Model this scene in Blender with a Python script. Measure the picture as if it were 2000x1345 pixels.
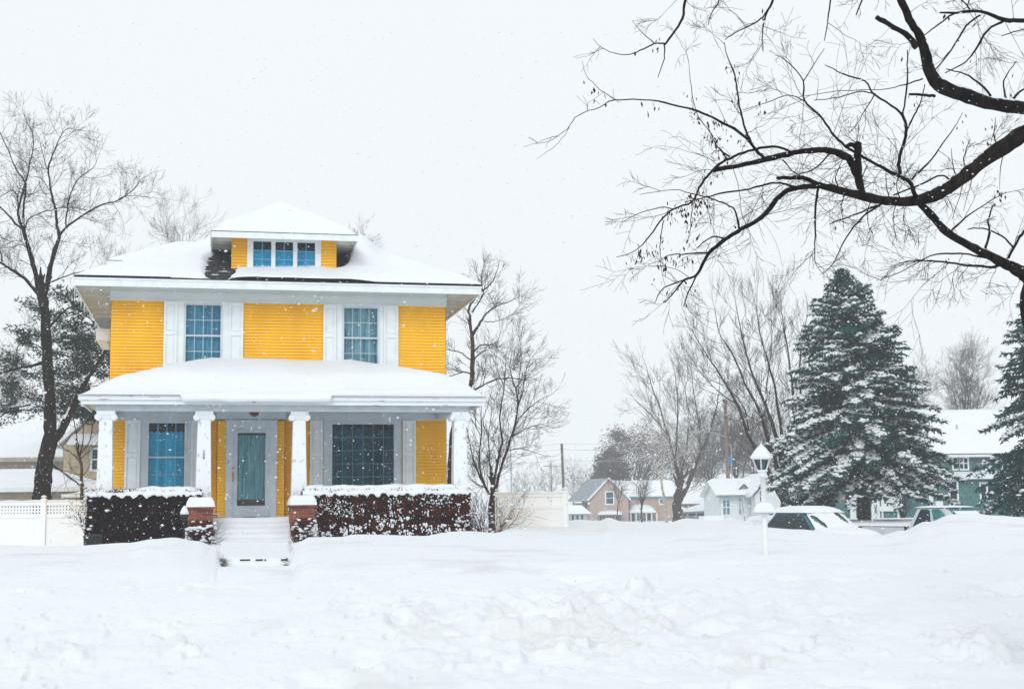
import bpy, math, random
from mathutils import Vector, noise
# ---------------------------------------------------------------- camera, world, sun, exposure
SC = bpy.context.scene
for o in list(bpy.data.objects):
    bpy.data.objects.remove(o)
COL = SC.collection
EYE = 1.7; FPX = 2700.0; PITCH = math.atan(308/FPX); ROLL = .0108
cd = bpy.data.cameras.new('camera'); cam = bpy.data.objects.new('camera', cd); COL.objects.link(cam)
cd.sensor_fit = 'HORIZONTAL'; cd.sensor_width = 36; cd.lens = 36*FPX/2000
cd.clip_start = .1; cd.clip_end = 3000
_f = Vector((0, math.cos(PITCH), math.sin(PITCH))); _u0 = Vector((0, -math.sin(PITCH), math.cos(PITCH))); _r0 = Vector((1, 0, 0))
CR = _r0*math.cos(ROLL)-_u0*math.sin(ROLL); CU = _u0*math.cos(ROLL)+_r0*math.sin(ROLL)
from mathutils import Matrix
cam.matrix_world = Matrix(((CR.x, CU.x, -_f.x, 0), (CR.y, CU.y, -_f.y, 0), (CR.z, CU.z, -_f.z, EYE), (0, 0, 0, 1)))
SC.camera = cam
SC.view_settings.view_transform = 'Standard'; SC.view_settings.look = 'None'
SC.view_settings.exposure = 0.0; SC.view_settings.gamma = 1
SUN_EL, SUN_AZ = math.radians(36), math.radians(194)      # azimuth clockwise from +Y: behind the camera
w = bpy.data.worlds.new('World'); SC.world = w; w.use_nodes = True
nt = w.node_tree; nt.nodes.clear()
wo = nt.nodes.new('ShaderNodeOutputWorld'); bg = nt.nodes.new('ShaderNodeBackground'); sk = nt.nodes.new('ShaderNodeTexSky')
sk.sky_type = 'NISHITA'; sk.sun_disc = False; sk.sun_elevation = SUN_EL; sk.sun_rotation = SUN_AZ
sk.air_density = 1.5; sk.dust_density = 6
mx = nt.nodes.new('ShaderNodeMix'); mx.data_type = 'RGBA'; mx.inputs[0].default_value = .97
cc = nt.nodes.new('ShaderNodeTexNoise'); cc.inputs['Scale'].default_value = 1.3; cc.inputs['Detail'].default_value = 3
tc = nt.nodes.new('ShaderNodeTexCoord'); nt.links.new(tc.outputs['Generated'], cc.inputs['Vector'])
cr = nt.nodes.new('ShaderNodeValToRGB')                   # an even snow-cloud layer, barely mottled
cr.color_ramp.elements[0].position = .3; cr.color_ramp.elements[0].color = (9.0, 9.5, 9.8, 1)
cr.color_ramp.elements[1].position = .7; cr.color_ramp.elements[1].color = (9.25, 9.7, 9.95, 1)
nt.links.new(cc.outputs['Fac'], cr.inputs['Fac'])
nt.links.new(sk.outputs[0], mx.inputs[6]); nt.links.new(cr.outputs[0], mx.inputs[7]); nt.links.new(mx.outputs[2], bg.inputs[0])
bg.inputs[1].default_value = .1; nt.links.new(bg.outputs[0], wo.inputs[0])
sd = bpy.data.lights.new('sun', 'SUN'); sd.energy = 1.3; sd.angle = math.radians(30); sd.color = (1, .985, .96)
so = bpy.data.objects.new('sun', sd); COL.objects.link(so)
_sv = Vector((math.sin(SUN_AZ)*math.cos(SUN_EL), math.cos(SUN_AZ)*math.cos(SUN_EL), math.sin(SUN_EL)))
so.rotation_euler = _sv.to_track_quat('Z', 'Y').to_euler()
SC.cycles.volume_bounces = 1
SC.cycles.transparent_max_bounces = 12
SC.cycles.max_bounces = 7
SC.cycles.diffuse_bounces = 4

# ---------------------------------------------------------------- measuring: photo point + real distance -> world point
def at(px, py, Y):
    d = _f+CR*((px-1000)/FPX)+CU*((672.5-py)/FPX)
    s = Y/d.y
    return Vector((d.x*s, Y, EYE+d.z*s))
def px_r(r, Y): return r*Y/FPX
HA = math.radians(12.5)
_c = at(541, 700, 34.6); HO = Vector((_c.x, _c.y, 0))
HUA = Vector((math.cos(HA), math.sin(HA), 0)); HVA = Vector((-math.sin(HA), math.cos(HA), 0))
def hp(px, py, v):
    d = _f+CR*((px-1000)/FPX)+CU*((672.5-py)/FPX)
    s = (v+HO.dot(HVA))/d.dot(HVA)
    P = d*s
    return ((P-HO).dot(HUA), EYE+P.z)
def hw(u, v, z=0): return HO+HUA*u+HVA*v+Vector((0, 0, z))

# ---------------------------------------------------------------- materials
def nodes(name):
    m = bpy.data.materials.new(name); m.use_nodes = True
    t = m.node_tree; b = t.nodes['Principled BSDF']
    return m, t, b
def mat(name, c, rough=.8, var=.12, scale=3., bump=0., bscale=30., c2=None, stretch=(1, 1, 1), metal=0., spec=.3, detail=4, ramp=(.35, .65)):
    m, t, b = nodes(name)
    tc = t.nodes.new('ShaderNodeTexCoord'); mp = t.nodes.new('ShaderNodeMapping'); mp.inputs['Scale'].default_value = stretch
    t.links.new(tc.outputs['Object'], mp.inputs['Vector'])
    n = t.nodes.new('ShaderNodeTexNoise'); n.inputs['Scale'].default_value = scale; n.inputs['Detail'].default_value = detail
    t.links.new(mp.outputs[0], n.inputs['Vector'])
    r = t.nodes.new('ShaderNodeValToRGB')
    lo = tuple(x*(1-var) for x in c) if c2 is None else c2
    hi = tuple(min(1, x*(1+var)) for x in c) if c2 is None else c
    r.color_ramp.elements[0].position = ramp[0]; r.color_ramp.elements[1].position = ramp[1]
    r.color_ramp.elements[0].color = (*lo, 1); r.color_ramp.elements[1].color = (*hi, 1)
    t.links.new(n.outputs['Fac'], r.inputs['Fac']); t.links.new(r.outputs[0], b.inputs['Base Color'])
    b.inputs['Roughness'].default_value = rough; b.inputs['Metallic'].default_value = metal
    b.inputs['Specular IOR Level'].default_value = spec
    if bump:
        n2 = t.nodes.new('ShaderNodeTexNoise'); n2.inputs['Scale'].default_value = bscale; n2.inputs['Detail'].default_value = 5
        t.links.new(mp.outputs[0], n2.inputs['Vector'])
        bp = t.nodes.new('ShaderNodeBump'); bp.inputs['Strength'].default_value = 1; bp.inputs['Distance'].default_value = bump
        t.links.new(n2.outputs['Fac'], bp.inputs['Height']); t.links.new(bp.outputs[0], b.inputs['Normal'])
    return m
M = {}
M['snow'] = mat('snow', (.75, .782, .818), .9, .015, 1.2, .012, 18, spec=.15)
M['snow_fine'] = mat('snow_fine', (.75, .782, .818), .9, .02, 5, .004, 60, spec=.15)
M['yellow'] = mat('yellow_clapboard', (.95, .505, .008), .6, .10, 1.3, .002, 40, c2=(.84, .42, .007), stretch=(1, 1, .5))
M['frieze_paint'] = mat('frieze_paint', (.62, .68, .69), .5, .04, 2)
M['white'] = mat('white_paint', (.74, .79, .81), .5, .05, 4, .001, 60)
M['shaded_trim'] = mat('shaded_white_paint', (.55, .61, .66), .55, .07, 3, .001, 60)  # white trim with the porch shade darkened into its colour
M['worn'] = mat('worn_white_paint', (.80, .84, .87), .7, .1, 9, .002, 50, c2=(.42, .42, .42), ramp=(.28, .42), stretch=(1, 1, .6))
M['worn_fascia'] = mat('worn_fascia_paint', (.78, .82, .85), .7, .1, 5, .002, 50, c2=(.28, .22, .19), ramp=(.30, .36), stretch=(.5, 1, 6))
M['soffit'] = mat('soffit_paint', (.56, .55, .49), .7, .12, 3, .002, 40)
M['darkwood'] = mat('dark_gap', (.01, .01, .01), .8)
M['shingle'] = mat('dark_shingles', (.045, .04, .045), .85, .4, 14, .006, 60, c2=(.012, .012, .016), stretch=(1, .25, 1))
M['brown_shingle'] = mat('brown_wall_shingles', (.06, .05, .04), .85, .4, 18, .004, 60)
M['brick'] = mat('red_brick', (.30, .075, .035), .85, .3, 9, .006, 30, c2=(.12, .035, .025))
M['brass'] = mat('worn_brass', (.55, .25, .08), .4, .3, 30, metal=.6)
M['bronze'] = mat('dark_bronze', (.06, .035, .03), .45, .3, 20, metal=.5)
M['black'] = mat('black_plastic', (.008, .012, .016), .5, .2)
M['bark'] = mat('wet_bark', (.020, .0135, .012), .95, .5, 16, .012, 50, c2=(.003, .002, .002), stretch=(1, 1, .35), spec=.12)
M['bark_grey'] = mat('grey_brown_bark', (.075, .058, .048), .95, .4, 8, .008, 40, c2=(.032, .025, .022), stretch=(1, 1, .3), spec=.12)
M['bark_pale'] = mat('pale_flaking_bark', (.42, .39, .34), .9, .2, 5, c2=(.16, .14, .12), ramp=(.35, .5))
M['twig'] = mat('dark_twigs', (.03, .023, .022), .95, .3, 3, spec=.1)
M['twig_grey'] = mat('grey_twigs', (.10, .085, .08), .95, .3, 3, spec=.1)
M['twig_red'] = mat('reddish_twigs', (.04, .014, .010), .95, .4, 3, spec=.1)
M['deadleaf'] = mat('dry_brown_leaves', (.045, .024, .018), .9, .4, 4, spec=.1)
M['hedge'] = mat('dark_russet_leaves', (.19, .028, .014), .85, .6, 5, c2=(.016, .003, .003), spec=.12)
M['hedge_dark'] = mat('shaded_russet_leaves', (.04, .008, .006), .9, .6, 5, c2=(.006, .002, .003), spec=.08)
M['purple_leaf'] = mat('purple_brown_leaves', (.12, .075, .088), .9, .5, 1.2, c2=(.045, .035, .04), spec=.1)
M['needle'] = mat('blue_green_needles', (.016, .11, .105), .8, .5, 1.5, c2=(.003, .028, .033), spec=.15)
M['needle_pine'] = mat('pine_needles', (.014, .055, .036), .8, .5, 1.5, c2=(.004, .014, .011), spec=.15)
M['vinyl'] = mat('white_vinyl', (.88, .93, .97), .35, .02, 2)
M['tan'] = mat('tan_shingle_siding', (.40, .31, .265), .8, .12, 6)
M['beige'] = mat('beige_clapboard', (.46, .38, .27), .7, .08, 3)
M['beige_grey'] = mat('grey_beige_siding', (.40, .36, .31), .8, .1, 3)
M['green'] = mat('green_shingle_siding', (.06, .165, .155), .8, .25, 7, .004, 30)
M['teal'] = mat('teal_shingle_siding', (.045, .15, .175), .8, .25, 7, .004, 30)
M['housewhite'] = mat('white_siding', (.70, .74, .75), .6, .04, 3)
M['garage'] = mat('brown_boards', (.16, .10, .085), .9, .4, 6, stretch=(6, 6, .5))
M['slate'] = mat('blue_grey_shingles', (.13, .17, .20), .8, .3, 8, c2=(.30, .34, .38))
M['pole'] = mat('weathered_pole', (.20, .13, .105), .9, .25, 5, .004, 30, stretch=(1, 1, .2))
M['pole_green'] = mat('greenish_pole', (.11, .12, .075), .9, .25, 5, stretch=(1, 1, .2))
M['metal'] = mat('grey_metal', (.35, .40, .42), .5, .1, 5, metal=.3)
M['bluetag'] = mat('blue_tag', (.04, .18, .32), .6)
M['lampwhite'] = mat('lamp_white_paint', (.78, .80, .80), .45, .03, 5)
M['tealcar'] = mat('teal_car_paint', (.004, .13, .20), .25, .05, 2, spec=.6)
M['silver'] = mat('silver_truck_paint', (.52, .56, .58), .3, .04, 2, metal=.2, spec=.5)
M['rubber'] = mat('black_rubber', (.015, .015, .015), .8)
M['red'] = mat('red_lens', (.55, .02, .03), .3)
M['orange'] = mat('orange_boards', (.5, .25, .12), .8, .2)
M['flagred'] = mat('flag_red', (.6, .03, .05), .8); M['flagwhite'] = mat('flag_white', (.85, .85, .85), .8); M['flagblue'] = mat('flag_blue', (.02, .04, .2), .8)
M['redbrick2'] = mat('chimney_brick', (.36, .06, .035), .85, .2, 9)
M['deadgrass'] = mat('dead_grass', (.18, .15, .09), .9, .4, 9)
M['dirt'] = mat('snow_dirt', (.30, .28, .25), .95, .2, 9)

def curtain_mat(name, c, folds, c2):                       # cloth: light and shade of vertical folds painted in as two tones
    return mat(name, c, .9, .1, folds, c2=c2, stretch=(1, 1, .05), detail=2)
M['cur_pale'] = curtain_mat('pale_blue_curtain', (.09, .32, .42), 9, (.04, .20, .30))
M['cur_lace'] = curtain_mat('lace_curtain', (.30, .48, .50), 22, (.06, .18, .22))
M['cur_blue'] = curtain_mat('bright_blue_curtain', (.002, .56, .78), 3.5, (.001, .24, .38))
M['cur_deep'] = curtain_mat('deep_blue_blind', (.001, .46, .70), 3, (.001, .32, .52))
M['cur_dark'] = curtain_mat('dark_teal_drape', (.003, .13, .19), 1.6, (.001, .004, .006))
M['cur_door'] = curtain_mat('grey_green_curtain', (.28, .48, .47), 26, (.09, .22, .24))
M['valance'] = mat('black_valance', (.004, .005, .008), .9)
M['brownblind'] = mat('brown_board', (.10, .045, .03), .8, .3)
def glass_mat(name, tint, fres=.5):
    m, t, b = nodes(name); t.nodes.remove(b)
    o = t.nodes['Material Output']
    tr = t.nodes.new('ShaderNodeBsdfTransparent'); tr.inputs[0].default_value = (*tint, 1)
    gl = t.nodes.new('ShaderNodeBsdfGlossy'); gl.inputs['Roughness'].default_value = .06; gl.inputs[0].default_value = (.7, .85, 1, 1)
    fr = t.nodes.new('ShaderNodeFresnel'); fr.inputs[0].default_value = 1.35
    mu = t.nodes.new('ShaderNodeMath'); mu.operation = 'MULTIPLY'; mu.inputs[1].default_value = fres
    mxs = t.nodes.new('ShaderNodeMixShader')
    t.links.new(fr.outputs[0], mu.inputs[0]); t.links.new(mu.outputs[0], mxs.inputs[0])
    t.links.new(tr.outputs[0], mxs.inputs[1]); t.links.new(gl.outputs[0], mxs.inputs[2]); t.links.new(mxs.outputs[0], o.inputs[0])
    return m
M['glass'] = glass_mat('window_glass', (.92, .97, 1))
M['carglass'] = mat('dark_car_glass', (.006, .022, .026), .15, .3, 6, spec=.25)
M['carglass_teal'] = mat('teal_car_glass', (.03, .17, .17), .2, .3, 6, spec=.25)
M['farglass'] = mat('far_window_glass', (.02, .07, .10), .3, .5, 2, spec=.3)
M['farglass_dark'] = mat('far_dark_glass', (.008, .020, .030), .3, .5, 2, spec=.2)
M['farglass_pale'] = mat('far_pale_glass', (.12, .24, .28), .3, .3, 2, spec=.3)

# ---------------------------------------------------------------- mesh helpers
ICO_V = []; ICO_F = []
def _ico():
    t = (1+5**.5)/2
    vs = [(-1, t, 0), (1, t, 0), (-1, -t, 0), (1, -t, 0), (0, -1, t), (0, 1, t), (0, -1, -t), (0, 1, -t), (t, 0, -1), (t, 0, 1), (-t, 0, -1), (-t, 0, 1)]
    fs = [(0, 11, 5), (0, 5, 1), (0, 1, 7), (0, 7, 10), (0, 10, 11), (1, 5, 9), (5, 11, 4), (11, 10, 2), (10, 7, 6), (7, 1, 8), (3, 9, 4), (3, 4, 2), (3, 2, 6), (3, 6, 8), (3, 8, 9), (4, 9, 5), (2, 4, 11), (6, 2, 10), (8, 6, 7), (9, 8, 1)]
    for v in vs: ICO_V.append(Vector(v).normalized())
    ICO_F.extend(fs)
_ico()
class MB:
    def __init__(s): s.v = []; s.f = []; s.m = []
    def add(s, vs, fs, mi=0):
        n = len(s.v); s.v.extend(vs); s.f.extend([tuple(i+n for i in f) for f in fs]); s.m.extend([mi]*len(fs))
    def quad(s, a, b, c, d, mi=0): s.add([a, b, c, d], [(0, 1, 2, 3)], mi)
    def box(s, x0, x1, y0, y1, z0, z1, mi=0):
        s.add([(x0, y0, z0), (x1, y0, z0), (x1, y1, z0), (x0, y1, z0), (x0, y0, z1), (x1, y0, z1), (x1, y1, z1), (x0, y1, z1)],
              [(0, 3, 2, 1), (4, 5, 6, 7), (0, 1, 5, 4), (1, 2, 6, 5), (2, 3, 7, 6), (3, 0, 4, 7)], mi)
    def cbox(s, x, y, z, w, d, h, mi=0): s.box(x-w/2, x+w/2, y-d/2, y+d/2, z, z+h, mi)
    def frus(s, x, y, z0, z1, w0, d0, w1, d1, mi=0):
        s.add([(x-w0/2, y-d0/2, z0), (x+w0/2, y-d0/2, z0), (x+w0/2, y+d0/2, z0), (x-w0/2, y+d0/2, z0), (x-w1/2, y-d1/2, z1), (x+w1/2, y-d1/2, z1), (x+w1/2, y+d1/2, z1), (x-w1/2, y+d1/2, z1)],
              [(0, 3, 2, 1), (4, 5, 6, 7), (0, 1, 5, 4), (1, 2, 6, 5), (2, 3, 7, 6), (3, 0, 4, 7)], mi)
    def poly_prism(s, pts, off, mi=0):                     # pts: loop of 3D points, off: extrusion vector
        n = len(pts); off = Vector(off); a = [Vector(p) for p in pts]; b = [p+off for p in a]
        s.add(a+b, [tuple(range(n))[::-1], tuple(range(n, 2*n))]+[(i, (i+1) % n, n+(i+1) % n, n+i) for i in range(n)], mi)
    def tube(s, pts, rad, n=5, mi=0, cap=True):
        pts = [Vector(p) for p in pts]; N = len(pts)
        if N < 2: return
        base = len(s.v); ref = None
        for i, p in enumerate(pts):
            d = pts[min(i+1, N-1)]-pts[max(i-1, 0)]
            if d.length < 1e-9: d = Vector((0, 0, 1))
            d.normalize()
            if ref is None: ref = Vector((0, 0, 1)) if abs(d.z) < .9 else Vector((1, 0, 0))
            a = d.cross(ref)
            if a.length < 1e-4: a = d.cross(Vector((.3, 1, .2)))
            a.normalize(); b = d.cross(a); ref = b.cross(d) if False else ref
            r = rad[i] if hasattr(rad, '__len__') else rad
            for k in range(n):
                t = 2*math.pi*k/n
                s.v.append(p+a*(r*math.cos(t))+b*(r*math.sin(t)))
        for i in range(N-1):
            for k in range(n):
                q = base+i*n+k; q2 = base+i*n+(k+1) % n
                s.f.append((q, q2, q2+n, q+n)); s.m.append(mi)
        if cap and n > 3:
            s.f.append(tuple(base+k for k in range(n))); s.f.append(tuple(base+(N-1)*n+k for k in range(n))[::-1]); s.m.extend([mi, mi])
    def lathe(s, x, y, prof, n=16, mi=0):                   # prof: (r,z)
        b = len(s.v)
        for r, z in prof:
            for k in range(n): s.v.append((x+r*math.cos(2*math.pi*k/n), y+r*math.sin(2*math.pi*k/n), z))
        for i in range(len(prof)-1):
            for k in range(n):
                q = b+i*n+k; q2 = b+i*n+(k+1) % n; s.f.append((q, q2, q2+n, q+n)); s.m.append(mi)
        s.f.append(tuple(b+k for k in range(n))[::-1]); s.f.append(tuple(b+(len(prof)-1)*n+k for k in range(n))); s.m.extend([mi, mi])
    def blob(s, c, rx, ry, rz, rnd, mi=0, jit=.3, tilt=None):
        c = Vector(c); vs = []
        for v in ICO_V:
            j = 1+rnd.uniform(-jit, jit); p = Vector((v.x*rx*j, v.y*ry*j, v.z*rz*j))
            if tilt is not None: p = tilt @ p
            vs.append(c+p)
        s.add(vs, ICO_F, mi)
    def grid(s, fn, nu, nv, mi=0, keep=None):
        b = len(s.v)
        for j in range(nv+1):
            for i in range(nu+1): s.v.append(Vector(fn(i/nu, j/nv)))
        for j in range(nv):
            for i in range(nu):
                if keep and not keep((i+.5)/nu, (j+.5)/nv): continue
                q = b+j*(nu+1)+i; s.f.append((q, q+1, q+nu+2, q+nu+1)); s.m.append(mi)
    def build(s, name, mats, parent=None, smooth=False, origin=None, bevel=0):
        me = bpy.data.meshes.new(name)
        vs = s.v
        if origin is not None: o = Vector(origin); vs = [Vector(v)-o for v in vs]
        me.from_pydata([tuple(v) for v in vs], [], s.f)
        if not isinstance(mats, (list, tuple)): mats = [mats]
        for m_ in mats: me.materials.append(M[m_] if isinstance(m_, str) else m_)
        if len(mats) > 1: me.polygons.foreach_set('material_index', s.m)
        if smooth: me.polygons.foreach_set('use_smooth', [True]*len(me.polygons))
        me.update()
        ob = bpy.data.objects.new(name, me); COL.objects.link(ob)
        if parent is not None: ob.parent = parent
        if origin is not None and parent is None: ob.location = origin
        if bevel:
            bm = ob.modifiers.new('bevel', 'BEVEL'); bm.width = bevel; bm.segments = 2; bm.limit_method = 'ANGLE'
        return ob
def tag(o, label=None, cat=None, group=None, kind=None):
    if label: o['label'] = label
    if cat: o['category'] = cat
    if group: o['group'] = group
    if kind: o['kind'] = kind
    return o
def thing(name, loc, label, cat, rz=0, group=None):
    o = bpy.data.objects.new(name, None); COL.objects.link(o); o.location = loc; o.rotation_euler = (0, 0, rz); o.empty_display_size = .3
    return tag(o, label, cat, group)
def sstep(x): x = max(0, min(1, x)); return x*x*(3-2*x)
def fbm(x, y, z=0, o=4): return noise.fractal(Vector((x, y, z)), 1., 2., o)
# ---------------------------------------------------------------- the snow-covered ground
NEAR_D = [4, 8, 11, 12.5, 14, 16, 18, 21]
def ctab(px, cd_, cpy, z18, after, near=None):
    c = at(px, cpy, cd_)
    t = c.x/c.y
    pts = [(3, -.15), (8, -.12), (11, -.02), (12.5, .12), (14, .36), (16, .68), (18, z18)] if near is None else near
    pts = list(pts)+[(cd_, c.z)]+[(cd_+a if rel else a, z) for rel, a, z in after]
    return (t, pts)
R_, A_ = True, False
HOUSEG = [(R_, 3.0, .62), (A_, 50, .55), (A_, 70, .5), (A_, 400, .3)]
FAR = [(R_, 6, .3), (A_, 80, -.5), (A_, 400, -1)]
MIDG = [(A_, 62, .95), (A_, 75, -.4), (A_, 400, -1)]
STREET = [(R_, 3.2, -.3), (A_, 48.5, -.32), (A_, 51.5, .80), (A_, 56, .85), (A_, 75, .65), (A_, 400, .3)]
CT = [ctab(-900, 26, 1066, .9, HOUSEG), ctab(0, 26, 1064, .88, HOUSEG), ctab(80, 26, 1066, .88, HOUSEG), ctab(165, 26, 1067, .88, HOUSEG), ctab(250, 26, 1064, .88, HOUSEG),
      ctab(300, 26, 1056, .9, HOUSEG), ctab(340, 26, 1052, .92, HOUSEG), ctab(385, 26, 1058, .9, HOUSEG), ctab(420, 26, 1068, .86, HOUSEG), ctab(426, 25.5, 1071, .83, HOUSEG),
      ctab(430, 24.2, 1091, .70, [(R_, 2.5, .79), (R_, 4.5, .95), (A_, 50, .55), (A_, 400, .3)], [(3, -.15), (8, -.12), (11, -.02), (12.5, .12), (14, .36), (16, .68), (18, .86), (20.5, .81), (23.2, .63), (24.0, .62)]),
      ctab(566, 24.2, 1091, .70, [(R_, 2.5, .79), (R_, 4.5, .95), (A_, 50, .55), (A_, 400, .3)], [(3, -.15), (8, -.12), (11, -.02), (12.5, .12), (14, .36), (16, .68), (18, .86), (20.5, .81), (23.2, .63), (24.0, .62)]),
      ctab(570, 25.5, 1074, .84, HOUSEG), ctab(582, 26, 1058, .9, HOUSEG), ctab(605, 26, 1048, .93, HOUSEG), ctab(700, 27, 1041, .93, HOUSEG),
      ctab(900, 29, 1035, .93, HOUSEG), ctab(1000, 33, 1031, .93, [(A_, 48, .95), (A_, 70, -.4), (A_, 400, -1)]), ctab(1100, 38, 1030, .93, MIDG),
      ctab(1130, 52, 1014, .93, FAR), ctab(1168, 52, 1016, .93, FAR), ctab(1188, 50, 1011, .93, FAR), ctab(1215, 50, 1018, .93, FAR), ctab(1300, 52, 1019, .93, FAR), ctab(1340, 50, 1011, .95, FAR), ctab(1395, 50, 1015, .95, FAR),
      ctab(1430, 48, 1010, .97, FAR), ctab(1470, 45, 1017, 1.0, STREET), ctab(1505, 38, 1029, 1.0, STREET), ctab(1560, 37, 1033, 1.0, STREET), ctab(1640, 37, 1041, .99, STREET), ctab(1720, 36, 1043, .98, STREET),
      ctab(1760, 35, 1035, .97, STREET), ctab(1810, 34, 1017, .95, STREET), ctab(1860, 33, 1003, .93, STREET), ctab(1895, 33, 1000, .93, STREET), ctab(1945, 33, 1005, .92, STREET), ctab(2000, 33, 1009, .92, STREET), ctab(2900, 34, 1012, .92, STREET)]
def _col(pts, d):
    if d <= pts[0][0]: return pts[0][1]
    for i in range(len(pts)-1):
        a, b = pts[i], pts[i+1]
        if d <= b[0]:
            k = (d-a[0])/(b[0]-a[0]+1e-9)
            return a[1]+(b[1]-a[1])*k
    return pts[-1][1]
def base_h(t, d):
    if t <= CT[0][0]: return _col(CT[0][1], d)
    for i in range(len(CT)-1):
        a, b = CT[i], CT[i+1]
        if t <= b[0]:
            k = sstep((t-a[0])/(b[0]-a[0]))
            return _col(a[1], d)*(1-k)+_col(b[1], d)*k
    return _col(CT[-1][1], d)
# chunks of ploughed snow, pits and footprints: (px, py, width px, height m)
rl = random.Random(5)
LUMPS = []
for (px, py, wpx, h) in [(90, 1160, 26, .035), (92, 1202, 14, -.05), (200, 1205, 14, -.03), (20, 1244, 12, -.05), (75, 1270, 14, -.07), (140, 1287, 40, .06), (55, 1322, 16, -.06), (92, 1318, 14, -.05), (115, 1338, 12, -.05),
      (330, 1220, 30, .07), (350, 1260, 34, .05), (390, 1285, 26, .05), (305, 1250, 24, .05), (570, 1266, 14, -.04), (660, 1270, 20, -.035), (740, 1190, 40, .06), (790, 1190, 24, .07), (762, 1250, 26, -.07), (775, 1262, 18, .05), (815, 1272, 10, -.05),
      (955, 1170, 16, -.05), (988, 1164, 8, .04), (1035, 1172, 16, .03), (1125, 1155, 30, .07), (1115, 1190, 26, .07), (1145, 1165, 20, .03), (1250, 1150, 46, .16), (1230, 1150, 26, .08), (900, 1202, 12, -.04), (1015, 1292, 26, .08), (930, 1290, 14, -.05),
      (880, 1312, 18, .06), (1085, 1265, 14, -.06), (1100, 1272, 26, .07), (1160, 1250, 20, -.06), (1190, 1225, 22, .06), (1260, 1255, 18, -.06), (1185, 1265, 14, .05), (1300, 1230, 18, .05), (1380, 1160, 12, .03), (1410, 1165, 14, .03),
      (1345, 1155, 10, -.03), (1505, 1190, 20, .06), (1612, 1197, 20, -.07), (1590, 1160, 26, .05), (1540, 1180, 20, -.02), (1580, 1256, 26, -.07), (1538, 1266, 14, -.06), (1600, 1285, 14, -.04), (1480, 1290, 34, .08), (1495, 1296, 14, -.06), (1840, 1113, 16, -.05), (1815, 1142, 16, -.04),
      (1945, 1153, 28, .06), (1985, 1158, 14, -.05), (1865, 1262, 22, -.06), (1905, 1276, 40, .09), (1925, 1250, 60, .07), (1960, 1275, 30, .07), (1980, 1262, 20, -.05), (1820, 1244, 16, -.05), (1810, 1280, 30, .03), (1730, 1270, 10, -.04)]:
    LUMPS.append((px, py, wpx, h))
for k in range(120):
    LUMPS.append((rl.uniform(-100, 2100), rl.uniform(1140, 1345), rl.uniform(7, 22), rl.choice([-1, 1, 1])*rl.uniform(.015, .05)))
def hit_ground(px, py):
    lo, hi = 4, 40
    d = 6.
    while d < 60:
        p = at(px, py, d)
        if p.z <= base_h(p.x/p.y, d): return p
        d += .15
    return at(px, py, 20)
LG = {}
ZONES = []
for (px, py, wt, wd, am) in [(1000, 1205, .10, 1.3, 1.), (1180, 1200, .06, 1.3, 1.), (1250, 1152, .02, .5, 1.2), (780, 1195, .022, .6, 1.3), (1900, 1262, .03, .8, 1.1), (1560, 1225, .07, 1.2, .6), (350, 1255, .022, 1.2, .8), (110, 1280, .05, 1.2, .7), (1930, 1155, .03, .6, .6), (980, 1290, .10, .8, .6), (1450, 1295, .05, .6, .6)]:
    ZONES.append((px, py, wt, wd, am))
ZW = []
def zone(t, d):
    return min(1.3, sum(am*math.exp(-((t-zt_)/wt)**2-((d-zd)/wd)**2) for zt_, zd, wt, wd, am in ZW))
for (px, py, wt, wd, am) in ZONES:
    p = hit_ground(px, py); ZW.append((p.x/p.y, p.y, wt, wd, am))
for (px, py, wpx, h) in LUMPS:
    p = hit_ground(px, py); rr = wpx*p.y/FPX*.55
    ang = rl.uniform(-.5, .5); fd = rl.uniform(1.2, 2.2)
    LG.setdefault((int(p.x//1.5), int(p.y//1.5)), []).append((p.x, p.y, rr, h, ang, fd))
DIRT = []
def ground_h(x, y):
    d = y if y > 3 else 3
    t = x/d
    z = base_h(t, d)
    z += fbm(x*.22, y*.22, 3)*.05*(1 if d < 32 else .6)
    if 10 < d < 20:                                      # the ploughed bank is rough
        k = sstep((d-10)/2.5)*sstep((20-d)/4)
        rough = max(0, fbm(x*.35+7, y*.35, 9, 2)+.15)
        z += k*(fbm(x*1.1, y*.8, 5, 3)*.022+rough*abs(fbm(x*3.1, y*2.0, 1, 4))*.05)
        z -= k*max(0, fbm(x*.9, y*1.1, 21, 3)-.32)*.22
        zn = zone(t, d)
        if zn > .02:
            r1 = 1-abs(fbm(x*1.9+3, y*1.5, 31, 2))*2.2; r2 = fbm(x*4.6, y*3.6, 17, 4)
            z += zn*(.05*max(-.6, r1-.45)+.055*max(-.25, r2)*(1 if r2 > 0 else 1.6)+.012*fbm(x*16, y*13, 8, 2))
        bx, by = int(x//1.5), int(y//1.5)
        for i in (-1, 0, 1):
            for j in (-1, 0, 1):
                for (lx, ly, rr, h, ang, fd) in LG.get((bx+i, by+j), ()):
                    dx, dy = x-lx, y-ly
                    qx = dx*math.cos(ang)+dy*math.sin(ang); qy = (-dx*math.sin(ang)+dy*math.cos(ang))/fd
                    q = (qx*qx+qy*qy)/(rr*rr)
                    q *= 1+.9*fbm(x*5, y*5, 2, 4)
                    if q < 1: z += h*(.85 if h > 0 else 1.7)*(1-q)**(.6 if h > 0 else .9)
    return z
def _dgrid():
    ds = []; d = 3.
    while d < 900:
        ds.append(d)
        if d < 10: d += .5
        elif d < 19.5: d += .055
        elif d < 30: d += .12
        elif d < 62: d += .35
        elif d < 120: d += 3
        else: d *= 1.12
    return ds
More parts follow.
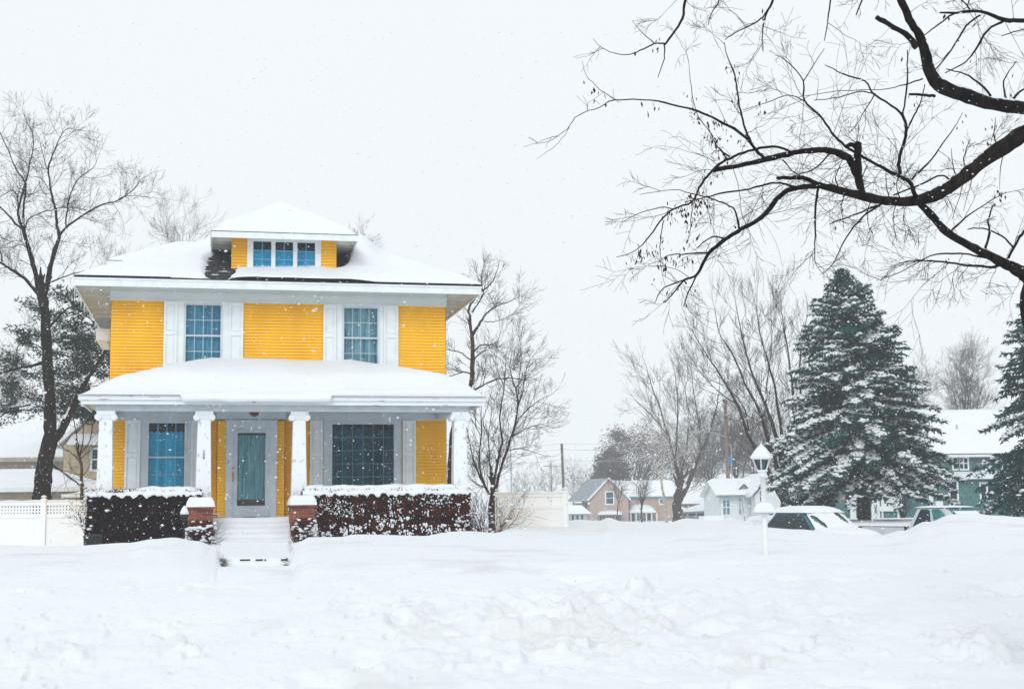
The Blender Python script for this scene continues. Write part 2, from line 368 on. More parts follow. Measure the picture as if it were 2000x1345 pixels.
def build_ground():
    g = MB(); ds = _dgrid()
    ts = []; t = -1.6
    while t < 1.6:
        ts.append(t); t += .0016 if -.42 < t < .42 else .03
    nt_ = len(ts)
    for d in ds:
        for t in ts: g.v.append((t*d, d, ground_h(t*d, d)))
    for j in range(len(ds)-1):
        for i in range(nt_-1):
            q = j*nt_+i; g.f.append((q, q+1, q+nt_+1, q+nt_)); g.m.append(0)
    # behind the first row: a flat apron so the sheet also lies under the camera
    b = len(g.v)
    g.v.extend([(-60, 3, -.16), (60, 3, -.16), (60, -60, -.16), (-60, -60, -.16)]); g.f.append((b, b+3, b+2, b+1)); g.m.append(0)
    o = g.build('snow_ground', 'ground_snow', smooth=True)
    at_ = o.data.attributes.new('grit', 'FLOAT', 'POINT')
    vals = [0.]*len(g.v)
    for i, v in enumerate(g.v):
        if 10 < v[1] < 20 and v[0]*v[0] < (v[1]*.6)**2: vals[i] = min(1, zone(v[0]/v[1], v[1]))*sstep((fbm(v[0]*1.7, v[1]*1.7, 55, 4)+.12)/.35)
    at_.data.foreach_set('value', vals)
    tag(o, kind='structure')
def ground_mat():
    m, t, b = nodes('ground_snow')
    tc = t.nodes.new('ShaderNodeTexCoord')
    n = t.nodes.new('ShaderNodeTexNoise'); n.inputs['Scale'].default_value = .55; n.inputs['Detail'].default_value = 7; n.inputs['Roughness'].default_value = .65
    t.links.new(tc.outputs['Object'], n.inputs['Vector'])
    r = t.nodes.new('ShaderNodeValToRGB')                 # grit thrown up by the plough, in patches
    r.color_ramp.elements[0].position = .54; r.color_ramp.elements[0].color = (.75, .782, .818, 1)
    r.color_ramp.elements[1].position = .80; r.color_ramp.elements[1].color = (.60, .605, .59, 1)
    t.links.new(n.outputs['Fac'], r.inputs['Fac'])
    n3 = t.nodes.new('ShaderNodeTexNoise'); n3.inputs['Scale'].default_value = 26; n3.inputs['Detail'].default_value = 2
    r3 = t.nodes.new('ShaderNodeValToRGB'); r3.color_ramp.elements[0].position = .72; r3.color_ramp.elements[0].color = (0, 0, 0, 1); r3.color_ramp.elements[1].position = .8; r3.color_ramp.elements[1].color = (1, 1, 1, 1)
    t.links.new(tc.outputs['Object'], n3.inputs['Vector']); t.links.new(n3.outputs['Fac'], r3.inputs['Fac'])
    m2 = t.nodes.new('ShaderNodeMath'); m2.operation = 'MULTIPLY'; t.links.new(r3.outputs[0], m2.inputs[0])
    r4 = t.nodes.new('ShaderNodeValToRGB'); r4.color_ramp.elements[0].position = .52; r4.color_ramp.elements[0].color = (0, 0, 0, 1); r4.color_ramp.elements[1].position = .62; r4.color_ramp.elements[1].color = (1, 1, 1, 1)
    t.links.new(n.outputs['Fac'], r4.inputs['Fac']); t.links.new(r4.outputs[0], m2.inputs[1])
    mxx = t.nodes.new('ShaderNodeMix'); mxx.data_type = 'RGBA'; mxx.inputs[7].default_value = (.40, .38, .35, 1)
    t.links.new(m2.outputs[0], mxx.inputs[0]); t.links.new(r.outputs[0], mxx.inputs[6]); 
    ga = t.nodes.new('ShaderNodeAttribute'); ga.attribute_name = 'grit'; mg = t.nodes.new('ShaderNodeMix'); mg.data_type = 'RGBA'; mg.inputs[7].default_value = (.71, .725, .735, 1)
    t.links.new(ga.outputs['Fac'], mg.inputs[0]); t.links.new(mxx.outputs[2], mg.inputs[6]); t.links.new(mg.outputs[2], b.inputs['Base Color'])
    b.inputs['Roughness'].default_value = .9; b.inputs['Specular IOR Level'].default_value = .15
    n2 = t.nodes.new('ShaderNodeTexNoise'); n2.inputs['Scale'].default_value = 9; n2.inputs['Detail'].default_value = 8
    t.links.new(tc.outputs['Object'], n2.inputs['Vector'])
    bp = t.nodes.new('ShaderNodeBump'); bp.inputs['Strength'].default_value = .8; bp.inputs['Distance'].default_value = .02
    t.links.new(n2.outputs['Fac'], bp.inputs['Height']); t.links.new(bp.outputs[0], b.inputs['Normal'])
    return m
M['ground_snow'] = ground_mat()
build_ground()
# brick with real mortar courses
def brick_mat():
    m, t, b = nodes('pier_brick')
    tc = t.nodes.new('ShaderNodeTexCoord'); br = t.nodes.new('ShaderNodeTexBrick')
    mp = t.nodes.new('ShaderNodeMapping'); mp.inputs['Rotation'].default_value = (math.pi/2, 0, 0)
    t.links.new(tc.outputs['Object'], mp.inputs[0]); t.links.new(mp.outputs[0], br.inputs['Vector'])
    br.inputs['Color1'].default_value = (.32, .075, .035, 1); br.inputs['Color2'].default_value = (.14, .035, .025, 1); br.inputs['Mortar'].default_value = (.16, .13, .12, 1)
    br.inputs['Scale'].default_value = 1; br.inputs['Brick Width'].default_value = .21; br.inputs['Row Height'].default_value = .07; br.inputs['Mortar Size'].default_value = .006
    t.links.new(br.outputs[0], b.inputs['Base Color']); b.inputs['Roughness'].default_value = .9
    return m
M['brickwall'] = brick_mat()
# ---------------------------------------------------------------- the yellow house (local frame: u right, v back, z up)
house = thing('yellow_house', HO, 'two-storey yellow clapboard house with white shutters, snowy hip roof and columned front porch', 'house', rz=HA)
UL, UR = -4.04, 4.30; VB = 8.5; ZF = 1.40; ZT = 6.75; ZS = 6.99; ZE = 7.20   # wall ends, floor, top of yellow, soffit, eave top
EU0, EU1, EV0, EV1 = -4.88, 5.11, -.75, 9.25; PT = .48
UC = (EU0+EU1)/2
def clap(mb, p0, du, z0, z1, n, keep=None, ex=.078, lap=.022, holes=()):
    """lapped boards: p0 (u,v) start, du (u,v) run vector, n outward normal"""
    L = math.hypot(*du); ux, uy = du[0]/L, du[1]/L
    z = z0
    while z < z1-1e-4:
        zt = min(z+ex, z1)
        segs = [(0, L)]
        for (a, b, ha, hb) in holes:
            if zt > ha+1e-3 and z < hb-1e-3:
                ns = []
                for (s, e) in segs:
                    if b <= s or a >= e: ns.append((s, e)); continue
                    if a > s: ns.append((s, a))
                    if b < e: ns.append((b, e))
                segs = ns
        for (s, e) in segs:
            A = (p0[0]+ux*s, p0[1]+uy*s); B = (p0[0]+ux*e, p0[1]+uy*e)
            j = lap*(.85+.3*((math.sin(z*91.7)*43758.5) % 1))
            g_ = min(.0055, (zt-z)*.2); zg = z+g_
            mb.add([(A[0]+n[0]*j, A[1]+n[1]*j, zg), (B[0]+n[0]*j, B[1]+n[1]*j, zg), (B[0]+n[0]*.004, B[1]+n[1]*.004, zt), (A[0]+n[0]*.004, A[1]+n[1]*.004, zt), (A[0]-n[0]*.02, A[1]-n[1]*.02, zg), (B[0]-n[0]*.02, B[1]-n[1]*.02, zg),
                    (A[0]-n[0]*.02, A[1]-n[1]*.02, z), (B[0]-n[0]*.02, B[1]-n[1]*.02, z), (B[0]+n[0]*.004, B[1]+n[1]*.004, z), (A[0]+n[0]*.004, A[1]+n[1]*.004, z)],
                   [(0, 1, 2, 3), (4, 5, 1, 0), (6, 7, 5, 4), (9, 8, 7, 6)])
        z = zt
def px_rect(x0, y0, x1, y1, v):
    a = hp(x0, (y0+y1)/2, v)[0]; b = hp(x1, (y0+y1)/2, v)[0]; xm = (x0+x1)/2
    return a, b, hp(xm, y1, v)[1], hp(xm, y0, v)[1]        # u0,u1,z0,z1
def window(parent, u0, u1, z0, z1, v, cols, rows_up, rows_dn, cur, label=None, frame_w=.05, mid=True, top_dark=0., sill=True, name='window', fmat='shaded_trim', mm='muntin'):
    """frame (the part) > pane, curtain, muntins, valance"""
    f = MB(); w_ = frame_w; d = .07
    f.box(u0-w_, u0, v-.05, v+d, z0-w_, z1+w_); f.box(u1, u1+w_, v-.05, v+d, z0-w_, z1+w_)
    f.box(u0, u1, v-.05, v+d, z1, z1+w_); f.box(u0, u1, v-.05, v+d, z0-w_, z0)
    zm = (z0+z1)/2
    if mid: f.box(u0, u1, v-.02, v+.04, zm-.02, zm+.02)
    if sill: f.box(u0-w_-.05, u1+w_+.05, v-.12, v-.052, z0-w_-.05, z0-w_+.01)
    fo = f.build(name, fmat, parent)
    if label: fo['label'] = label
    m = MB(); mw = .0085; vm = v+.012
    for i in range(1, cols):
        u = u0+(u1-u0)*i/cols; m.box(u-mw, u+mw, vm-.008, vm+.008, z0+.001, z1-.001)
    secs = [(z0, zm-.02, rows_dn), (zm+.02, z1, rows_up)] if mid else [(z0, z1, rows_up)]
    for (a, b, r) in secs:
        for i in range(1, r):
            z = a+(b-a)*i/r; m.box(u0+.001, u1-.001, vm-.0075, vm+.0075, z-mw, z+mw)
    m.build('muntins', mm, fo)
    g = MB(); g.box(u0+.0005, u1-.0005, v+.026, v+.030, z0+.0005, z1-.0005); g.build('pane', 'glass', fo)
    c = MB(); N = 48; dz = (z1-z0)*top_dark
    c.grid(lambda a, b: (u0-.02+(u1-u0+.04)*a, v+.10+.016*math.sin(a*(u1-u0)*46+math.sin(a*9)*1.5), z0-.02+(z1-z0+.04-dz)*b), N, 2)
    c.build('curtain', cur, fo, smooth=True)
    if top_dark:
        q = MB(); q.box(u0-.02, u1+.02, v+.10, v+.125, z1-dz, z1+.02); q.build('valance', 'valance', fo)
    bx = MB(); bx.box(u0-.04, u1+.04, v+.15, v+.17, z0-.04, z1+.04); bx.build('backing', 'darkwood', fo)
    return fo
M['muntin'] = mat('muntin_paint', (.42, .54, .58), .5, .05); M['muntin_blue'] = mat('muntin_paint_blue', (.14, .42, .60), .5, .05); M['muntin_teal'] = mat('muntin_paint_teal', (.06, .22, .25), .5, .05)
def shutter(u0, u1, z0, z1, v, parent=None):
    s = MB(); st = .055; zm = z0+(z1-z0)*.53
    s.box(u0, u1, v-.045, v-.02, z0, z1)                      # back board
    for a, b in ((u0, u0+st), (u1-st, u1)): s.box(a, b, v-.07, v-.0455, z0, z1)
    for a, b in ((z0, z0+.09), (zm-.045, zm+.045), (z1-.08, z1)): s.box(u0+st, u1-st, v-.068, v-.0455, a, b)
    for a, b in ((z0+.09, zm-.045), (zm+.045, z1-.08)):        # raised fields
        s.frus((u0+u1)/2, 0, 0, 0, 0, 0, 0, 0) if False else None
        s.box(u0+st+.03, u1-st-.03, v-.058, v-.0455, a+.035, b-.035)
    return s.build('shutter', 'white', parent or house, bevel=.003)

# -- window positions measured on the facade
W_ul = px_rect(363, 596, 430.5, 713, 0); W_ur = px_rect(672, 602, 737, 713, 0)
W_gl = px_rect(290, 826, 360, 957, 0); W_gr = px_rect(648.5, 829, 769, 952, 0)
W_ul = (W_ul[0], W_ul[1], 5.14, W_ul[3]); W_ur = (W_ur[0], W_ur[1], 5.14, W_ul[3])
W_gl = (W_gl[0], W_gl[1], 2.05, W_gl[3]); W_gr = (W_gr[0], W_gr[1], 2.05, W_gl[3]-.02)
ZG = 3.86                                                     # porch ceiling
# wall (main box) with real openings
mb = MB(); V0 = 0
holes_up = [(w_[0]-UL-.05, w_[1]-UL+.05, w_[2]-.05, w_[3]+.05) for w_ in (W_ul, W_ur, W_gl, W_gr)]
VD0, VD1 = px_rect(425, 800, 556, 900, -.4)[:2]              # entry bay
DO = px_rect(441, 820, 540, 1010, -.4)
clap(mb, (UL, 0), (UR-UL, 0), ZF-.4, ZT, (0, -1), holes=holes_up+[(VD0-UL, VD1-UL, 0, ZG)])
clap(mb, (UL, VB), (0, -VB), ZF-.4, ZT, (-1, 0)); clap(mb, (UR, 0), (0, VB), ZF-.4, ZT, (1, 0)); clap(mb, (UR, VB), (UL-UR, 0), ZF-.4, ZT, (0, 1))
mb.build('wall', 'yellow', house)
# entry bay wall round the door
mb = MB(); zb = 3.80
clap(mb, (VD0, -.4), (DO[0]-VD0, 0), ZF, zb, (0, -1)); clap(mb, (DO[1], -.4), (VD1-DO[1], 0), ZF, zb, (0, -1))
clap(mb, (VD0, 0), (0, -.4), ZF, zb, (-1, 0)); clap(mb, (VD1, -.4), (0, .4), ZF, zb, (1, 0))
mb.box(VD0+.01, VD1-.01, -.39, -.3, 3.79, 3.81); mb.box(VD0+.01, VD0+.05, -.399, -.35, ZF, 3.8); mb.box(VD1-.05, VD1-.01, -.399, -.35, ZF, 3.8); mb.build('entry_wall', 'yellow', house)
mb = MB(); mb.box(UL+.1, UR-.1, .19, VB-.1, .3, ZF+.02); mb.box(VD0+.02, VD1-.02, -.30, .18, .3, ZF-.01); mb.build('foundation', 'brick', house)
# frieze under the main eaves
mb = MB()
mb.box(UL-.03, UR+.03, -.035, -.003, ZT, ZS+.138); mb.box(UL-.035, UL-.003, .002, VB, ZT, ZS+.138); mb.box(UR+.003, UR+.035, .002, VB, ZT, ZS+.138)
mb.box(UL-.03, UR+.03, -.05, -.0355, ZS-.06, ZS-.001); mb.box(UL-.03, UR+.03, -.05, -.0355, ZT, ZT+.035)
mb.build('frieze', 'frieze_paint', house)
# casings
for (w_, cl, cr_, ct) in ((W_ul, .17, .15, .0), (W_ur, .15, .105, .0), (W_gl, .17, .13, .16), (W_gr, .17, .14, .16)):
    zt_ = ZT if w_[3] > 5 else 3.83; mb = MB()
    mb.box(w_[0]-.05-cl, w_[0]-.051, -.035, -.003, w_[2]-.18, zt_); mb.box(w_[1]+.051, w_[1]+.05+cr_, -.035, -.003, w_[2]-.18, zt_)
    mb.box(w_[0]-.05, w_[1]+.05, -.034, -.003, w_[3]+.051, zt_)
    mb.box(w_[0]-.05-cl, w_[0]-.05-cl+.025, -.05, -.0355, w_[2]-.18, zt_); mb.box(w_[1]+.05+cr_-.025, w_[1]+.05+cr_, -.05, -.0355, w_[2]-.18, zt_)
    mb.build('window_casing', 'white' if zt_ > 5 else 'shaded_trim', house)
window(house, *W_ul, 0, 4, 2, 2, 'cur_pale'); window(house, *W_ur, 0, 4, 2, 2, 'cur_lace')
window(house, *W_gl, 0, 4, 2, 2, 'cur_blue', top_dark=.13, mm='muntin_blue', label='double-hung porch window with bright blue curtains'); window(house, *W_gr, 0, 6, 5, 5, 'cur_dark', mid=False, top_dark=.085, mm='muntin_teal', label='wide picture window of thirty panes with dark teal drapes')
def pu(x, v=0, y=700): return hp(x, y, v)[0]
shutter(pu(319), pu(345), 5.06, ZT-.003, 0); shutter(pu(446), pu(474.5), 5.06, ZT-.003, 0)
shutter(pu(631), pu(656), 5.06, ZT-.003, 0); shutter(pu(749), pu(777.5), 5.06, ZT-.003, 0)
gs = lambda x: hp(x, 880, 0)[0]
shutter(gs(244), gs(274), 1.98, 3.80, 0); shutter(gs(373), gs(400), 1.98, 3.80, 0); shutter(gs(605), gs(630), 1.98, 3.80, 0); shutter(gs(786), gs(811.5), 1.98, 3.80, 0)
# frieze inside the porch and the ceiling
mb = MB(); mb.box(UL-.02, UR+.02, -.04, -.003, 3.80, 3.99); mb.box(VD0-.02, VD1+.02, -.44, -.405, 3.80, 3.99); mb.build('porch_frieze', 'shaded_trim', house)
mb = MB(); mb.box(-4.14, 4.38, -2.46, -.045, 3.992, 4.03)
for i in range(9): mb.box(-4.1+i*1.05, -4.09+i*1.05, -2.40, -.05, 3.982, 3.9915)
mb.build('porch_ceiling', 'shaded_trim', house)
# door
ld = MB()
cz = DO[3]
cw = .15
ld.box(DO[0], DO[0]+cw, -.46, -.40, ZF, cz-.03); ld.box(DO[1]-cw, DO[1], -.46, -.40, ZF, cz-.03); ld.box(DO[0]+cw, DO[1]-cw, -.459, -.40, cz-.20, cz-.03)
ld.box(DO[0]-.03, DO[1]+.03, -.485, -.40, cz-.03, cz+.0)
i0, i1 = DO[0]+cw, DO[1]-cw
ld.box(i0, i0+.03, -.44, -.402, ZF, cz-.20); ld.box(i1-.03, i1, -.44, -.402, ZF, cz-.20); ld.box(i0+.03, i1-.03, -.439, -.402, cz-.23, cz-.20)
door = ld.build('door_frame', 'shaded_trim', house)
G = px_rect(463.5, 845, 518, 987, -.42)
d = MB(); a0, a1, b0, b1 = i0+.032, i1-.032, ZF+.02, cz-.235
d.box(a0, G[0], -.43, -.40, b0, b1); d.box(G[1], a1, -.43, -.40, b0, b1); d.box(G[0], G[1], -.43, -.40, G[3], b1); d.box(G[0], G[1], -.43, -.40, b0, G[2])
for (x0, x1, y0, y1) in ((G[0]-.035, G[0]-.01, G[2]-.035, G[3]+.035), (G[1]+.01, G[1]+.035, G[2]-.035, G[3]+.035)): d.box(x0, x1, -.438, -.4305, y0, y1)
d.box(G[0]-.01, G[1]+.01, -.438, -.4305, G[3]+.01, G[3]+.035); d.box(G[0]-.01, G[1]+.01, -.438, -.4305, G[2]-.035, G[2]-.01)
dl = d.build('door', 'shaded_trim', house)
g = MB(); g.box(G[0]+.001, G[1]-.001, -.42, -.415, G[2]+.001, G[3]-.001); g.build('pane', 'glass', dl)
c = MB(); c.grid(lambda a, b: (G[0]+(G[1]-G[0])*a, -.36+.012*math.sin(a*60), G[2]+.15+(G[3]-G[2]-.2)*b), 60, 2); c.build('curtain', 'cur_door', dl, smooth=True)
c = MB(); c.box(G[0]-.02, G[1]+.02, -.35, -.34, G[2]-.02, G[2]+.15); c.build('kick_board', 'brownblind', dl)
c = MB(); c.box(G[0]-.05, G[1]+.05, -.33, -.32, G[2]-.05, G[3]+.05); c.build('backing', 'darkwood', dl)
h = MB(); hx = hp(455, 925, -.44)[0]
h.box(hx-.025, hx+.025, -.445, -.4305, 2.27, 2.52); h.lathe(0, 0, [(.001, 0)], 3) if False else None
h.tube([(hx, -.445, 2.44), (hx, -.49, 2.44)], [.012, .012], 8); h.blob((hx, -.51, 2.44), .032, .025, .032, random.Random(1), jit=0); h.box(hx-.03, hx+.03, -.45, -.4306, 2.58, 2.63)
h.build('handle', 'brass', dl)
h = MB(); bxu = hp(445.7, 899, -.46)[0]; h.box(bxu-.018, bxu+.018, -.472, -.4605, 2.70, 2.80); h.build('doorbell', 'metal', door)
h = MB(); h.box(VD0+.0, VD1-.0, -.43, -.40, 3.775, 3.799); h.build('door_gap', 'darkwood', house)
# porch light
lu = hp(497, 809, -1.6)[0]
h = MB(); h.lathe(lu, -1.6, [(.05, 3.99), (.20, 3.965), (.22, 3.93), (.14, 3.90), (.12, 3.88)], 20); pl = h.build('porch_light', 'bronze', house, smooth=False)
h = MB(); h.lathe(lu, -1.6, [(.115, 3.895), (.12, 3.86), (.07, 3.81), (.02, 3.79)], 16); h.build('lamp_glass', 'brownblind', pl, smooth=True)
# columns
CU_ = [-3.93, -1.76, .40, 4.19]
for i, cu in enumerate(CU_):
    c = MB(); c.frus(cu, -2.5, 1.72, 3.66, .36, .36, .285, .285)
    c.frus(cu, -2.5, 1.56, 1.72, .46, .46, .42, .42)
    cap = c.build('column', 'worn', house, bevel=.008)
    k = MB(); k.box(cu-.20, cu+.20, -2.70, -2.30, 3.77, 3.848); k.frus(cu, -2.5, 3.66, 3.77, .285, .30, .36, .38)
    for s in (-1, 1):                                          # the scrolls of the capital
        for vv in (-2.69, -2.35):
            pts = [(cu+s*.175, vv, 3.71), (cu+s*.175, vv+.05, 3.71)]
            k.tube(pts, [.072, .072], 14); k.tube([(cu+s*.175, vv-.012, 3.71), (cu+s*.175, vv, 3.71)], [.03, .03], 10)
    k.build('capital', 'worn', cap)
# house number painted on the second column
fc = bpy.data.curves.new('house_number', 'FONT'); fc.body = '2\n0\n8'; fc.size = .085; fc.align_x = 'CENTER'; fc.space_line = .85; fc.extrude = .003
fo = bpy.data.objects.new('house_number', fc); COL.objects.link(fo)
dg = bpy.context.evaluated_depsgraph_get(); me_ = bpy.data.meshes.new_from_object(fo.evaluated_get(dg)); bpy.data.objects.remove(fo)
me_.materials.append(M['darkwood']); fo = bpy.data.objects.new('house_number', me_); COL.objects.link(fo); fo.parent = house
fo.rotation_euler = (math.pi/2, 0, 0); fo.location = (-1.76, -2.672, 2.90)
# beam, fascia and porch roof
PU0, PU1, PV0, PV1 = -4.52, 4.77, -2.9, 0
b = MB(); b.box(-4.16, 4.40, -2.66, -2.34, 3.85, 4.03); b.box(-4.14, -3.84, -2.335, -.05, 3.85, 3.99); b.box(4.06, 4.36, -2.335, -.05, 3.85, 3.99); b.build('beam', 'shaded_trim', house)
f = MB()
f.box(PU0+.06, PU1-.06, PV0+.05, PV0+.08, 3.985, 4.10); f.box(PU0, PU1, PV0, PV0+.045, 4.085, 4.19); f.box(PU0+.03, PU1-.03, PV0+.03, PV0+.049, 4.065, 4.084)
for s, u in ((1, PU0), (-1, PU1)):
    a, c_ = sorted((u, u+s*.045)); f.box(a, c_, PV0+.046, PV1-.05, 4.085, 4.19); a, c_ = sorted((u+s*.06, u+s*.09)); f.box(a, c_, PV0+.081, PV1-.05, 3.985, 4.084)
f.build('porch_fascia', 'worn_fascia', house)
s_ = MB(); s_.box(PU0+.1, PU1-.1, PV0+.085, -2.68, 4.04, 4.06); s_.box(PU0+.1, -4.18, -2.675, -.06, 4.04, 4.06); s_.box(4.42, PU1-.1, -2.675, -.06, 4.04, 4.06)
for i in range(24): s_.box(PU0+.12+i*.385, PU0+.17+i*.385, PV0+.09, -2.67, 3.985, 4.04)
s_.build('porch_soffit', 'soffit', house)
PSL = .26
def porch_z(u, v): return 4.195+PSL*min(v-PV0, (u-PU0), (PU1-u))
r = MB(); r.grid(lambda a, b_: (PU0+(PU1-PU0)*a, PV0+(PV1-PV0)*b_, porch_z(PU0+(PU1-PU0)*a, PV0+(PV1-PV0)*b_)-.004), 60, 18); r.build('porch_roof', 'shingle', house)
def porch_snow(u, v):
    e = min(v-PV0, u-PU0, PU1-u)
    th = .04+.26*sstep(e/1.0)+.02*fbm(u*.8, v*.8, 2)
    th += .42*sstep((u+3.55)/1.35)*sstep((1.55-u)/1.6)*sstep((v-PV0)/1.5)*.26
    th += .16*sstep((PU1-u-.05)/.35)*sstep((u-.4)/1.5)*.7
    return porch_z(u, v)+th*sstep((PU1-u)/.12+.05)*sstep((u-PU0)/.3+.02)
s_ = MB()
def pf(a, b_):
    u = PU0-.02+(PU1-PU0+.04)*a; v = PV0-.03+(PV1-PV0+.03)*b_
    uu = min(max(u, PU0+.001), PU1-.001); vv = max(v, PV0+.001)
    return (u, v, porch_snow(uu, vv))
s_.grid(pf, 150, 40)
# skirt down to the fascia top, and the slab sagging over the middle
nu = 150
def skirt(a, b_):
    p = pf(a, 0); zb_ = 4.192
    u = p[0]; sl = sstep((u+2.27+.03)/.06)*sstep((1.13-u)/.05)
    zb_ -= sl*(.145+.02*fbm(u*1.5, 3))
    out = -.035-sl*.07
    return (u, p[1]+out*math.sin(b_*math.pi*.75)*1.0, p[2]*(1-b_)+zb_*b_)
s_.grid(skirt, 300, 8)
s_.build('porch_roof_snow', 'snow', house, smooth=True)
# porch floor and steps under snow
p = MB(); p.box(PU0+.3, PU1-.3, -2.75, -.01, 1.30, 1.385)
p.box(PU0+.3, -1.76, -2.76, -2.5, .4, 1.299); p.box(.40, PU1-.3, -2.76, -2.5, .4, 1.299); p.build('porch_floor', 'shaded_trim', house)
SU0, SU1 = hp(405, 1030, -3.2)[0], hp(577, 1030, -3.2)[0]
NS = 6
p = MB()
for k in range(NS): p.box(SU0, SU1, -2.76-.27*(k+1), -2.761-.27*k, .3, 1.36-.115*(k+1))
st = p.build('steps', 'dirt', house)
def steps_z(v):
    q = (-2.75-v)/.27
    if q < 0: return 1.415
    k = math.floor(q); fr = q-k
    return 1.415-.115*(k+sstep((fr-.02)/.75)*.75+fr*.25)
s_ = MB()
s_.grid(lambda a, b_: (SU0-.1+(SU1-SU0+.2)*a, -2.35-2.35*b_, steps_z(-2.35-2.35*b_)+.012*fbm(a*4, b_*14, 4)+.10*(abs(a-.5)*2)**6), 50, 110)
s_.build('snow', 'snow', st, smooth=True)
sn = MB(); sn.grid(lambda a, b_: (PU0+.32+(PU1-PU0-.64)*a, -2.78+2.2*b_, 1.40+.035*fbm(a*12, b_*3, 2)+.10*sstep((abs(a-.5)-.14)/.05)), 100, 20); sn.build('porch_floor_snow', 'snow', house, smooth=True)
g = MB(); g.box(SU0+.05, SU1-1.0, -2.81, -2.765, 1.345, 1.363); g.build('step_gap', 'darkwood', st)
# brick piers beside the steps
for (x0, x1, yt, yb) in ((365, 418, 990, 1062), (567, 617, 986, 1060)):
    u0, z1 = hp(x0, yt, -3.75); u1 = hp(x1, yt, -3.75)[0]
    q = MB(); q.box(u0+.02, u1-.02, -3.75, -2.85, .3, z1-.05); q.box(u0-.01, u1+.01, -3.79, -2.84, z1-.05, z1)
    pr = q.build('pier', 'brickwall', house, bevel=.006)
    n_ = MB()
    def cf(a, b_):
        x, y = a*2-1, b_*2-1; r_ = max(abs(x), abs(y)); hgt = .215*(1-max(0, (r_-.72)/.28)**2.2)
        return (u0-.03+(u1-u0+.06)*(.5+x*.5*(1-.06*(hgt/.2)**3 if r_ > .5 else 1)), -3.81+1.0*b_, z1+.002+max(0, hgt)*(1+.05*fbm(a*3, b_*3)))
    n_.grid(cf, 26, 26); n_.build('snow_cap', 'snow', pr, smooth=True)

# main soffit, rafters, fascia
s_ = MB(); s_.box(EU0+.05, EU1-.05, EV0+.05, -.052, ZS+.14, ZS+.16)
s_.box(EU0+.05, UL-.04, -.05, EV1-.05, ZS+.14, ZS+.16); s_.box(UR+.04, EU1-.05, -.05, EV1-.05, ZS+.14, ZS+.16)
n = 0; v = -.62
while v < EV1-.1:
    s_.box(EU0+.055, UL-.037, v, v+.05, ZS+.0, ZS+.14); s_.box(UR+.037, EU1-.055, v, v+.05, ZS+.0, ZS+.14); v += .34
u = UL+.1

s_.build('soffit', 'soffit', house)
f = MB()
f.box(EU0, EU1, EV0, EV0+.04, 6.985, 7.19); f.box(EU0, EU1, EV1-.04, EV1, 6.985, 7.19); f.box(EU0, EU0+.04, EV0+.041, EV1-.041, 6.985, 7.19); f.box(EU1-.04, EU1, EV0+.041, EV1-.041, 6.985, 7.19)
f.box(EU0-.02, EU1+.02, EV0-.02, EV0-.001, 7.145, 7.185)
f.build('fascia', 'white', house)
k = MB(); k.box(EU0+.0, EU1-.0, EV0+.0, EV1, 7.191, 7.2); k.build('drip_edge', 'darkwood', house)
def roof_z(u, v): return 7.205+PT*max(0, min(v-EV0, EV1-v, u-EU0, EU1-u))
apex_u, apex_v = UC, (EV0+EV1)/2
r = MB()
hz = roof_z(apex_u, apex_v)
r.add([(EU0, EV0, 7.203), (EU1, EV0, 7.203), (EU1, EV1, 7.203), (EU0, EV1, 7.203), (apex_u, apex_v, hz)], [(0, 1, 4), (1, 2, 4), (2, 3, 4), (3, 0, 4)])
# courses of shingles on the bare patch
y = 0.
while y < 2.6:
    zz = 7.203+PT*y
    r.add([(-2.2, EV0+y, zz+.002), (-.95, EV0+y, zz+.002), (-.95, EV0+y, zz+.022), (-2.2, EV0+y, zz+.022), (-2.2, EV0+y+.14, zz+PT*.14+.006), (-.95, EV0+y+.14, zz+PT*.14+.006)], [(0, 1, 2, 3), (3, 2, 5, 4)])
    y += .14
roof = r.build('roof', 'shingle', house)
DU0, DU1, DV = hp(452, 500, .1)[0], hp(657, 500, .1)[0], .10   # dormer front wall
def snow_t(u, v):
    e = min(v-EV0, EV1-v, u-EU0, EU1-u)
    th = .03+.05*sstep((u+1)/.3)*sstep(e/.05)+.06*sstep(e/.5)+.06*sstep((u+1.5)/1)*sstep((3-u)/1.5)+.025*fbm(u*.7, v*.7, 8)
    # thinner snow swept in front of the dormer windows
    if DU0-.6 < u < DU1+.8 and v < DV+.6:
        k4 = sstep((u-DU0+.3)/.6)*sstep((DU1+.5-u)/.6)*sstep((v-EV0)/.15)*sstep((DV+.5-v)/.2)
        th = th*(1-k4)+k4*(.075+.045*math.exp(-((u-.8)/.6)**2)+.02*fbm(u*1.3, v*1.3, 4))
    # drift filling in to the right of the dormer
    if u > DU1: th += .38*math.exp(-((u-DU1-.75)/.42)**2)*sstep((v-.2)/.7)*sstep((2.6-v)/1)-.12*math.exp(-((u-DU1-.1)/.22)**2)*sstep((v-.35)/.3)
    # wind-scoured patch left of the dormer
    cu = -1.48+.10*(v-EV0); 
    q = ((u-cu+.05*fbm(v*9, u, 6))/(.42+.22*sstep((v-.3)/.8)))**2+((v-.2)/1.15)**2
    k = sstep((1.3-q)/.65)
    streak = .5*fbm(u*1.1, v*13, 11, 3)
    th = th*(1-k)+k*(-.028+.16*max(-.3, streak)+.03*fbm(u*3, v*3, 1))
    k3 = sstep((1-((u-(DU1+.12))/.34)**2-((v-1.1)/.95)**2)/.35); th = th*(1-k3)+k3*-.05
    k2 = sstep((1-((u-(DU0-.18))/.3)**2-((v-1.0)/1.0)**2)/.4); th = th*(1-k2)+k2*-.05
    return th
s_ = MB(); N = 150
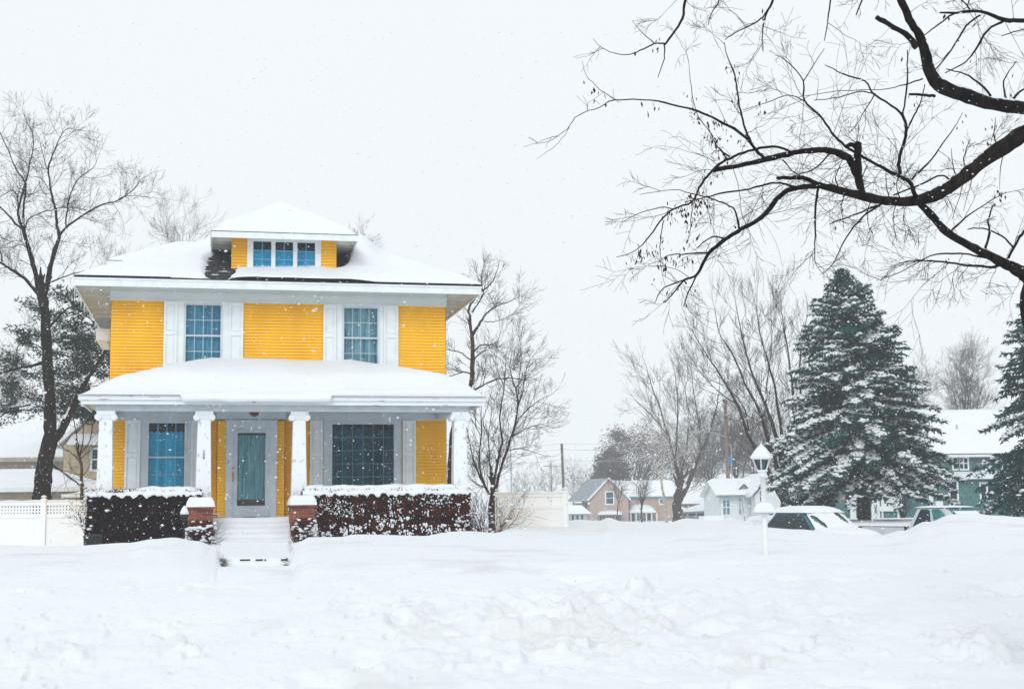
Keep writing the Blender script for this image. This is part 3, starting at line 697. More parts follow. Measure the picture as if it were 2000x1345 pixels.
s_.grid(lambda a, b_: (EU0-.01+(EU1-EU0+.02)*a, EV0-.02+(EV1-EV0+.04)*b_, roof_z(EU0+(EU1-EU0)*a, EV0+(EV1-EV0)*b_)+max(-.05 if -2.6 < EU0+(EU1-EU0)*a < -.75 or EV0+(EV1-EV0)*b_ > .0 else .04, snow_t(EU0+(EU1-EU0)*a, EV0+(EV1-EV0)*b_))), 200, 240)
s_.build('snow', 'snow', roof, smooth=True)

# dormers
def dormer(cu, cv, rot, wall_half, eave_half, windows, depth, label=None):
    """front at local (0, 0), running back along +y"""
    dm = bpy.data.objects.new('dormer', None); COL.objects.link(dm); dm.parent = house; dm.location = (cu, cv, 0); dm.rotation_euler = (0, 0, rot)
    if label: dm['label'] = label
    EZ = 8.50; FB = 8.33
    wl = MB(); zb = 7.55; h_ = wall_half
    wx = .93 if windows else .0
    if windows:
        clap(wl, (-h_, 0), (h_-wx, 0), zb, FB+.08, (0, -1)); clap(wl, (wx, 0), (h_-wx, 0), zb, FB+.08, (0, -1))
    else: clap(wl, (-h_, 0), (2*h_, 0), zb, FB+.1, (0, -1))
    wl.box(-h_+.01, h_-.01, .004, .03, FB+.085, FB+.095); wl.build('wall', 'yellow', dm)
    sw = MB(); sw.box(-h_, -h_+.04, .001, depth, zb-.35, FB+.1); sw.box(h_-.04, h_, .001, depth, zb-.35, FB+.1); sw.build('side_wall', 'brown_shingle', dm)
    e = eave_half; ov = .5
    f = MB(); f.box(-e, e, -ov, -ov+.035, FB, EZ-.015); f.box(-e, -e+.035, -ov+.036, depth, FB, EZ-.015); f.box(e-.035, e, -ov+.036, depth, FB, EZ-.015); f.build('fascia', 'white', dm)
    f = MB(); f.box(-e-.01, e+.01, -ov-.01, depth, EZ-.014, EZ-.002); f.build('roof_edge', 'darkwood', dm)
    f = MB(); f.box(-e+.036, e-.036, -ov+.036, depth, FB+.085, FB+.10)
    for i in range(7):
        y_ = -ov+.1+i*.4
        if y_ < -.05: continue
        f.box(-e+.04, -h_, y_, y_+.04, FB, FB+.085); f.box(h_, e-.04, y_, y_+.04, FB, FB+.085)
    f.build('soffit', 'soffit', dm)
    rd = 3.0; pk = .60 if windows else .48
    def dz(x, y): return EZ+pk*max(0, min(e-abs(x), y+ov))
    f = MB(); f.grid(lambda a, b_: (-e+2*e*a, -ov+(depth+ov)*b_, dz(-e+2*e*a, -ov+(depth+ov)*b_)+(.12 if windows else .05)*sstep(min(e-abs(-e+2*e*a), (depth+ov)*b_+.02)/.35)+.0), 60, 60)
    f.build('roof', 'snow', dm, smooth=True)
    if windows:
        fr = MB(); z0, z1 = 7.67, 8.37
        xs = [-wx]
        cs = [(-.78, -.33), (-.225, .22), (.325, .775)]
        cs = [(a-.0, b) for a, b in cs]
        fr.box(-wx, cs[0][0], -.04, .05, zb+.02, FB+.08); fr.box(cs[2][1], wx, -.04, .05, zb+.02, FB+.08); fr.box(cs[0][1], cs[1][0], -.04, .05, zb+.02, FB+.08); fr.box(cs[1][1], cs[2][0], -.04, .05, zb+.02, FB+.08)
        for a, b in cs: fr.box(a, b, -.039, .05, z1-.02, FB+.08); fr.box(a, b, -.039, .05, zb+.02, z0)
        fr.build('window_frame', 'white', dm)
        mt = MB(); gl = MB(); cu_ = MB(); vl = MB(); bk = MB()
        for a, b in cs:
            m_ = (a+b)/2; zt = z1-.02
            mt.box(m_-.008, m_+.008, .0, .015, z0, zt)
            for k in (1, 2): mt.box(a, b, .001, .014, z0+(zt-z0)*k/3-.008, z0+(zt-z0)*k/3+.008)
            gl = MB(); gl.box(a+.001, b-.001, .025, .029, z0+.001, zt-.001); gl.build('pane', 'glass', dm)
            cu_.grid(lambda p_, q_: (a-.01+(b-a+.02)*p_, .10, z0-.02+(zt-z0)*.72*q_), 6, 1)
            vl.box(a-.02, b+.02, .12, .13, z0-.02, zt+.03)
        mt.build('muntins', 'muntin_blue', dm); cu_.build('blind', 'cur_deep', dm); vl.build('backing', 'valance', dm)
    return dm
DC = (DU0+DU1)/2
dormer(DC, DV, 0, (DU1-DU0)/2, (hp(699, 457, -.4)[0]-hp(412, 447, -.4)[0])/2, True, 3.9, 'front roof dormer with a row of three windows')
dormer(hp(209, 508, 4.35)[0]+.5, 6.15, -math.pi/2, 1.32, 1.83, False, 3.7, 'windowless left side dormer under snow')
# back wings seen past the left corner
rw = MB(); rw.box(-4.75, 1, 8.6, 12, .5, 5.1); rw2 = rw.build('rear_wing', 'yellow', house)
q = MB(); q.box(-5.15, 1.3, 8.35, 12.3, 5.12, 5.32); q.build('fascia', 'white', rw2)
q = MB(); q.grid(lambda a, b_: (-5.17+6.5*a, 8.33+4*b_, 5.33+.30*max(0, min(6.5*a, 4*b_, 4*(1-b_), 1.6))+.08*sstep(a*8)), 40, 20); q.build('snow', 'snow', rw2, smooth=True)
bw = MB(); bw.box(-4.5, UL-.003, 5.4, 7.4, 6.30, 6.345); bw2 = bw.build('side_eave', 'soffit', house)
q = MB(); q.box(-4.78, UL-.004, 5.1, 7.6, 6.35, 6.62); q.build('fascia', 'white', bw2)
q = MB(); q.box(-4.80, UL-.004, 5.08, 7.62, 6.621, 6.68); q.build('snow', 'snow', bw2, bevel=.03)
ri = random.Random(3); M['ice'] = mat('ice', (.75, .80, .85), .2, .05, spec=.5)
for k in range(30):
    ic = MB()
    v = ri.uniform(EV0+.1, 7); L = ri.uniform(.04, .16) if k > 5 else ri.uniform(.2, .42)
    ic.tube([(EU0+.02, v, 6.99), (EU0+.02, v+.005, 6.99-L)], [.012, .001], 5)
    ic.build('icicle', 'ice', house)
# ---------------------------------------------------------------- bare trees
def rot_off(d, ang, rnd, az=None):
    a = d.cross(Vector((0, 0, 1)) if abs(d.z) < .95 else Vector((1, 0, 0))); a.normalize(); b = d.cross(a)
    az = rnd.uniform(0, 2*math.pi) if az is None else az
    return (d*math.cos(ang)+(a*math.cos(az)+b*math.sin(az))*math.sin(ang)).normalized()
class Tree:
    def __init__(s, seed): s.rnd = random.Random(seed); s.trunk = MB(); s.crown = MB(); s.leaf = MB(); s.snow = MB(); s.rt = .03
    def branch(s, p, d, L, r, lev, P):
        rnd = s.rnd; n = 5 if lev > 0 else 3; pts = [p.copy()]; rad = [r]; q = p.copy(); dd = d.copy()
        for i in range(n):
            dd = (dd+Vector((rnd.uniform(-1, 1), rnd.uniform(-1, 1), rnd.uniform(-1, 1)))*P.get('wob', .18)+Vector((0, 0, P.get('up', .06)))).normalized()
            q = q+dd*(L/n); pts.append(q.copy()); rad.append(max(P.get('rmin', .003), r*(1-.62*(i+1)/n)))
        (s.trunk if r > s.rt else s.crown).tube(pts, rad, 6 if r > .06 else (4 if r > .02 else 3), cap=False)
        if P.get('snow') and r > .025:
            for i in range(n):
                a, b = pts[i], pts[i+1]
                if abs((b-a).normalized().z) < .75 and rnd.random() < P['snow']:
                    s.snow.tube([a+Vector((0, 0, rad[i]*.75)), b+Vector((0, 0, rad[i+1]*.75))], [rad[i]*.6, rad[i+1]*.6], 4)
        if lev <= 0: return
        nc = P['nc'][min(lev, len(P['nc'])-1)]
        for k in range(nc):
            f = rnd.uniform(.22, 1) if k < nc-1 else 1.
            x = f*n; i = min(int(x), n-1); pp = pts[i].lerp(pts[i+1], x-i)
            loc = (pts[i+1]-pts[i]).normalized()
            cd_ = rot_off(loc, math.radians(rnd.uniform(*P.get('ang', (22, 52)))) if k < nc-1 else .2, rnd)
            Lr = P.get('lr', .62)*rnd.uniform(.7, 1.2)*(1.15-.45*f)
            s.branch(pp, cd_, L*Lr, max(P.get('rmin', .003), rad[i]*P.get('rr', .55)), lev-1, P)
    def along(s, pts, rad, dens, L, lev, P, start=.1, side=None, r=None):
        rnd = s.rnd
        for i in range(len(pts)-1):
            a, b = pts[i], pts[i+1]; seg = (b-a).length
            if i < start*(len(pts)-1): continue
            nn = dens*seg; nn = int(nn)+(1 if rnd.random() < nn-int(nn) else 0)
            for k in range(nn):
                f = rnd.random(); p = a.lerp(b, f)
                d = rot_off((b-a).normalized(), math.radians(rnd.uniform(30, 75)), rnd)
                if side is not None: d = (d+Vector(side)).normalized()
                s.branch(p, d, L*rnd.uniform(.45, 1.25), r or max(.003, min(rad[i]*.5, P.get('rtw', .012))), lev, P)
    def finish(s, root, base, tm, cm, lm=None):
        if s.trunk.v: s.trunk.build('trunk', tm, root, smooth=True, origin=base)
        if s.crown.v: s.crown.build('crown', cm, root, origin=base)
        if s.leaf.v: s.leaf.build('leaves', lm or 'deadleaf', root, origin=base)
        if s.snow.v: s.snow.build('snow', 'snow_fine', root, smooth=True, origin=base)
def smooth_path(pts, rad, k=3, jit=0., rnd=None):
    P = []; Rr = []
    n = len(pts)
    for i in range(n-1):
        p0, p1, p2, p3 = pts[max(i-1, 0)], pts[i], pts[i+1], pts[min(i+2, n-1)]
        for j in range(k):
            t = j/k; t2 = t*t; t3 = t2*t
            q = .5*((2*p1)+(p2-p0)*t+(2*p0-5*p1+4*p2-p3)*t2+(3*p1-p0-3*p2+p3)*t3)
            if jit and (i or j): q = q+Vector((rnd.uniform(-1, 1), rnd.uniform(-1, 1), rnd.uniform(-1, 1)))*jit
            P.append(q); Rr.append(rad[i]*(1-t)+rad[i+1]*t)
    P.append(pts[-1]); Rr.append(rad[-1])
    return P, Rr
class Traced(Tree):
    """limbs laid out in the view, each with its own true distance, then given real thickness"""
    def __init__(s, seed, depth): super().__init__(seed); s.nodes = []; s.depth = depth
    def limb(s, pts, dd=0., root=False, mb=None, n=8, jit=.55, cap=False, cont=True):
        x0, y0 = pts[0][0], pts[0][1]
        d0 = s.depth
        if s.nodes and not root:
            best = min(s.nodes, key=lambda q: (q[0]-x0)**2+(q[1]-y0)**2)
            if (best[0]-x0)**2+(best[1]-y0)**2 < 60**2: d0 = best[2]
        N = len(pts); P = []; Rr = []; cum = [0.]
        for i in range(1, N): cum.append(cum[-1]+math.hypot(pts[i][0]-pts[i-1][0], pts[i][1]-pts[i-1][1]))
        for i, q in enumerate(pts):
            D = d0+dd*cum[i]/100.
            P.append(at(q[0], q[1], D)); Rr.append(px_r(q[2], D)); 
        jw = jit*px_r(1.6, s.depth)
        P, Rr = smooth_path(P, Rr, 4, jw, s.rnd)
        k = 0
        for i in range(len(P)):
            f = i/(len(P)-1)*(N-1); a = min(int(f), N-2); t = f-a
            s.nodes.append((pts[a][0]*(1-t)+pts[a+1][0]*t, pts[a][1]*(1-t)+pts[a+1][1]*t, P[i].y))
        Rr = [r_*(1+.22*noise.noise(P[i]*3.1)+s.rnd.uniform(-.07, .09)) for i, r_ in enumerate(Rr)]
        m_ = mb or (s.trunk if max(Rr) > s.rt else s.crown)
        m_.tube(P, Rr, n if max(Rr) > .03 else 5, cap=True)
        return P, Rr
def hang_leaves(mb, p, rnd, n, spread=.05, size=.035):
    for k in range(n):
        q = p+Vector((rnd.gauss(0, spread), rnd.gauss(0, spread), rnd.gauss(-.03, spread)))
        L = size*rnd.uniform(.6, 1.4); w_ = L*rnd.uniform(.12, .26); a = rnd.uniform(0, 6.28)
        sx = Vector((math.cos(a), math.sin(a), 0))*w_; dn = Vector((rnd.uniform(-.45, .45), rnd.uniform(-.4, .4), -1))*L
        tw = Vector((rnd.uniform(-1, 1), rnd.uniform(-1, 1), 0))*w_*.6
        mb.add([q, q+dn*.45+sx, q+dn, q+dn*.5-sx+tw], [(0, 1, 2), (0, 2, 3)])

# ---------------------------------------------------------------- the big tree whose boughs hang into the picture
def big_tree():
    T = Traced(14, 12.0); T.rt = .0; rnd = T.rnd
    base = at(2075, 1120, 12.0); base.z = ground_h(base.x, base.y)-.05
    root = thing('maple_tree', base, 'dark bare tree at the right edge whose thick boughs hang across the sky', 'tree')
    def LB(pts, dd=0., tw=None, n=8, name=None, snow=0., **k):
        """one bough; tw: (density, length, levels)"""
        big = max(p[2] for p in pts) >= 4.5; pts = [(x, y, r*(.86 if r > 3 else .92)) for x, y, r in pts]
        mb = MB() if big else T.crown
        P, Rr = T.limb(pts, dd, mb=mb, n=10 if big else 5, **k)
        if big:
            mb.build('branch', 'bark', root, smooth=True, origin=base)
        if snow:
            for i in range(0, len(P)-1):
                d = (P[i+1]-P[i]).normalized()
                if abs(d.z) < .8 and noise.noise(P[i]*2.2) > -.25:
                    a, b = P[i]+Vector((0, 0, Rr[i]*.78)), P[i+1]+Vector((0, 0, Rr[i+1]*.78))
                    T.snow.tube([a, a.lerp(b, .5)+Vector((0, 0, Rr[i]*.12)), b], [Rr[i]*.36, Rr[i]*.46*rnd.uniform(.6, 1.1), Rr[i+1]*.36], 6)
        if tw:
            T.along(P, Rr, tw[0]*.62, tw[1]*.9, tw[2], TP, start=tw[3] if len(tw) > 3 else .1)
        ends.append((P[-1], (P[-1]-P[-2]).normalized()))
        paths.append((P, Rr, pts))
        return P, Rr
    TP = dict(nc=[0, 4, 5], wob=.26, up=-.0, lr=.6, rr=.62, ang=(20, 60), rmin=.0013, rtw=.0032)
    ends = []; paths = []
    # trunk, out of frame to the right, and the two great boughs
    t_ = MB(); P, Rr = T.limb([(2075, 1200, 52), (2068, 1000, 44), (2055, 800, 40), (2035, 640, 38), (2040, 560, 36), (2075, 430, 34), (2130, 300, 32), (2170, 100, 28), (2190, -200, 22)], 0, root=True, mb=t_, n=14)
    t_.build('trunk', 'bark', root, smooth=True, origin=base)
    LB([(2150, 150, 26), (2090, 215, 22), (2040, 262, 20), (2000, 262, 20), (1961, 286, 18), (1915, 318, 17), (1869, 355, 17), (1832, 378, 16), (1786, 392, 13), (1730, 392, 10), (1693, 385, 10), (1652, 375, 9), (1601, 362, 7.5), (1592, 364, 6.5), (1546, 369, 6), (1518, 388, 5.5), (1500, 412, 5.5), (1481, 429, 5), (1449, 447, 4.6), (1416, 468, 4.2), (1384, 496, 3.8), (1361, 537, 2.8), (1338, 546, 2), (1315, 572, 1.6), (1299, 590, 1)], -.10, (3.2, .55, 2, .25), snow=1)
    LB([(1361, 537, 2), (1343, 576, 1.6), (1336, 599, .9)], .3, (3, .3, 1)); LB([(1338, 546, 1.8), (1297, 562, 1.4), (1278, 592, .7)], -.3, (3, .3, 1))
    LB([(1596, 360, 6), (1573, 348, 5.5), (1545, 347, 5.2), (1518, 347, 4.8)], -.2, None, snow=1)
    LB([(1555, 366, 3), (1535, 360, 2.6), (1509, 357, 2.4), (1463, 369, 2), (1407, 378, 1.7), (1380, 385, 1.3), (1340, 395, .8)], -.4, (4, .4, 2))
    LB([(1684, 385, 9), (1677, 341, 8.5), (1675, 295, 8), (1677, 279, 7)], 0, (3, .4, 1)); LB([(1676, 290, 5), (1664, 282, 5), (1653, 286, 4.6)], 0, (6, .3, 1), snow=1)
    LB([(1676, 345, 8), (1668, 330, 8), (1657, 309, 8), (1620, 295, 8), (1574, 295, 7.4), (1528, 304, 6.8), (1490, 313, 6), (1444, 323, 5.6), (1393, 333, 4.8)], -.12, (3.2, .5, 2, .2), snow=1)
    LB([(1546, 297, 3.4), (1509, 286, 3), (1463, 295, 3), (1426, 309, 2.8), (1398, 327, 2.6), (1370, 360, 2.6), (1352, 394, 2.2), (1315, 408, 2), (1292, 429, 1.7), (1269, 461, 1.4), (1241, 489, 1.1), (1204, 502, .8)], -.25, (5, .42, 2))
    LB([(1495, 311, 4), (1478, 295, 3.8), (1467, 281, 3.8), (1449, 263, 3.2), (1412, 240, 2.8), (1361, 217, 2.4), (1297, 200, 2), (1273, 196, 1.6), (1200, 195, 1.3), (1172, 210, 1), (1131, 224, .9), (1108, 251, .7), (1080, 272, .6), (1045, 281, .4)], -.3, (2.6, .36, 1, .1))
    LB([(1200, 195, 1), (1172, 175, .8), (1144, 147, .6), (1137, 120, .4)], -.2, (1.5, .2, 1)); LB([(1112, 248, .6), (1090, 280, .5), (1048, 311, .3)], -.2)
    LB([(1467, 279, 3), (1453, 244, 2.4), (1444, 207, 2), (1435, 147, 1.6), (1421, 111, 1.2), (1414, 83, .8)], .3, (4, .4, 2))
    LB([(1425, 306, 2), (1400, 285, 1.5), (1385, 255, 1.2), (1362, 225, 1), (1350, 170, .8), (1345, 120, .5)], .2, (4, .35, 2))
    LB([(1798, 400, 7.5), (1786, 378, 6), (1776, 355, 5), (1749, 341, 4), (1698, 313, 3.4), (1652, 286, 3), (1624, 258, 2.6), (1601, 226, 2.4), (1571, 196, 2.2), (1569, 159, 1.6), (1537, 120, 1.2), (1514, 108, .8)], -.25, (3.6, .5, 2))
    LB([(1569, 159, 1.3), (1590, 125, 1), (1610, 95, .7)], .2, (3, .3, 1)); LB([(1571, 197, 1.4), (1540, 186, 1.1), (1500, 200, .9), (1450, 215, .6)], -.2, (3, .4, 1))
    LB([(1758, 339, 4.5), (1756, 313, 4.2), (1767, 276, 3.8), (1770, 253, 3.6), (1763, 226, 3.2), (1735, 203, 2.6), (1707, 184, 2.2), (1689, 159, 1.8), (1647, 145, 1.4), (1611, 127, 1)], .3, (3.4, .45, 2))
    LB([(1763, 226, 2.2), (1770, 184, 1.9), (1772, 138, 1.6), (1772, 99, 1.4)], .3, (2.4, .3, 1)); LB([(1710, 184, 1.6), (1680, 178, 1.4), (1640, 190, 1.1), (1590, 196, .8)], -.3, (3, .4, 1)); LB([(1707, 186, 1.5), (1690, 215, 1.1), (1668, 250, .8), (1655, 262, .6)], -.3, (3, .3, 1))
    LB([(1781, 350, 2.4), (1813, 318, 2), (1841, 281, 1.6), (1864, 249, 1), (1880, 220, .7)], .3, (4, .4, 2)); LB([(1772, 252, 2), (1785, 225, 1.6), (1800, 195, 1.3), (1806, 165, .9)], .3, (4, .35, 2))
    LB([(2040, 600, 24), (2020, 560, 18), (2000, 535, 14.5), (1975, 521, 12), (1938, 502, 10), (1892, 479, 9.2), (1850, 454, 8.6), (1823, 424, 8.2), (1798, 398, 8)], -.1, (2.6, .45, 2, .05), snow=1)
    LB([(1950, 519, 3), (1938, 521, 3), (1892, 518, 2.6), (1841, 511, 2.2), (1795, 509, 1.6), (1756, 514, 1)], -.3, (4, .4, 2)); LB([(1925, 503, 2.6), (1892, 497, 2.2), (1859, 495, 2), (1818, 500, 1.5), (1760, 530, 1), (1712, 548, .6)], -.3, (4, .4, 2))
    LB([(1965, 510, 5), (1984, 475, 4.4), (2000, 452, 4), (2030, 430, 3.5)], .3, (5, .4, 2), snow=1); LB([(1924, 488, 3.4), (1933, 455, 2.8), (1930, 430, 2), (1940, 400, 1.4)], .2, (6, .35, 2)); LB([(1858, 452, 2.4), (1885, 425, 1.8), (1930, 395, 1.3), (1965, 375, .8)], .4, (4, .4, 2))
    LB([(1980, 485, 2.4), (1955, 460, 2), (1920, 446, 1.6), (1890, 448, 1.1)], -.3, (4, .3, 2))
    LB([(2160, 250, 20), (2110, 236, 17), (2060, 220, 15), (2000, 211, 13), (1938, 203, 13), (1892, 189, 15), (1841, 170, 16), (1818, 143, 13.5), (1806, 101, 11.5), (1795, 69, 11), (1776, 37, 10), (1758, -5, 10), (1735, -60, 9), (1700, -140, 7)], -.12, (2.6, .5, 2, .1), snow=1)
    LB([(1790, 92, 8.5), (1772, 69, 7.6), (1744, 53, 6.4), (1712, 34, 5.2)], -.2, None, snow=1); LB([(1826, 188, 3.4), (1800, 185, 3), (1776, 184, 2.6)], -.2, None)
    LB([(2140, 70, 8), (2060, 48, 6), (2000, 41, 4.6), (1961, 39, 4.8), (1915, 23, 3.8), (1869, 25, 2.8), (1836, 25, 1.8)], -.3, (3.4, .4, 2)); LB([(1869, 25, 2.2), (1855, 32, 2), (1827, 53, 1.6), (1804, 69, 1.2)], -.2, (3, .3, 1)); LB([(1894, 18, 2), (1878, 0, 1.6), (1860, -20, 1)], .2)
    LB([(1961, 41, 3.2), (1929, 60, 2.6), (1905, 97, 2.1), (1887, 120, 1.6), (1846, 143, 1.1)], -.2, (3, .4, 2)); LB([(1915, 30, 2.2), (1887, 51, 1.9), (1859, 97, 1.7), (1823, 141, 1.4)], .2, (3, .35, 2)); LB([(2040, 47, 2), (1990, 60, 1.5), (1956, 71, 1)], .1, (3, .3, 1))
    LB([(1935, 188, 2.6), (1915, 165, 2.2), (1885, 145, 1.8), (1848, 135, 1.2)], -.2, (4, .35, 2)); LB([(1978, 193, 2.6), (1995, 178, 2.2), (2030, 160, 1.5)], .2, (4, .35, 2)); LB([(1966, 195, 2), (1960, 160, 1.5), (1985, 120, .9)], .2, (4, .35, 2))
    LB([(1802, 154, 1.6), (1768, 165, 1.3), (1720, 175, 1), (1640, 178, .8), (1560, 190, .6)], -.3, (3, .35, 1))
    # bough above the frame that droops into it
    LB([(2180, -150, 24), (2050, -190, 18), (1880, -170, 13), (1700, -120, 9), (1530, -70, 6), (1400, -55, 4.5), (1345, -30, 3.6), (1338, 0, 3.2), (1333, 37, 2.9), (1315, 65, 2.6), (1297, 88, 2.3)], -.1, (3, .45, 2, .35))
    LB([(1299, 86, 2), (1278, 85, 1.7), (1250, 99, 1.3), (1223, 108, 1), (1181, 97, .7), (1158, 76, .4)], -.3, (3, .28, 1)); LB([(1297, 88, 1.7), (1297, 115, 1.3), (1285, 152, .8)], .1, (5, .35, 2)); LB([(1278, 85, 1.2), (1250, 60, .7), (1235, 40, .4)], -.1, (4, .2, 1))
    LB([(1530, -70, 4), (1512, -20, 3.2), (1509, 0, 3), (1495, 28, 2.2), (1472, 46, 1.7), (1435, 65, 1.2), (1416, 78, .8)], -.2, (6, .4, 2)); LB([(1507, 5, 2), (1490, 50, 1.5), (1490, 100, .9)], .1, (5, .4, 2)); LB([(1415, -56, 2.4), (1405, 0, 1.8), (1390, 25, 1.2), (1383, 50, .7)], 0, (4, .35, 2))
    LB([(1640, -100, 3), (1625, -20, 2.2), (1618, 30, 1.6), (1610, 80, .9)], 0, (4, .45, 2)); LB([(1700, -120, 3), (1690, -20, 2), (1672, 30, 1.2)], 0, (4, .4, 2)); LB([(1880, -170, 3), (1905, -60, 2), (1890, 10, 1.2)], 0, (3, .4, 2))
    # hanging and rising side shoots
    LB([(1599, 366, 3), (1594, 392, 2.6), (1592, 438, 2), (1592, 484, 1.5), (1592, 512, .9), (1612, 540, .5)], 0, (4, .35, 2)); LB([(1721, 399, 2.6), (1684, 425, 2), (1652, 465, 1.6), (1629, 512, 1.2), (1606, 535, .6)], -.2, (3.5, .35, 2)); LB([(1712, 402, 2.4), (1670, 419, 1.8), (1620, 438, 1)], -.3, (4, .35, 2))
    LB([(1445, 449, 2.6), (1442, 438, 2.4), (1435, 410, 2), (1412, 396, 1.8), (1380, 385, 1.5), (1352, 378, 1.2), (1315, 371, .8), (1250, 380, .5)], -.25, (4.5, .4, 2)); LB([(1419, 466, 2), (1389, 463, 1.6), (1361, 484, 1.1)], -.2, (4, .35, 2)); LB([(1389, 493, 2), (1343, 496, 1.5), (1306, 498, 1), (1290, 510, .5)], -.3, (5, .35, 2))
    LB([(1315, 408, 1.4), (1290, 405, 1.1), (1240, 420, .8), (1215, 435, .5)], -.2, (5, .35, 2)); LB([(1352, 396, 1.4), (1350, 430, 1), (1345, 470, .6)], .1, (4, .35, 2))
    LB([(1297, 430, 1.2), (1290, 470, .9), (1290, 520, .6), (1300, 560, .4)], .1, (5, .35, 2)); LB([(1620, 300, 2), (1590, 330, 1.6), (1560, 340, 1.2)], .1, (4, .3, 1)); LB([(1528, 312, 1.6), (1555, 340, 1.3), (1595, 355, 1)], 0)
    LB([(1860, 360, 2.6), (1840, 342, 2.2), (1800, 360, 1.8), (1745, 381, 2)], 0, None)
    for (x, y) in ((1690, 385), (1640, 372), (1760, 392), (1890, 335), (1950, 292), (1740, 392), (1870, 352)):
        LB([(x, y, 1.6), (x-8, y-26, 1.2), (x+rnd.uniform(-14, 14), y-62, .6)], .1, (7, .3, 2)); LB([(x+10, y+8, 1.2), (x+4, y+34, .9), (x+rnd.uniform(-14, 14), y+78, .4)], .1, (6, .35, 2))
    # fine stuff hanging from every bough on the right
    for k in range(46):
        P, Rr, pp = paths[rnd.choice([0, 5, 7, 14, 24, 33])] if len(paths) > 34 else paths[0]
        i = rnd.randrange(2, len(P)-1)
        T.branch(P[i], Vector((rnd.uniform(-.7, .4), rnd.uniform(-.5, .5), rnd.uniform(-1, .8))).normalized(), rnd.uniform(.3, .8), .0032, 2, TP)
    # seed clusters at the shoots of the outer left part, few elsewhere
    vs = T.crown.v
    cand = []
    for i in range(0, len(vs), 3): cand.append(vs[i])
    rnd.shuffle(cand)
    nL = 0
    for p in cand:
        # keep clusters to the outer left of the crown
        d = p-Vector((0, 0, EYE)); k = FPX/(d.dot(_f)); X = 1000+d.dot(CR)*k; Y = 672.5-d.dot(CU)*k
        zone = math.exp(-((X-1370)/85)**2-((Y-230)/110)**2)*1.0+math.exp(-((X-1290)/75)**2-((Y-410)/65)**2)*1.2+math.exp(-((X-1300)/60)**2-((Y-520)/50)**2)*.8+.45*math.exp(-((X-1930)/60)**2-((Y-290)/70)**2)+.4*math.exp(-((X-1460)/60)**2-((Y-120)/50)**2)+.03
        if noise.noise(p*2.5) < -.02: continue
        if rnd.random() < zone*1.6:
            hang_leaves(T.leaf, p, rnd, rnd.randint(1, 4), .035, .036); nL += 1
            if nL > 2600: break
    T.finish(root, base, 'bark', 'bark', 'deadleaf')
    return T
big_tree()
rg = random.Random(21)
def leaf_shell(mb, rnd, n, x0, x1, y0, y1, z0, z1, size, keep=None, depth=.12):
    """many small leaves and twiglets through the outer shell of a clipped box"""
    for k in range(n):
        f = rnd.random(); a, b = rnd.random(), rnd.random(); e = depth*rnd.random()**1.5
        W, D, H = x1-x0, y1-y0, z1-z0; tot = W*H*1.6+W*D+2*D*H*.7; q = f*tot
        bump = .05*noise.noise(Vector((a*W*2.5, b*3, 3)))
        if q < W*H*1.6: p = Vector((x0+a*W, y0+e-bump, z0+b*H)); nn = Vector((0, -1, 0))
        elif q < W*H*1.6+W*D: p = Vector((x0+a*W, y0+b*D, z1-e+bump)); nn = Vector((0, 0, 1))
        elif a < .5: p = Vector((x0+e+bump, y0+rnd.random()*D, z0+b*H)); nn = Vector((-1, 0, 0))
        else: p = Vector((x1-e-bump, y0+rnd.random()*D, z0+b*H)); nn = Vector((1, 0, 0))
        d = (nn+Vector((rnd.uniform(-1, 1), rnd.uniform(-1, 1), rnd.uniform(-.9, .9)))).normalized()*size*rnd.uniform(.6, 1.5)
        s_ = d.cross(Vector((rnd.uniform(-1, 1), rnd.uniform(-1, 1), rnd.uniform(-1, 1)))).normalized()*size*rnd.uniform(.2, .45)
        mb.add([p-s_, p+d*.5-s_*.2, p+d, p+s_], [(0, 1, 2, 3)])
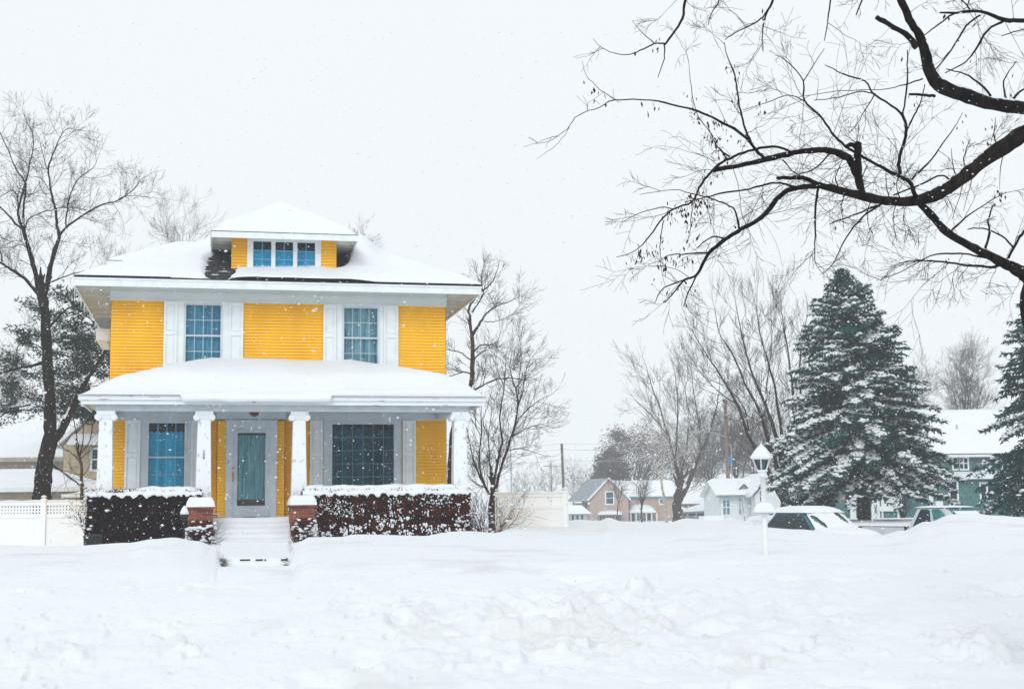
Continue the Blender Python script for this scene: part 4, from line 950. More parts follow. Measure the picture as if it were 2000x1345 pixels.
def hedge(u0, u1, v0, v1, zt, label, leafmat, nleaf, snowp, seed, capfn, zb=.45):
    rnd = random.Random(seed)
    h = thing('clipped_hedge', hw((u0+u1)/2, v0, zb), label, 'hedge', rz=HA); W = (u1-u0)/2; D = v1-v0; Hh = zt-zb
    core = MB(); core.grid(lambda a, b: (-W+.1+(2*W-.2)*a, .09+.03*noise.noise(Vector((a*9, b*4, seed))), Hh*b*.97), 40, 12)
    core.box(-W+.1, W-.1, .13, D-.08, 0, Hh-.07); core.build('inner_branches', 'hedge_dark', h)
    lf = MB(); leaf_shell(lf, rnd, nleaf, -W, W, 0, D, 0, Hh, .055); lf.build('foliage', leafmat, h)
    sn = MB()
    def cap(a, b):
        x = -W-.04+(2*W+.08)*a; y = -.05+(D+.08)*b; e = min(a*(2*W), (1-a)*2*W, b*D*1.0, (1-b)*D)
        t = capfn(x)*(sstep(e/.14)*.85+.15)+.05*noise.noise(Vector((x*2.2, y*2.5, seed)))*sstep(e/.1)
        return (x, y, Hh-.05*(1-sstep(e/.08))+.02*noise.noise(Vector((x*7, y*7, 1)))+max(-.12, t))
    sn.grid(cap, 110, 14)
    def lip(a, b):                                        # ragged lower edge hanging into the leaves
        p = Vector(cap(a, 0)); dz = (.05+.10*max(0, noise.noise(Vector((a*2*W*7.5, seed, 2)))+.3*noise.noise(Vector((a*2*W*19, seed, 2)))+.3))*b
        return (p.x, p.y-.03*math.sin(b*2.6), p.z-dz)
    sn.grid(lip, 200, 3)
    for k in range(snowp):
        b = rnd.random()**.8; s_ = rnd.uniform(.008, .026)*(1.25 if b < .6 else .8)
        p = Vector((rnd.uniform(-W, W), -.03-rnd.random()*.03, Hh*b))
        if noise.noise(Vector((p.x*3.2, p.z*4, seed))) < -.05: continue
        for q in range(rnd.randint(1, 3)):
            sn.blob(p+Vector((rnd.gauss(0, .03), 0, rnd.gauss(0, .022))), s_*rnd.uniform(.6, 1.2), s_*.9, s_*rnd.uniform(.6, 1.7), rnd, jit=.4)
    sn.build('snow', 'snow_fine', h, smooth=True)
    return h
# left hedge (in two runs of the same clipped plant) and right hedge
hl = hp(170, 1000, -3.35); hr_ = hp(392, 1000, -3.35)
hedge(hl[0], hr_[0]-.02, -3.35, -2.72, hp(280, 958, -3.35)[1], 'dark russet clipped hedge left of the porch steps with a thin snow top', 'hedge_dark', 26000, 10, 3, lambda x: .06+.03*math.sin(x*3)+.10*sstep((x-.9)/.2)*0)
ql = hp(594, 1000, -3.35); qr = hp(918, 1000, -3.35)
hedge(ql[0], qr[0], -3.35, -2.72, hp(750, 956, -3.35)[1], 'russet clipped hedge right of the porch steps, speckled with snow clumps', 'hedge', 46000, 1150, 4, lambda x: .11)
# twigs hanging off the left end of the left hedge, with snow
def shrub(name, base, label, cat, n, L, r, seed, matn, spread=.5, up=.6, snow=.3, lev=2, origin_r=.12):
    T = Tree(seed); T.rt = 9; rnd = T.rnd
    P = dict(nc=[0, 3, 4], wob=.22, up=.05, lr=.6, rr=.65, ang=(18, 45), rmin=.0028)
    for k in range(n):
        a = rnd.uniform(0, 6.28); s_ = rnd.random()**.5*spread
        d = Vector((math.cos(a)*s_, math.sin(a)*s_, up+rnd.random()*.4)).normalized()
        T.branch(Vector(base)+Vector((math.cos(a), math.sin(a), 0))*rnd.random()*origin_r, d, L*rnd.uniform(.55, 1.15), r, lev, P)
    if snow:
        vs = T.crown.v
        for k in range(int(n*snow*6)):
            p = Vector(vs[rnd.randrange(len(vs))]); s_ = rnd.uniform(.012, .045); T.snow.blob(p, s_*1.3, s_*1.2, s_*.8, rnd)
    root = thing(name, base, label, cat)
    T.crown.build('twigs', matn, root, origin=base)
    if T.snow.v: T.snow.build('snow', 'snow_fine', root, smooth=True, origin=base)
    return root
b = hw(hp(960, 1000, -2.9)[0]-.12, -3.0); b.z = .75
shrub('bare_shrub', b, 'reddish leafless shrub dusted with snow at the right end of the hedge', 'shrub', 30, 1.05, .011, 31, 'twig_red', .75, .55, .7)
b = hw(hp(186, 1000, -3.1)[0]-.16, -3.2); b.z = 1.05
shrub('drooping_shrub', b, 'thin reddish shrub with snow on it at the left end of the hedge', 'shrub', 16, .75, .008, 32, 'twig_red', .4, .7, .8)
def bush(px, lab, seed, leafm, H, W):
    b = hw(hp(px, 1040, -4.0)[0], -4.02); b.z = .66; rnd = random.Random(seed)
    root = thing('twiggy_bush', b, lab, 'bush', rz=HA); T = Tree(seed); T.rt = 9
    P = dict(nc=[0, 3, 4], wob=.22, up=.05, lr=.6, rr=.65, ang=(18, 45), rmin=.0026)
    for k in range(60): T.branch(Vector((rnd.uniform(-.2, .2), rnd.uniform(-.12, .12), 0)), Vector((rnd.uniform(-.35, .35), rnd.uniform(-.35, .35), 1)).normalized(), H*rnd.uniform(.4, .7), .006, 2, P)
    T.crown.build('twigs', 'twig_red', root); lf = MB(); sn = MB()
    for k in range(3000):
        a = rnd.uniform(0, 6.28); r = rnd.random()**.4; z = rnd.random()*H; w_ = W*(.75+.25*math.sin(z/H*3))*(1.1-.25*z/H)
        p = Vector((w_*r*math.cos(a), w_*.7*r*math.sin(a), z)); d = Vector((rnd.uniform(-1, 1), rnd.uniform(-1, .3), rnd.uniform(-1, 1))).normalized()*rnd.uniform(.02, .05); s_ = d.cross(Vector((rnd.uniform(-1, 1), rnd.uniform(-1, 1), rnd.uniform(-1, 1)))).normalized()*.012
        lf.add([p-s_, p+d, p+s_], [(0, 1, 2)])
    for k in range(150):
        a = rnd.uniform(3.0, 6.4); z = H*rnd.choice([rnd.uniform(.45, .8), rnd.random()]); p = Vector((W*.95*math.cos(a), W*.68*math.sin(a), z))
        if noise.noise(Vector((p.x*6, z*6, seed))) < -.1: continue
        s_ = rnd.uniform(.012, .04); sn.blob(p, s_*1.4, s_, s_*.8, rnd, jit=.4)
    lf.build('leaves', leafm, root); sn.build('snow', 'snow_fine', root, smooth=True)
bush(392, 'snow-caught reddish twiggy bush in front of the left brick pier', 33, 'hedge', .72, .33)
bush(594, 'russet twiggy bush in front of the right brick pier', 34, 'hedge', .74, .27)
# ledge at the foot of the walk, with dead grass at both ends
for (px, py, lab) in ((434, 1100, 'tuft of dead grass at the left end of the snowed-in walk ledge'), (564, 1101, 'small tuft of dead grass at the right end of the walk ledge')):
    p = at(px, py, 24.0); T = MB(); rr = random.Random(px)
    for k in range(60 if px < 500 else 26):
        q = p+Vector((rr.uniform(-.05, .05), rr.uniform(-.08, .05), rr.uniform(-.10, .10))); d = Vector((rr.uniform(.1, 1) if px < 500 else rr.uniform(-1, -.1), -.5, rr.uniform(-.3, .4))).normalized()
        T.tube([q, q+d*rr.uniform(.05, .17)], [.006, .002], 3)
    o = T.build('dead_grass_tuft', 'deadgrass', origin=p); tag(o, lab, 'grass tuft')
p0 = at(430, 1093, 24.12); p1 = at(568, 1092, 24.12)
lk = MB(); dirv = (p1-p0)
for (a, b_) in ((.28, .42), (.50, .60), (.625, .645), (.86, .95)):
    A, B = p0+dirv*a, p0+dirv*b_
    lk.add([A+Vector((0, 0, -.012)), B+Vector((0, 0, -.010)), B+Vector((0, 0, .010)), A+Vector((0, 0, .008)), A+Vector((0, .2, -.012)), B+Vector((0, .2, -.012)), B+Vector((0, .2, .01)), A+Vector((0, .2, .008))], [(0, 1, 2, 3), (3, 2, 6, 7), (0, 4, 5, 1), (0, 3, 7, 4), (1, 5, 6, 2)])
lk.add([p0+Vector((.1, .1, -.05)), p1+Vector((-.1, .1, -.05)), p1+Vector((-.1, .3, -.05)), p0+Vector((.1, .3, -.05))], [(0, 1, 2, 3)])
tag(lk.build('walk_edging', 'darkwood', origin=None), 'dark stone edging showing through the snow across the front walk', 'edging')
# yard light by the left pier and the bin by the hedge
yl = at(360, 1012, 28.6); yl.z = .75
y_ = thing('garden_light', yl, 'small black garden light with a pointed snow cap before the left hedge', 'garden light')
zt = at(360, 1008, 28.6).z-yl.z
q = MB(); q.lathe(0, 0, [(.02, 0), (.02, zt-.10), (.05, zt-.09), (.08, zt-.04), (.085, zt+.0), (.09, zt+.04)], 14); q.build('lamp_body', 'black', y_, smooth=True)
q = MB(); q.lathe(0, 0, [(.088, zt+.041), (.085, zt+.09), (.055, zt+.16), (.02, zt+.21), (.004, zt+.22)], 14); q.build('snow', 'snow_fine', y_, smooth=True)
bl = at(181, 1070, 28.0); bl.z = .7
zt = at(181, 1043, 28.0).z-bl.z
q = MB(); q.frus(0, 0, 0, zt-.06, .28, .34, .34, .4); q.box(-.18, .18, -.21, .21, zt-.06, zt-.02); q.frus(0, 0, zt-.02, zt, .34, .4, .26, .3)
o = q.build('plastic_bin', 'black', origin=None, bevel=.03); o.location = bl; o.rotation_euler = (0, 0, HA); tag(o, 'black plastic bin half buried in snow at the left hedge end', 'bin')

# ---------------------------------------------------------------- white vinyl fences
def vinyl_fence(A, B, ztop, zbot, nbay, label, posts, ends=True, capsnow=.05):
    f = thing('vinyl_fence', (A.x, A.y, zbot), label, 'fence', rz=math.atan2(B.y-A.y, B.x-A.x))
    L = (Vector((B.x, B.y, 0))-Vector((A.x, A.y, 0))).length; H = ztop-zbot; bay = L/nbay; cn = 0
    for i in range(nbay+1):
        x = i*bay; q = MB(); q.box(x-.065, x+.065, -.065, .065, 0, H+.03); q.box(x-.085, x+.085, -.085, .085, H+.03, H+.06); q.frus(x, 0, H+.06, H+.11, .15, .15, .03, .03)
        p = q.build('post', 'vinyl', f, bevel=.005)
        q = MB(); q.frus(x, 0, H+.11, H+.17, .17, .17, .08, .08); q.build('snow', 'snow', p, bevel=.03)
    for i in range(nbay):
        x0, x1 = i*bay+.066, (i+1)*bay-.066
        q = MB(); q.box(x0, x1, -.03, .03, H-.09, H); q.box(x0, x1, -.03, .03, H-.42, H-.33); q.box(x0, x1, -.03, .03, .02, .12); q.box(x0, x1, -.012, .012, .121, H-.421)
        n = int((x1-x0)/.15)
        for k in range(1, n): q.box(x0+(x1-x0)*k/n-.002, x0+(x1-x0)*k/n+.002, -.0155, -.0125, .121, H-.421)
        q.build('panel', 'vinyl', f)
        q = MB(); w_ = .045; nx = int((x1-x0)/.078)
        for k in range(nx+1):
            x = x0+(x1-x0)*k/nx; q.box(max(x0, x-w_/2+.001), min(x1, x+w_/2-.001), -.010, -.001, H-.329, H-.091)
        for k in range(4): z = H-.33+.24*k/3; q.box(x0+.001, x1-.001, .0, .009, max(H-.329, z-w_/2), min(H-.091, z+w_/2))
        q.build('lattice', 'vinyl', f)
        s_ = MB(); s_.grid(lambda a, b: (x0+(x1-x0)*a, -.045+.09*b, H+.002+capsnow*(1-(2*b-1)**2)**.5*(.8+.4*noise.noise(Vector((a*7+i, 1, 2))))), 24, 6); s_.build('snow', 'snow', f, smooth=True)
    return f
def vp(px, py, d): return at(px, py, d)
d1 = 36.5
a = vp(-95, 974, 36.2); b = vp(265, 978.5, 36.6); zt = vp(85, 977, 36.4).z-.03
vinyl_fence(Vector((a.x, a.y, 0)), Vector((b.x, b.y, 0)), zt, .2, 2, 'white vinyl privacy fence with lattice top left of the yellow house', True)
a = vp(972, 967, 39.8); b = vp(1104, 965, 39.0)
vinyl_fence(Vector((a.x, a.y, 0)), Vector((b.x, b.y, 0)), vp(1050, 964, 39.6).z, .3, 1, 'white vinyl privacy fence with lattice top right of the yellow house', True, capsnow=.08)

# ---------------------------------------------------------------- lamp post
lb = at(1496, 1082, 18.0); lb.z = ground_h(lb.x, lb.y)-.06
lp = thing('lamp_post', lb, 'white lantern lamp post leaning slightly, with a snow-covered name bar', 'lamp post')
def lz(py): return at(1490, py, 18.0)
tp = at(1489, 925, 18.0); lean = Vector((tp.x-lb.x, 0, tp.z-lb.z)); Hh = lean.length
q = MB(); hpost = at(1490, 930, 18).z-lb.z; off = (at(1490, 930, 18).x-lb.x)
q.tube([(0, 0, 0), (off*.5, 0, hpost*.5), (off, 0, hpost)], [.037, .036, .034], 14)
q.build('post', 'lampwhite', lp, smooth=True)
ox = at(1487.5, 900, 18).x-lb.x; Z = lambda py: at(1487.5, py, 18).z-lb.z
q = MB(); q.lathe(ox+.005, 0, [(.045, Z(932)), (.05, Z(927)), (.038, Z(924)), (.06, Z(921)), (.075, Z(919)), (.075, Z(917.5))], 16); hd = q.build('lantern_neck', 'lampwhite', lp, smooth=True)
zb_, ztt = Z(918), Z(895.5); rb, rt_ = .062, .125
q = MB()
for k in range(6):
    a0 = math.pi/3*k+.26; q.tube([(ox+rb*math.cos(a0), rb*math.sin(a0), zb_), (ox+rt_*math.cos(a0), rt_*math.sin(a0), ztt)], [.007, .007], 4)
    a1 = a0+math.pi/3
    q.tube([(ox+rt_*math.cos(a0), rt_*math.sin(a0), ztt), (ox+rt_*math.cos(a1), rt_*math.sin(a1), ztt)], [.009, .009], 4)
    q.tube([(ox+rb*math.cos(a0), rb*math.sin(a0), zb_), (ox+rb*math.cos(a1), rb*math.sin(a1), zb_)], [.007, .007], 4)
fr = q.build('lantern_frame', 'lampwhite', lp)
q = MB()
for k in range(6):
    a0, a1 = math.pi/3*k+.26, math.pi/3*(k+1)+.26
    q.quad((ox+rb*math.cos(a0), rb*math.sin(a0), zb_), (ox+rb*math.cos(a1), rb*math.sin(a1), zb_), (ox+rt_*math.cos(a1), rt_*math.sin(a1), ztt), (ox+rt_*math.cos(a0), rt_*math.sin(a0), ztt))
q.build('glass', glass_mat('lantern_glass', (.55, .66, .66), .8), fr)
q = MB(); q.tube([(ox+.01, 0, zb_), (ox+.01, 0, ztt)], [.012, .012], 8); q.lathe(ox+.01, 0, [(.03, ztt-.11), (.035, ztt-.05), (.03, ztt-.01)], 10); q.build('bulb_holder', 'metal', fr)
q = MB(); q.lathe(ox, 0, [(.143, ztt+.002), (.145, ztt+.012), (.10, Z(884)), (.055, Z(875)), (.03, Z(872)), (.032, Z(870)), (.012, Z(868)), (.006, Z(864))], 6); q.build('lantern_roof', 'lampwhite', lp)
q = MB(); q.lathe(ox, 0, [(.148, ztt+.014), (.150, ztt+.022), (.108, Z(883.5)), (.06, Z(874)), (.035, Z(871.4))], 6); q.build('snow', 'snow_fine', lp)
ax = at(1492, 995, 18).x-lb.x
q = MB(); q.box(ax-.115, ax+.115, -.055, -.04, Z(1003), Z(990)); q.tube([(ax-.13, -.03, Z(1002)), (ax+.13, -.03, Z(1002))], [.010, .010], 6); q.build('name_bar', 'lampwhite', lp)
q = MB(); q.grid(lambda a, b: (ax-.135+.27*a, -.10+.16*b, Z(1000)+(Z(981)-Z(1000))*(max(0, 1-abs(2*a-1)**3)*max(0, 1-(2*b-1)**4))**.5+.008*noise.noise(Vector((a*5, b*5, 1)))), 24, 12)
q.grid(lambda a, b: (ax-.12+.24*a, -.101+.02*b, Z(1001.5)-.004*noise.noise(Vector((a*9, 1, 1)))), 20, 2); q.build('snow', 'snow_fine', lp, smooth=True)
q = MB(); q.tube([(ax+.05, -.058, Z(1004.5)), (ax+.10, -.058, Z(1003.8))], [.006, .006], 4); q.build('bracket', 'rubber', lp)
# ---------------------------------------------------------------- left: big bare tree, pine, small tree, neighbours' houses
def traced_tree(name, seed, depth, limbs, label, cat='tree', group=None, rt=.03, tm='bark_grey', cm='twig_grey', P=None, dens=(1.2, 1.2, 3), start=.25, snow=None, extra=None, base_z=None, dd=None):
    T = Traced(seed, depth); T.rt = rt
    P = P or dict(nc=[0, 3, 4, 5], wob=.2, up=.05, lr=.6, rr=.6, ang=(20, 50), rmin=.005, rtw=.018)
    bx, by = limbs[0][0][0], limbs[0][0][1]
    base = at(bx, by, depth); base.z = (ground_h(base.x, base.y)-.05) if base_z is None else base_z
    root = thing(name, base, label, cat, group=group)
    res = []
    limbs = [[(x, y, r if r > 7 else (r*(.62+.38*(r/7)**2)))for x, y, r in L] for L in limbs]
    for i, L in enumerate(limbs):
        if i == 0:
            zz = at(bx, by, depth).z
            if zz > base.z+.05:                                  # carry the trunk down to the ground
                T.trunk.tube([base, at(bx, by, depth)], [px_r(L[0][2], depth)*1.15, px_r(L[0][2], depth)], 10)
        res.append(T.limb(L, (T.rnd.uniform(-1, 1)*.02*depth if i else 0) if dd is None else dd, root=(i == 0)))
    for i, (p, r) in enumerate(res):
        T.along(p, r, dens[0]*(.45 if i == 0 and len(limbs) > 3 else 1), dens[1], dens[2], P, start=start if i == 0 else .12)
        T.branch(p[-1], (p[-1]-p[-2]).normalized(), dens[1]*.8, r[-1], dens[2]-1, P)
        if snow:
            for k in range(len(p)-1):
                d = (p[k+1]-p[k]).normalized()
                if abs(d.z) < .93 and r[k] > .03 and T.rnd.random() < snow:
                    o_ = Vector((-d.x*d.z, -d.y*d.z, 1-d.z*d.z)).normalized()
                    T.snow.tube([p[k]+o_*r[k]*.7, p[k+1]+o_*r[k+1]*.7], [r[k]*.5, r[k+1]*.5], 6)
    if extra: extra(T, res)
    T.finish(root, base, tm, cm)
    return root, T
PT1 = dict(nc=[0, 4, 5, 5], wob=.17, up=.04, lr=.72, rr=.6, ang=(22, 60), rmin=.0034, rtw=.011)
traced_tree('ash_tree', 41, 45, [
    [(80, 985, 18), (83, 950, 16.5), (88, 900, 15.5), (96, 866, 15), (98, 820, 12.5), (97, 760, 11), (92, 700, 10), (90, 650, 9.6), (87, 600, 9.5), (83, 575, 9.5)],
    [(82, 590, 8), (70, 537, 6), (59, 496, 5.4), (45, 448, 4.2), (35, 418, 3.2), (41, 388, 2.8), (48, 358, 2.6), (30, 329, 2), (15, 291, 1.6), (0, 258, 1.2), (-12, 225, .8)],
    [(48, 458, 3.4), (46, 415, 3), (50, 370, 2.5), (56, 329, 2), (65, 290, 1.6), (64, 262, 1.2), (52, 238, .9), (44, 215, .6)],
    [(45, 448, 3.2), (30, 436, 2.6), (0, 403, 2), (-40, 370, 1.4)], [(35, 418, 2.4), (34, 385, 2), (25, 372, 1.5), (8, 380, 1)],
    [(85, 582, 7), (91, 559, 6), (98, 522, 5.6), (108, 485, 5.2), (115, 462, 4.4), (111, 440, 3.8), (108, 410, 3.4), (100, 373, 3), (95, 329, 2.6), (106, 295, 2), (119, 265, 1.6), (132, 251, 1.1), (150, 254, .6)],
    [(115, 462, 3.6), (134, 440, 3), (167, 418, 2.6), (201, 399, 2.2), (230, 392, 1.9), (260, 370, 1.5), (275, 352, 1)], [(225, 393, 1.5), (250, 382, 1.2), (280, 384, .9), (300, 386, .5)],
    [(128, 446, 2.6), (130, 418, 2.3), (137, 381, 2), (152, 351, 1.7), (171, 336, 1.3), (186, 322, .9), (192, 306, .5)], [(50, 445, 2), (56, 428, 1.8), (80, 415, 1.6), (106, 409, 1.3)], [(110, 407, 1.6), (140, 405, 1.3), (175, 412, .9)],
    [(78, 578, 4.6), (48, 544, 3.8), (22, 526, 3.4), (0, 512, 3), (-40, 490, 2.4)], [(94, 553, 2.4), (123, 541, 2), (149, 533, 1.6), (178, 526, 1)], [(60, 500, 1.6), (40, 470, 1.2), (10, 478, .8)], [(3, 515, 2), (2, 495, 1.6), (-8, 470, 1.1)],
    [(97, 870, 10), (112, 850, 9), (125, 832, 8), (147, 786, 6.6), (168, 745, 5.6), (187, 714, 5), (206, 684, 4.4), (232, 640, 3.6)],
    [(84, 708, 4.4), (60, 714, 3.6), (37, 719, 3.2), (0, 729, 2.6), (-40, 732, 2)], [(32, 718, 1.6), (31, 690, 1.4), (42, 665, 1.2), (55, 650, .8)], [(95, 640, 3.6), (112, 622, 3), (130, 604, 2.6), (165, 592, 2)],
    [(92, 330, 1.4), (84, 300, 1), (78, 275, .6)], [(98, 373, 1.6), (82, 350, 1.2), (66, 345, .8)], [(100, 905, 2.4), (125, 923, 1.9), (145, 938, 1.8), (156, 947, 1.6)]],
    'tall bare tree with a thick dark trunk behind the left fence', tm='bark', cm='twig', P=PT1, dens=(5, .85, 2), snow=.22)
# small tree by the corner of the house
traced_tree('young_tree', 42, 42, [
    [(160, 965, 4.4), (160, 940, 4), (159, 910, 3.8), (155, 890, 3.4)], [(155, 892, 2.2), (151, 860, 1.8), (146, 830, 1.3), (140, 806, .9)], [(156, 890, 2.2), (163, 855, 1.8), (160, 815, 1.4), (163, 795, .9)], [(157, 888, 2), (175, 860, 1.7), (183, 820, 1.2), (185, 795, .8)],
    [(156, 900, 1.6), (140, 885, 1.3), (120, 870, 1), (112, 855, .7)], [(158, 895, 1.6), (178, 878, 1.3), (192, 862, .9)], [(159, 925, 1.4), (148, 925, 1.1), (130, 920, .7)], [(161, 930, 1.4), (172, 915, 1.1), (178, 890, .7)], [(160, 946, 1.6), (140, 936, 1.4), (120, 921, 1.2), (104, 911, 1)]],
    'small bare tree between the left fence and the house corner', tm='bark_grey', cm='twig', P=dict(nc=[0, 3, 3], wob=.2, up=.12, lr=.6, rr=.6, ang=(18, 40), rmin=.0035, rtw=.01), dens=(2.2, .7, 1), snow=.2)
# background tops behind the roof and at the far left
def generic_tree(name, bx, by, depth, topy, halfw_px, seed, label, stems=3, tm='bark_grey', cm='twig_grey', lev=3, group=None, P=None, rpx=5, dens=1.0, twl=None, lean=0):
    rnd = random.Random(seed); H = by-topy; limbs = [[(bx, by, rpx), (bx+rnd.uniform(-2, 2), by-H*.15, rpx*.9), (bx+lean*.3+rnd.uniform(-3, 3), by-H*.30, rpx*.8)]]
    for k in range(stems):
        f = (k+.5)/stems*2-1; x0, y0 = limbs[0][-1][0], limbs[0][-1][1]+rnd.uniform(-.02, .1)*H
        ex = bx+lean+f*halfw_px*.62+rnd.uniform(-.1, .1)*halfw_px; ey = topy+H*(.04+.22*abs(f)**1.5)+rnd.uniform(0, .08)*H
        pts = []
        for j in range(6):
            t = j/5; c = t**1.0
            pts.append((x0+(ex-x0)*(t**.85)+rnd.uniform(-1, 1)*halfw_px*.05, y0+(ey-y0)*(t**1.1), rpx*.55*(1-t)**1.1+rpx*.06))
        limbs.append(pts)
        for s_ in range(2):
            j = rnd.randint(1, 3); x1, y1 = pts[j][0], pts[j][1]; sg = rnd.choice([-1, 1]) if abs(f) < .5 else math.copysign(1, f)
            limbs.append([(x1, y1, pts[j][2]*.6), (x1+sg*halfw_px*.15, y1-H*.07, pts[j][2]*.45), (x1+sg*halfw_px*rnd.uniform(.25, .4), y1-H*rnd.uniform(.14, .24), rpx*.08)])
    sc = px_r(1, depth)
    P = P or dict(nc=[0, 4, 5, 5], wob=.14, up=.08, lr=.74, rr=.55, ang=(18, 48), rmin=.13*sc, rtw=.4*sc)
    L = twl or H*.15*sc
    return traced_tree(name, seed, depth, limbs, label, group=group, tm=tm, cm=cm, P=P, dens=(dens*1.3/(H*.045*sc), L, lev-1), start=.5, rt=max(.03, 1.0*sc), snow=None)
generic_tree('bare_tree', 345, 640, 62, 380, 62, 51, 'bare treetop showing above the left roof slope of the yellow house', 4, rpx=3, dens=.5)
generic_tree('bare_tree', 700, 640, 75, 440, 45, 52, 'bare treetop peeping over the right roof slope beside the dormer', 3, rpx=3)
generic_tree('bare_tree', 226, 640, 70, 430, 50, 54, 'thin bare tree between the ash tree and the left roof corner', 3, rpx=2.4, dens=.4)
generic_tree('bare_tree', 12, 900, 80, 690, 50, 53, 'grey bare tree low at the far left edge behind the pine', 4, rpx=3)

# ---------------------------------------------------------------- evergreens
def conifer(name, base, H, R, seed, label, needle, nb, snow, trunk_r=.22, droop=.25, bare=.12, shape=1.0, per=9, skew=0, blade=.20, clump=1.0, dens=1.0, cat='tree', tm='bark_grey', gap=0):
    rnd = random.Random(seed); root = thing(name, base, label, cat)
    tr = MB(); tr.tube([(0, 0, 0), (0, 0, H*.3), (0, 0, H*.7), (0, 0, H)], [trunk_r, trunk_r*.8, trunk_r*.4, .01], 10); tr.build('trunk', tm, root, smooth=True)
    nd = MB(); br = MB(); sn = MB()
    for k in range(nb):
        t = (k+rnd.random())/nb; h = H*(bare+(1-bare)*t**.92)
        rel = (h/H-bare)/(1-bare)
        L = R*((1-rel)**shape*.95+.05)*rnd.uniform(.66, 1.12)
        if rel < .12: L *= .75+rel*2
        if rel > .9: L = R*(1-rel)*1.5+.06
        tw_ = min(1, .45+L*.5)
        az = k*2.399+rnd.uniform(-.4, .4); hd = Vector((math.cos(az), math.sin(az), 0))
        if gap and noise.noise(Vector((hd.x*1.3, hd.y*1.3, h*.9+seed))) < -gap: continue
        pts = []; n = 6
        ang0 = .35*(rel)-.02; 
        for i in range(n+1):
            s_ = i/n; z = h+L*(ang0*s_-droop*s_*s_*(1.25-rel))+ (.10*L*max(0, s_-.7))
            pts.append(hd*(L*s_)+Vector((0, 0, z)))
        br.tube(pts, [max(.008, .03*(1-i/n)+.006) for i in range(n+1)], 4)
        side = Vector((-hd.y, hd.x, 0))
        nt_ = max(3, int(L*per))
        for q in range(nt_):
            s_ = .12+.88*(q+rnd.random())/nt_; i = min(int(s_*n), n-1); p = pts[i].lerp(pts[i+1], s_*n-i)
            for sg in (-1, 1):
                tl = (.18+.38*L*.5*(1-s_)**.7)*rnd.uniform(.6, 1.2); tl = min(tl, 1.0)
                d = (hd*rnd.uniform(.5, 1.1)+side*sg*rnd.uniform(.5, 1.1)+Vector((0, 0, rnd.uniform(-.5, .12)))).normalized()
                m = max(2, int(tl/.085*dens))
                for e in range(m):
                    pp = p+d*(tl*(e+.5)/m)+Vector((0, 0, -.10*tl*(e/m)**2))
                    for c in range(3):
                        dd = (d*rnd.uniform(.2, 1)+Vector((rnd.uniform(-.7, .7), rnd.uniform(-.7, .7), rnd.uniform(-.9, .35)))).normalized()*blade*rnd.uniform(.5, 1.2)*clump*tw_
                        w_ = dd.cross(Vector((rnd.uniform(-1, 1), rnd.uniform(-1, 1), rnd.uniform(-1, 1)))).normalized()*(.026+.024*rnd.random())*clump
                        nd.add([pp-w_, pp+dd, pp+w_], [(0, 1, 2)])
                if snow and noise.noise(Vector((p.x*.8+seed, p.y*.8, p.z*1.1)))*1.4+rnd.random()*.5 > .62-snow*(1.1-.75*rel):
                    a = math.atan2(d.y, d.x); tl2 = tl*rnd.uniform(.35, .75)
                    M3 = Matrix.Rotation(a, 3, 'Z') @ Matrix.Rotation(rnd.uniform(.05, .4), 3, 'Y')
                    c0 = p+d*tl*.5+Vector((0, 0, .03))
                    for w2 in range(2):
                        sn.blob(c0+d*tl2*(w2-.5)*.8+Vector((0, 0, rnd.uniform(-.03, .03))), tl2*.34, rnd.uniform(.04, .10)*min(1.6, .7+L*.25), rnd.uniform(.03, .07), rnd, jit=.45, tilt=M3)
    nd.build('crown', needle, root); br.build('branches', 'bark', root)
    if sn.v: sn.build('snow', 'snow_fine', root, smooth=True)
    return root
def base_at(px, py, d, sink=.1):
    b = at(px, py, d); b.z = ground_h(b.x, b.y)-sink; return b
D_SP = 56
b = base_at(1688, 1000, D_SP); Ht = at(1660, 524, D_SP).z-b.z
sp = conifer('spruce_tree', b, Ht, 4.35, 61, 'large blue-green spruce with snow-laden boughs in front of the green house', 'needle', 430, .62, trunk_r=.27, droop=.30, bare=.155, shape=.80, per=7.5, dens=1.0, gap=.42)
sp.rotation_euler = (0, math.radians(-3), 0)
b = base_at(2055, 1010, 50); Ht = at(2055, 545, 50).z-b.z
conifer('spruce_tree', b, Ht, 3.1, 62, 'dark spruce cut off by the right edge of the photo', 'needle', 250, .12, trunk_r=.25, droop=.42, bare=.13, shape=.75, per=6.5, gap=.32)
b = base_at(1585, 1010, 58); conifer('spruce_tree', b, at(1585, 935, 58).z-b.z, 1.5, 63, 'small low evergreen under the left side of the large spruce', 'needle', 60, .5, trunk_r=.1, droop=.2, bare=.03, shape=.6, per=7)
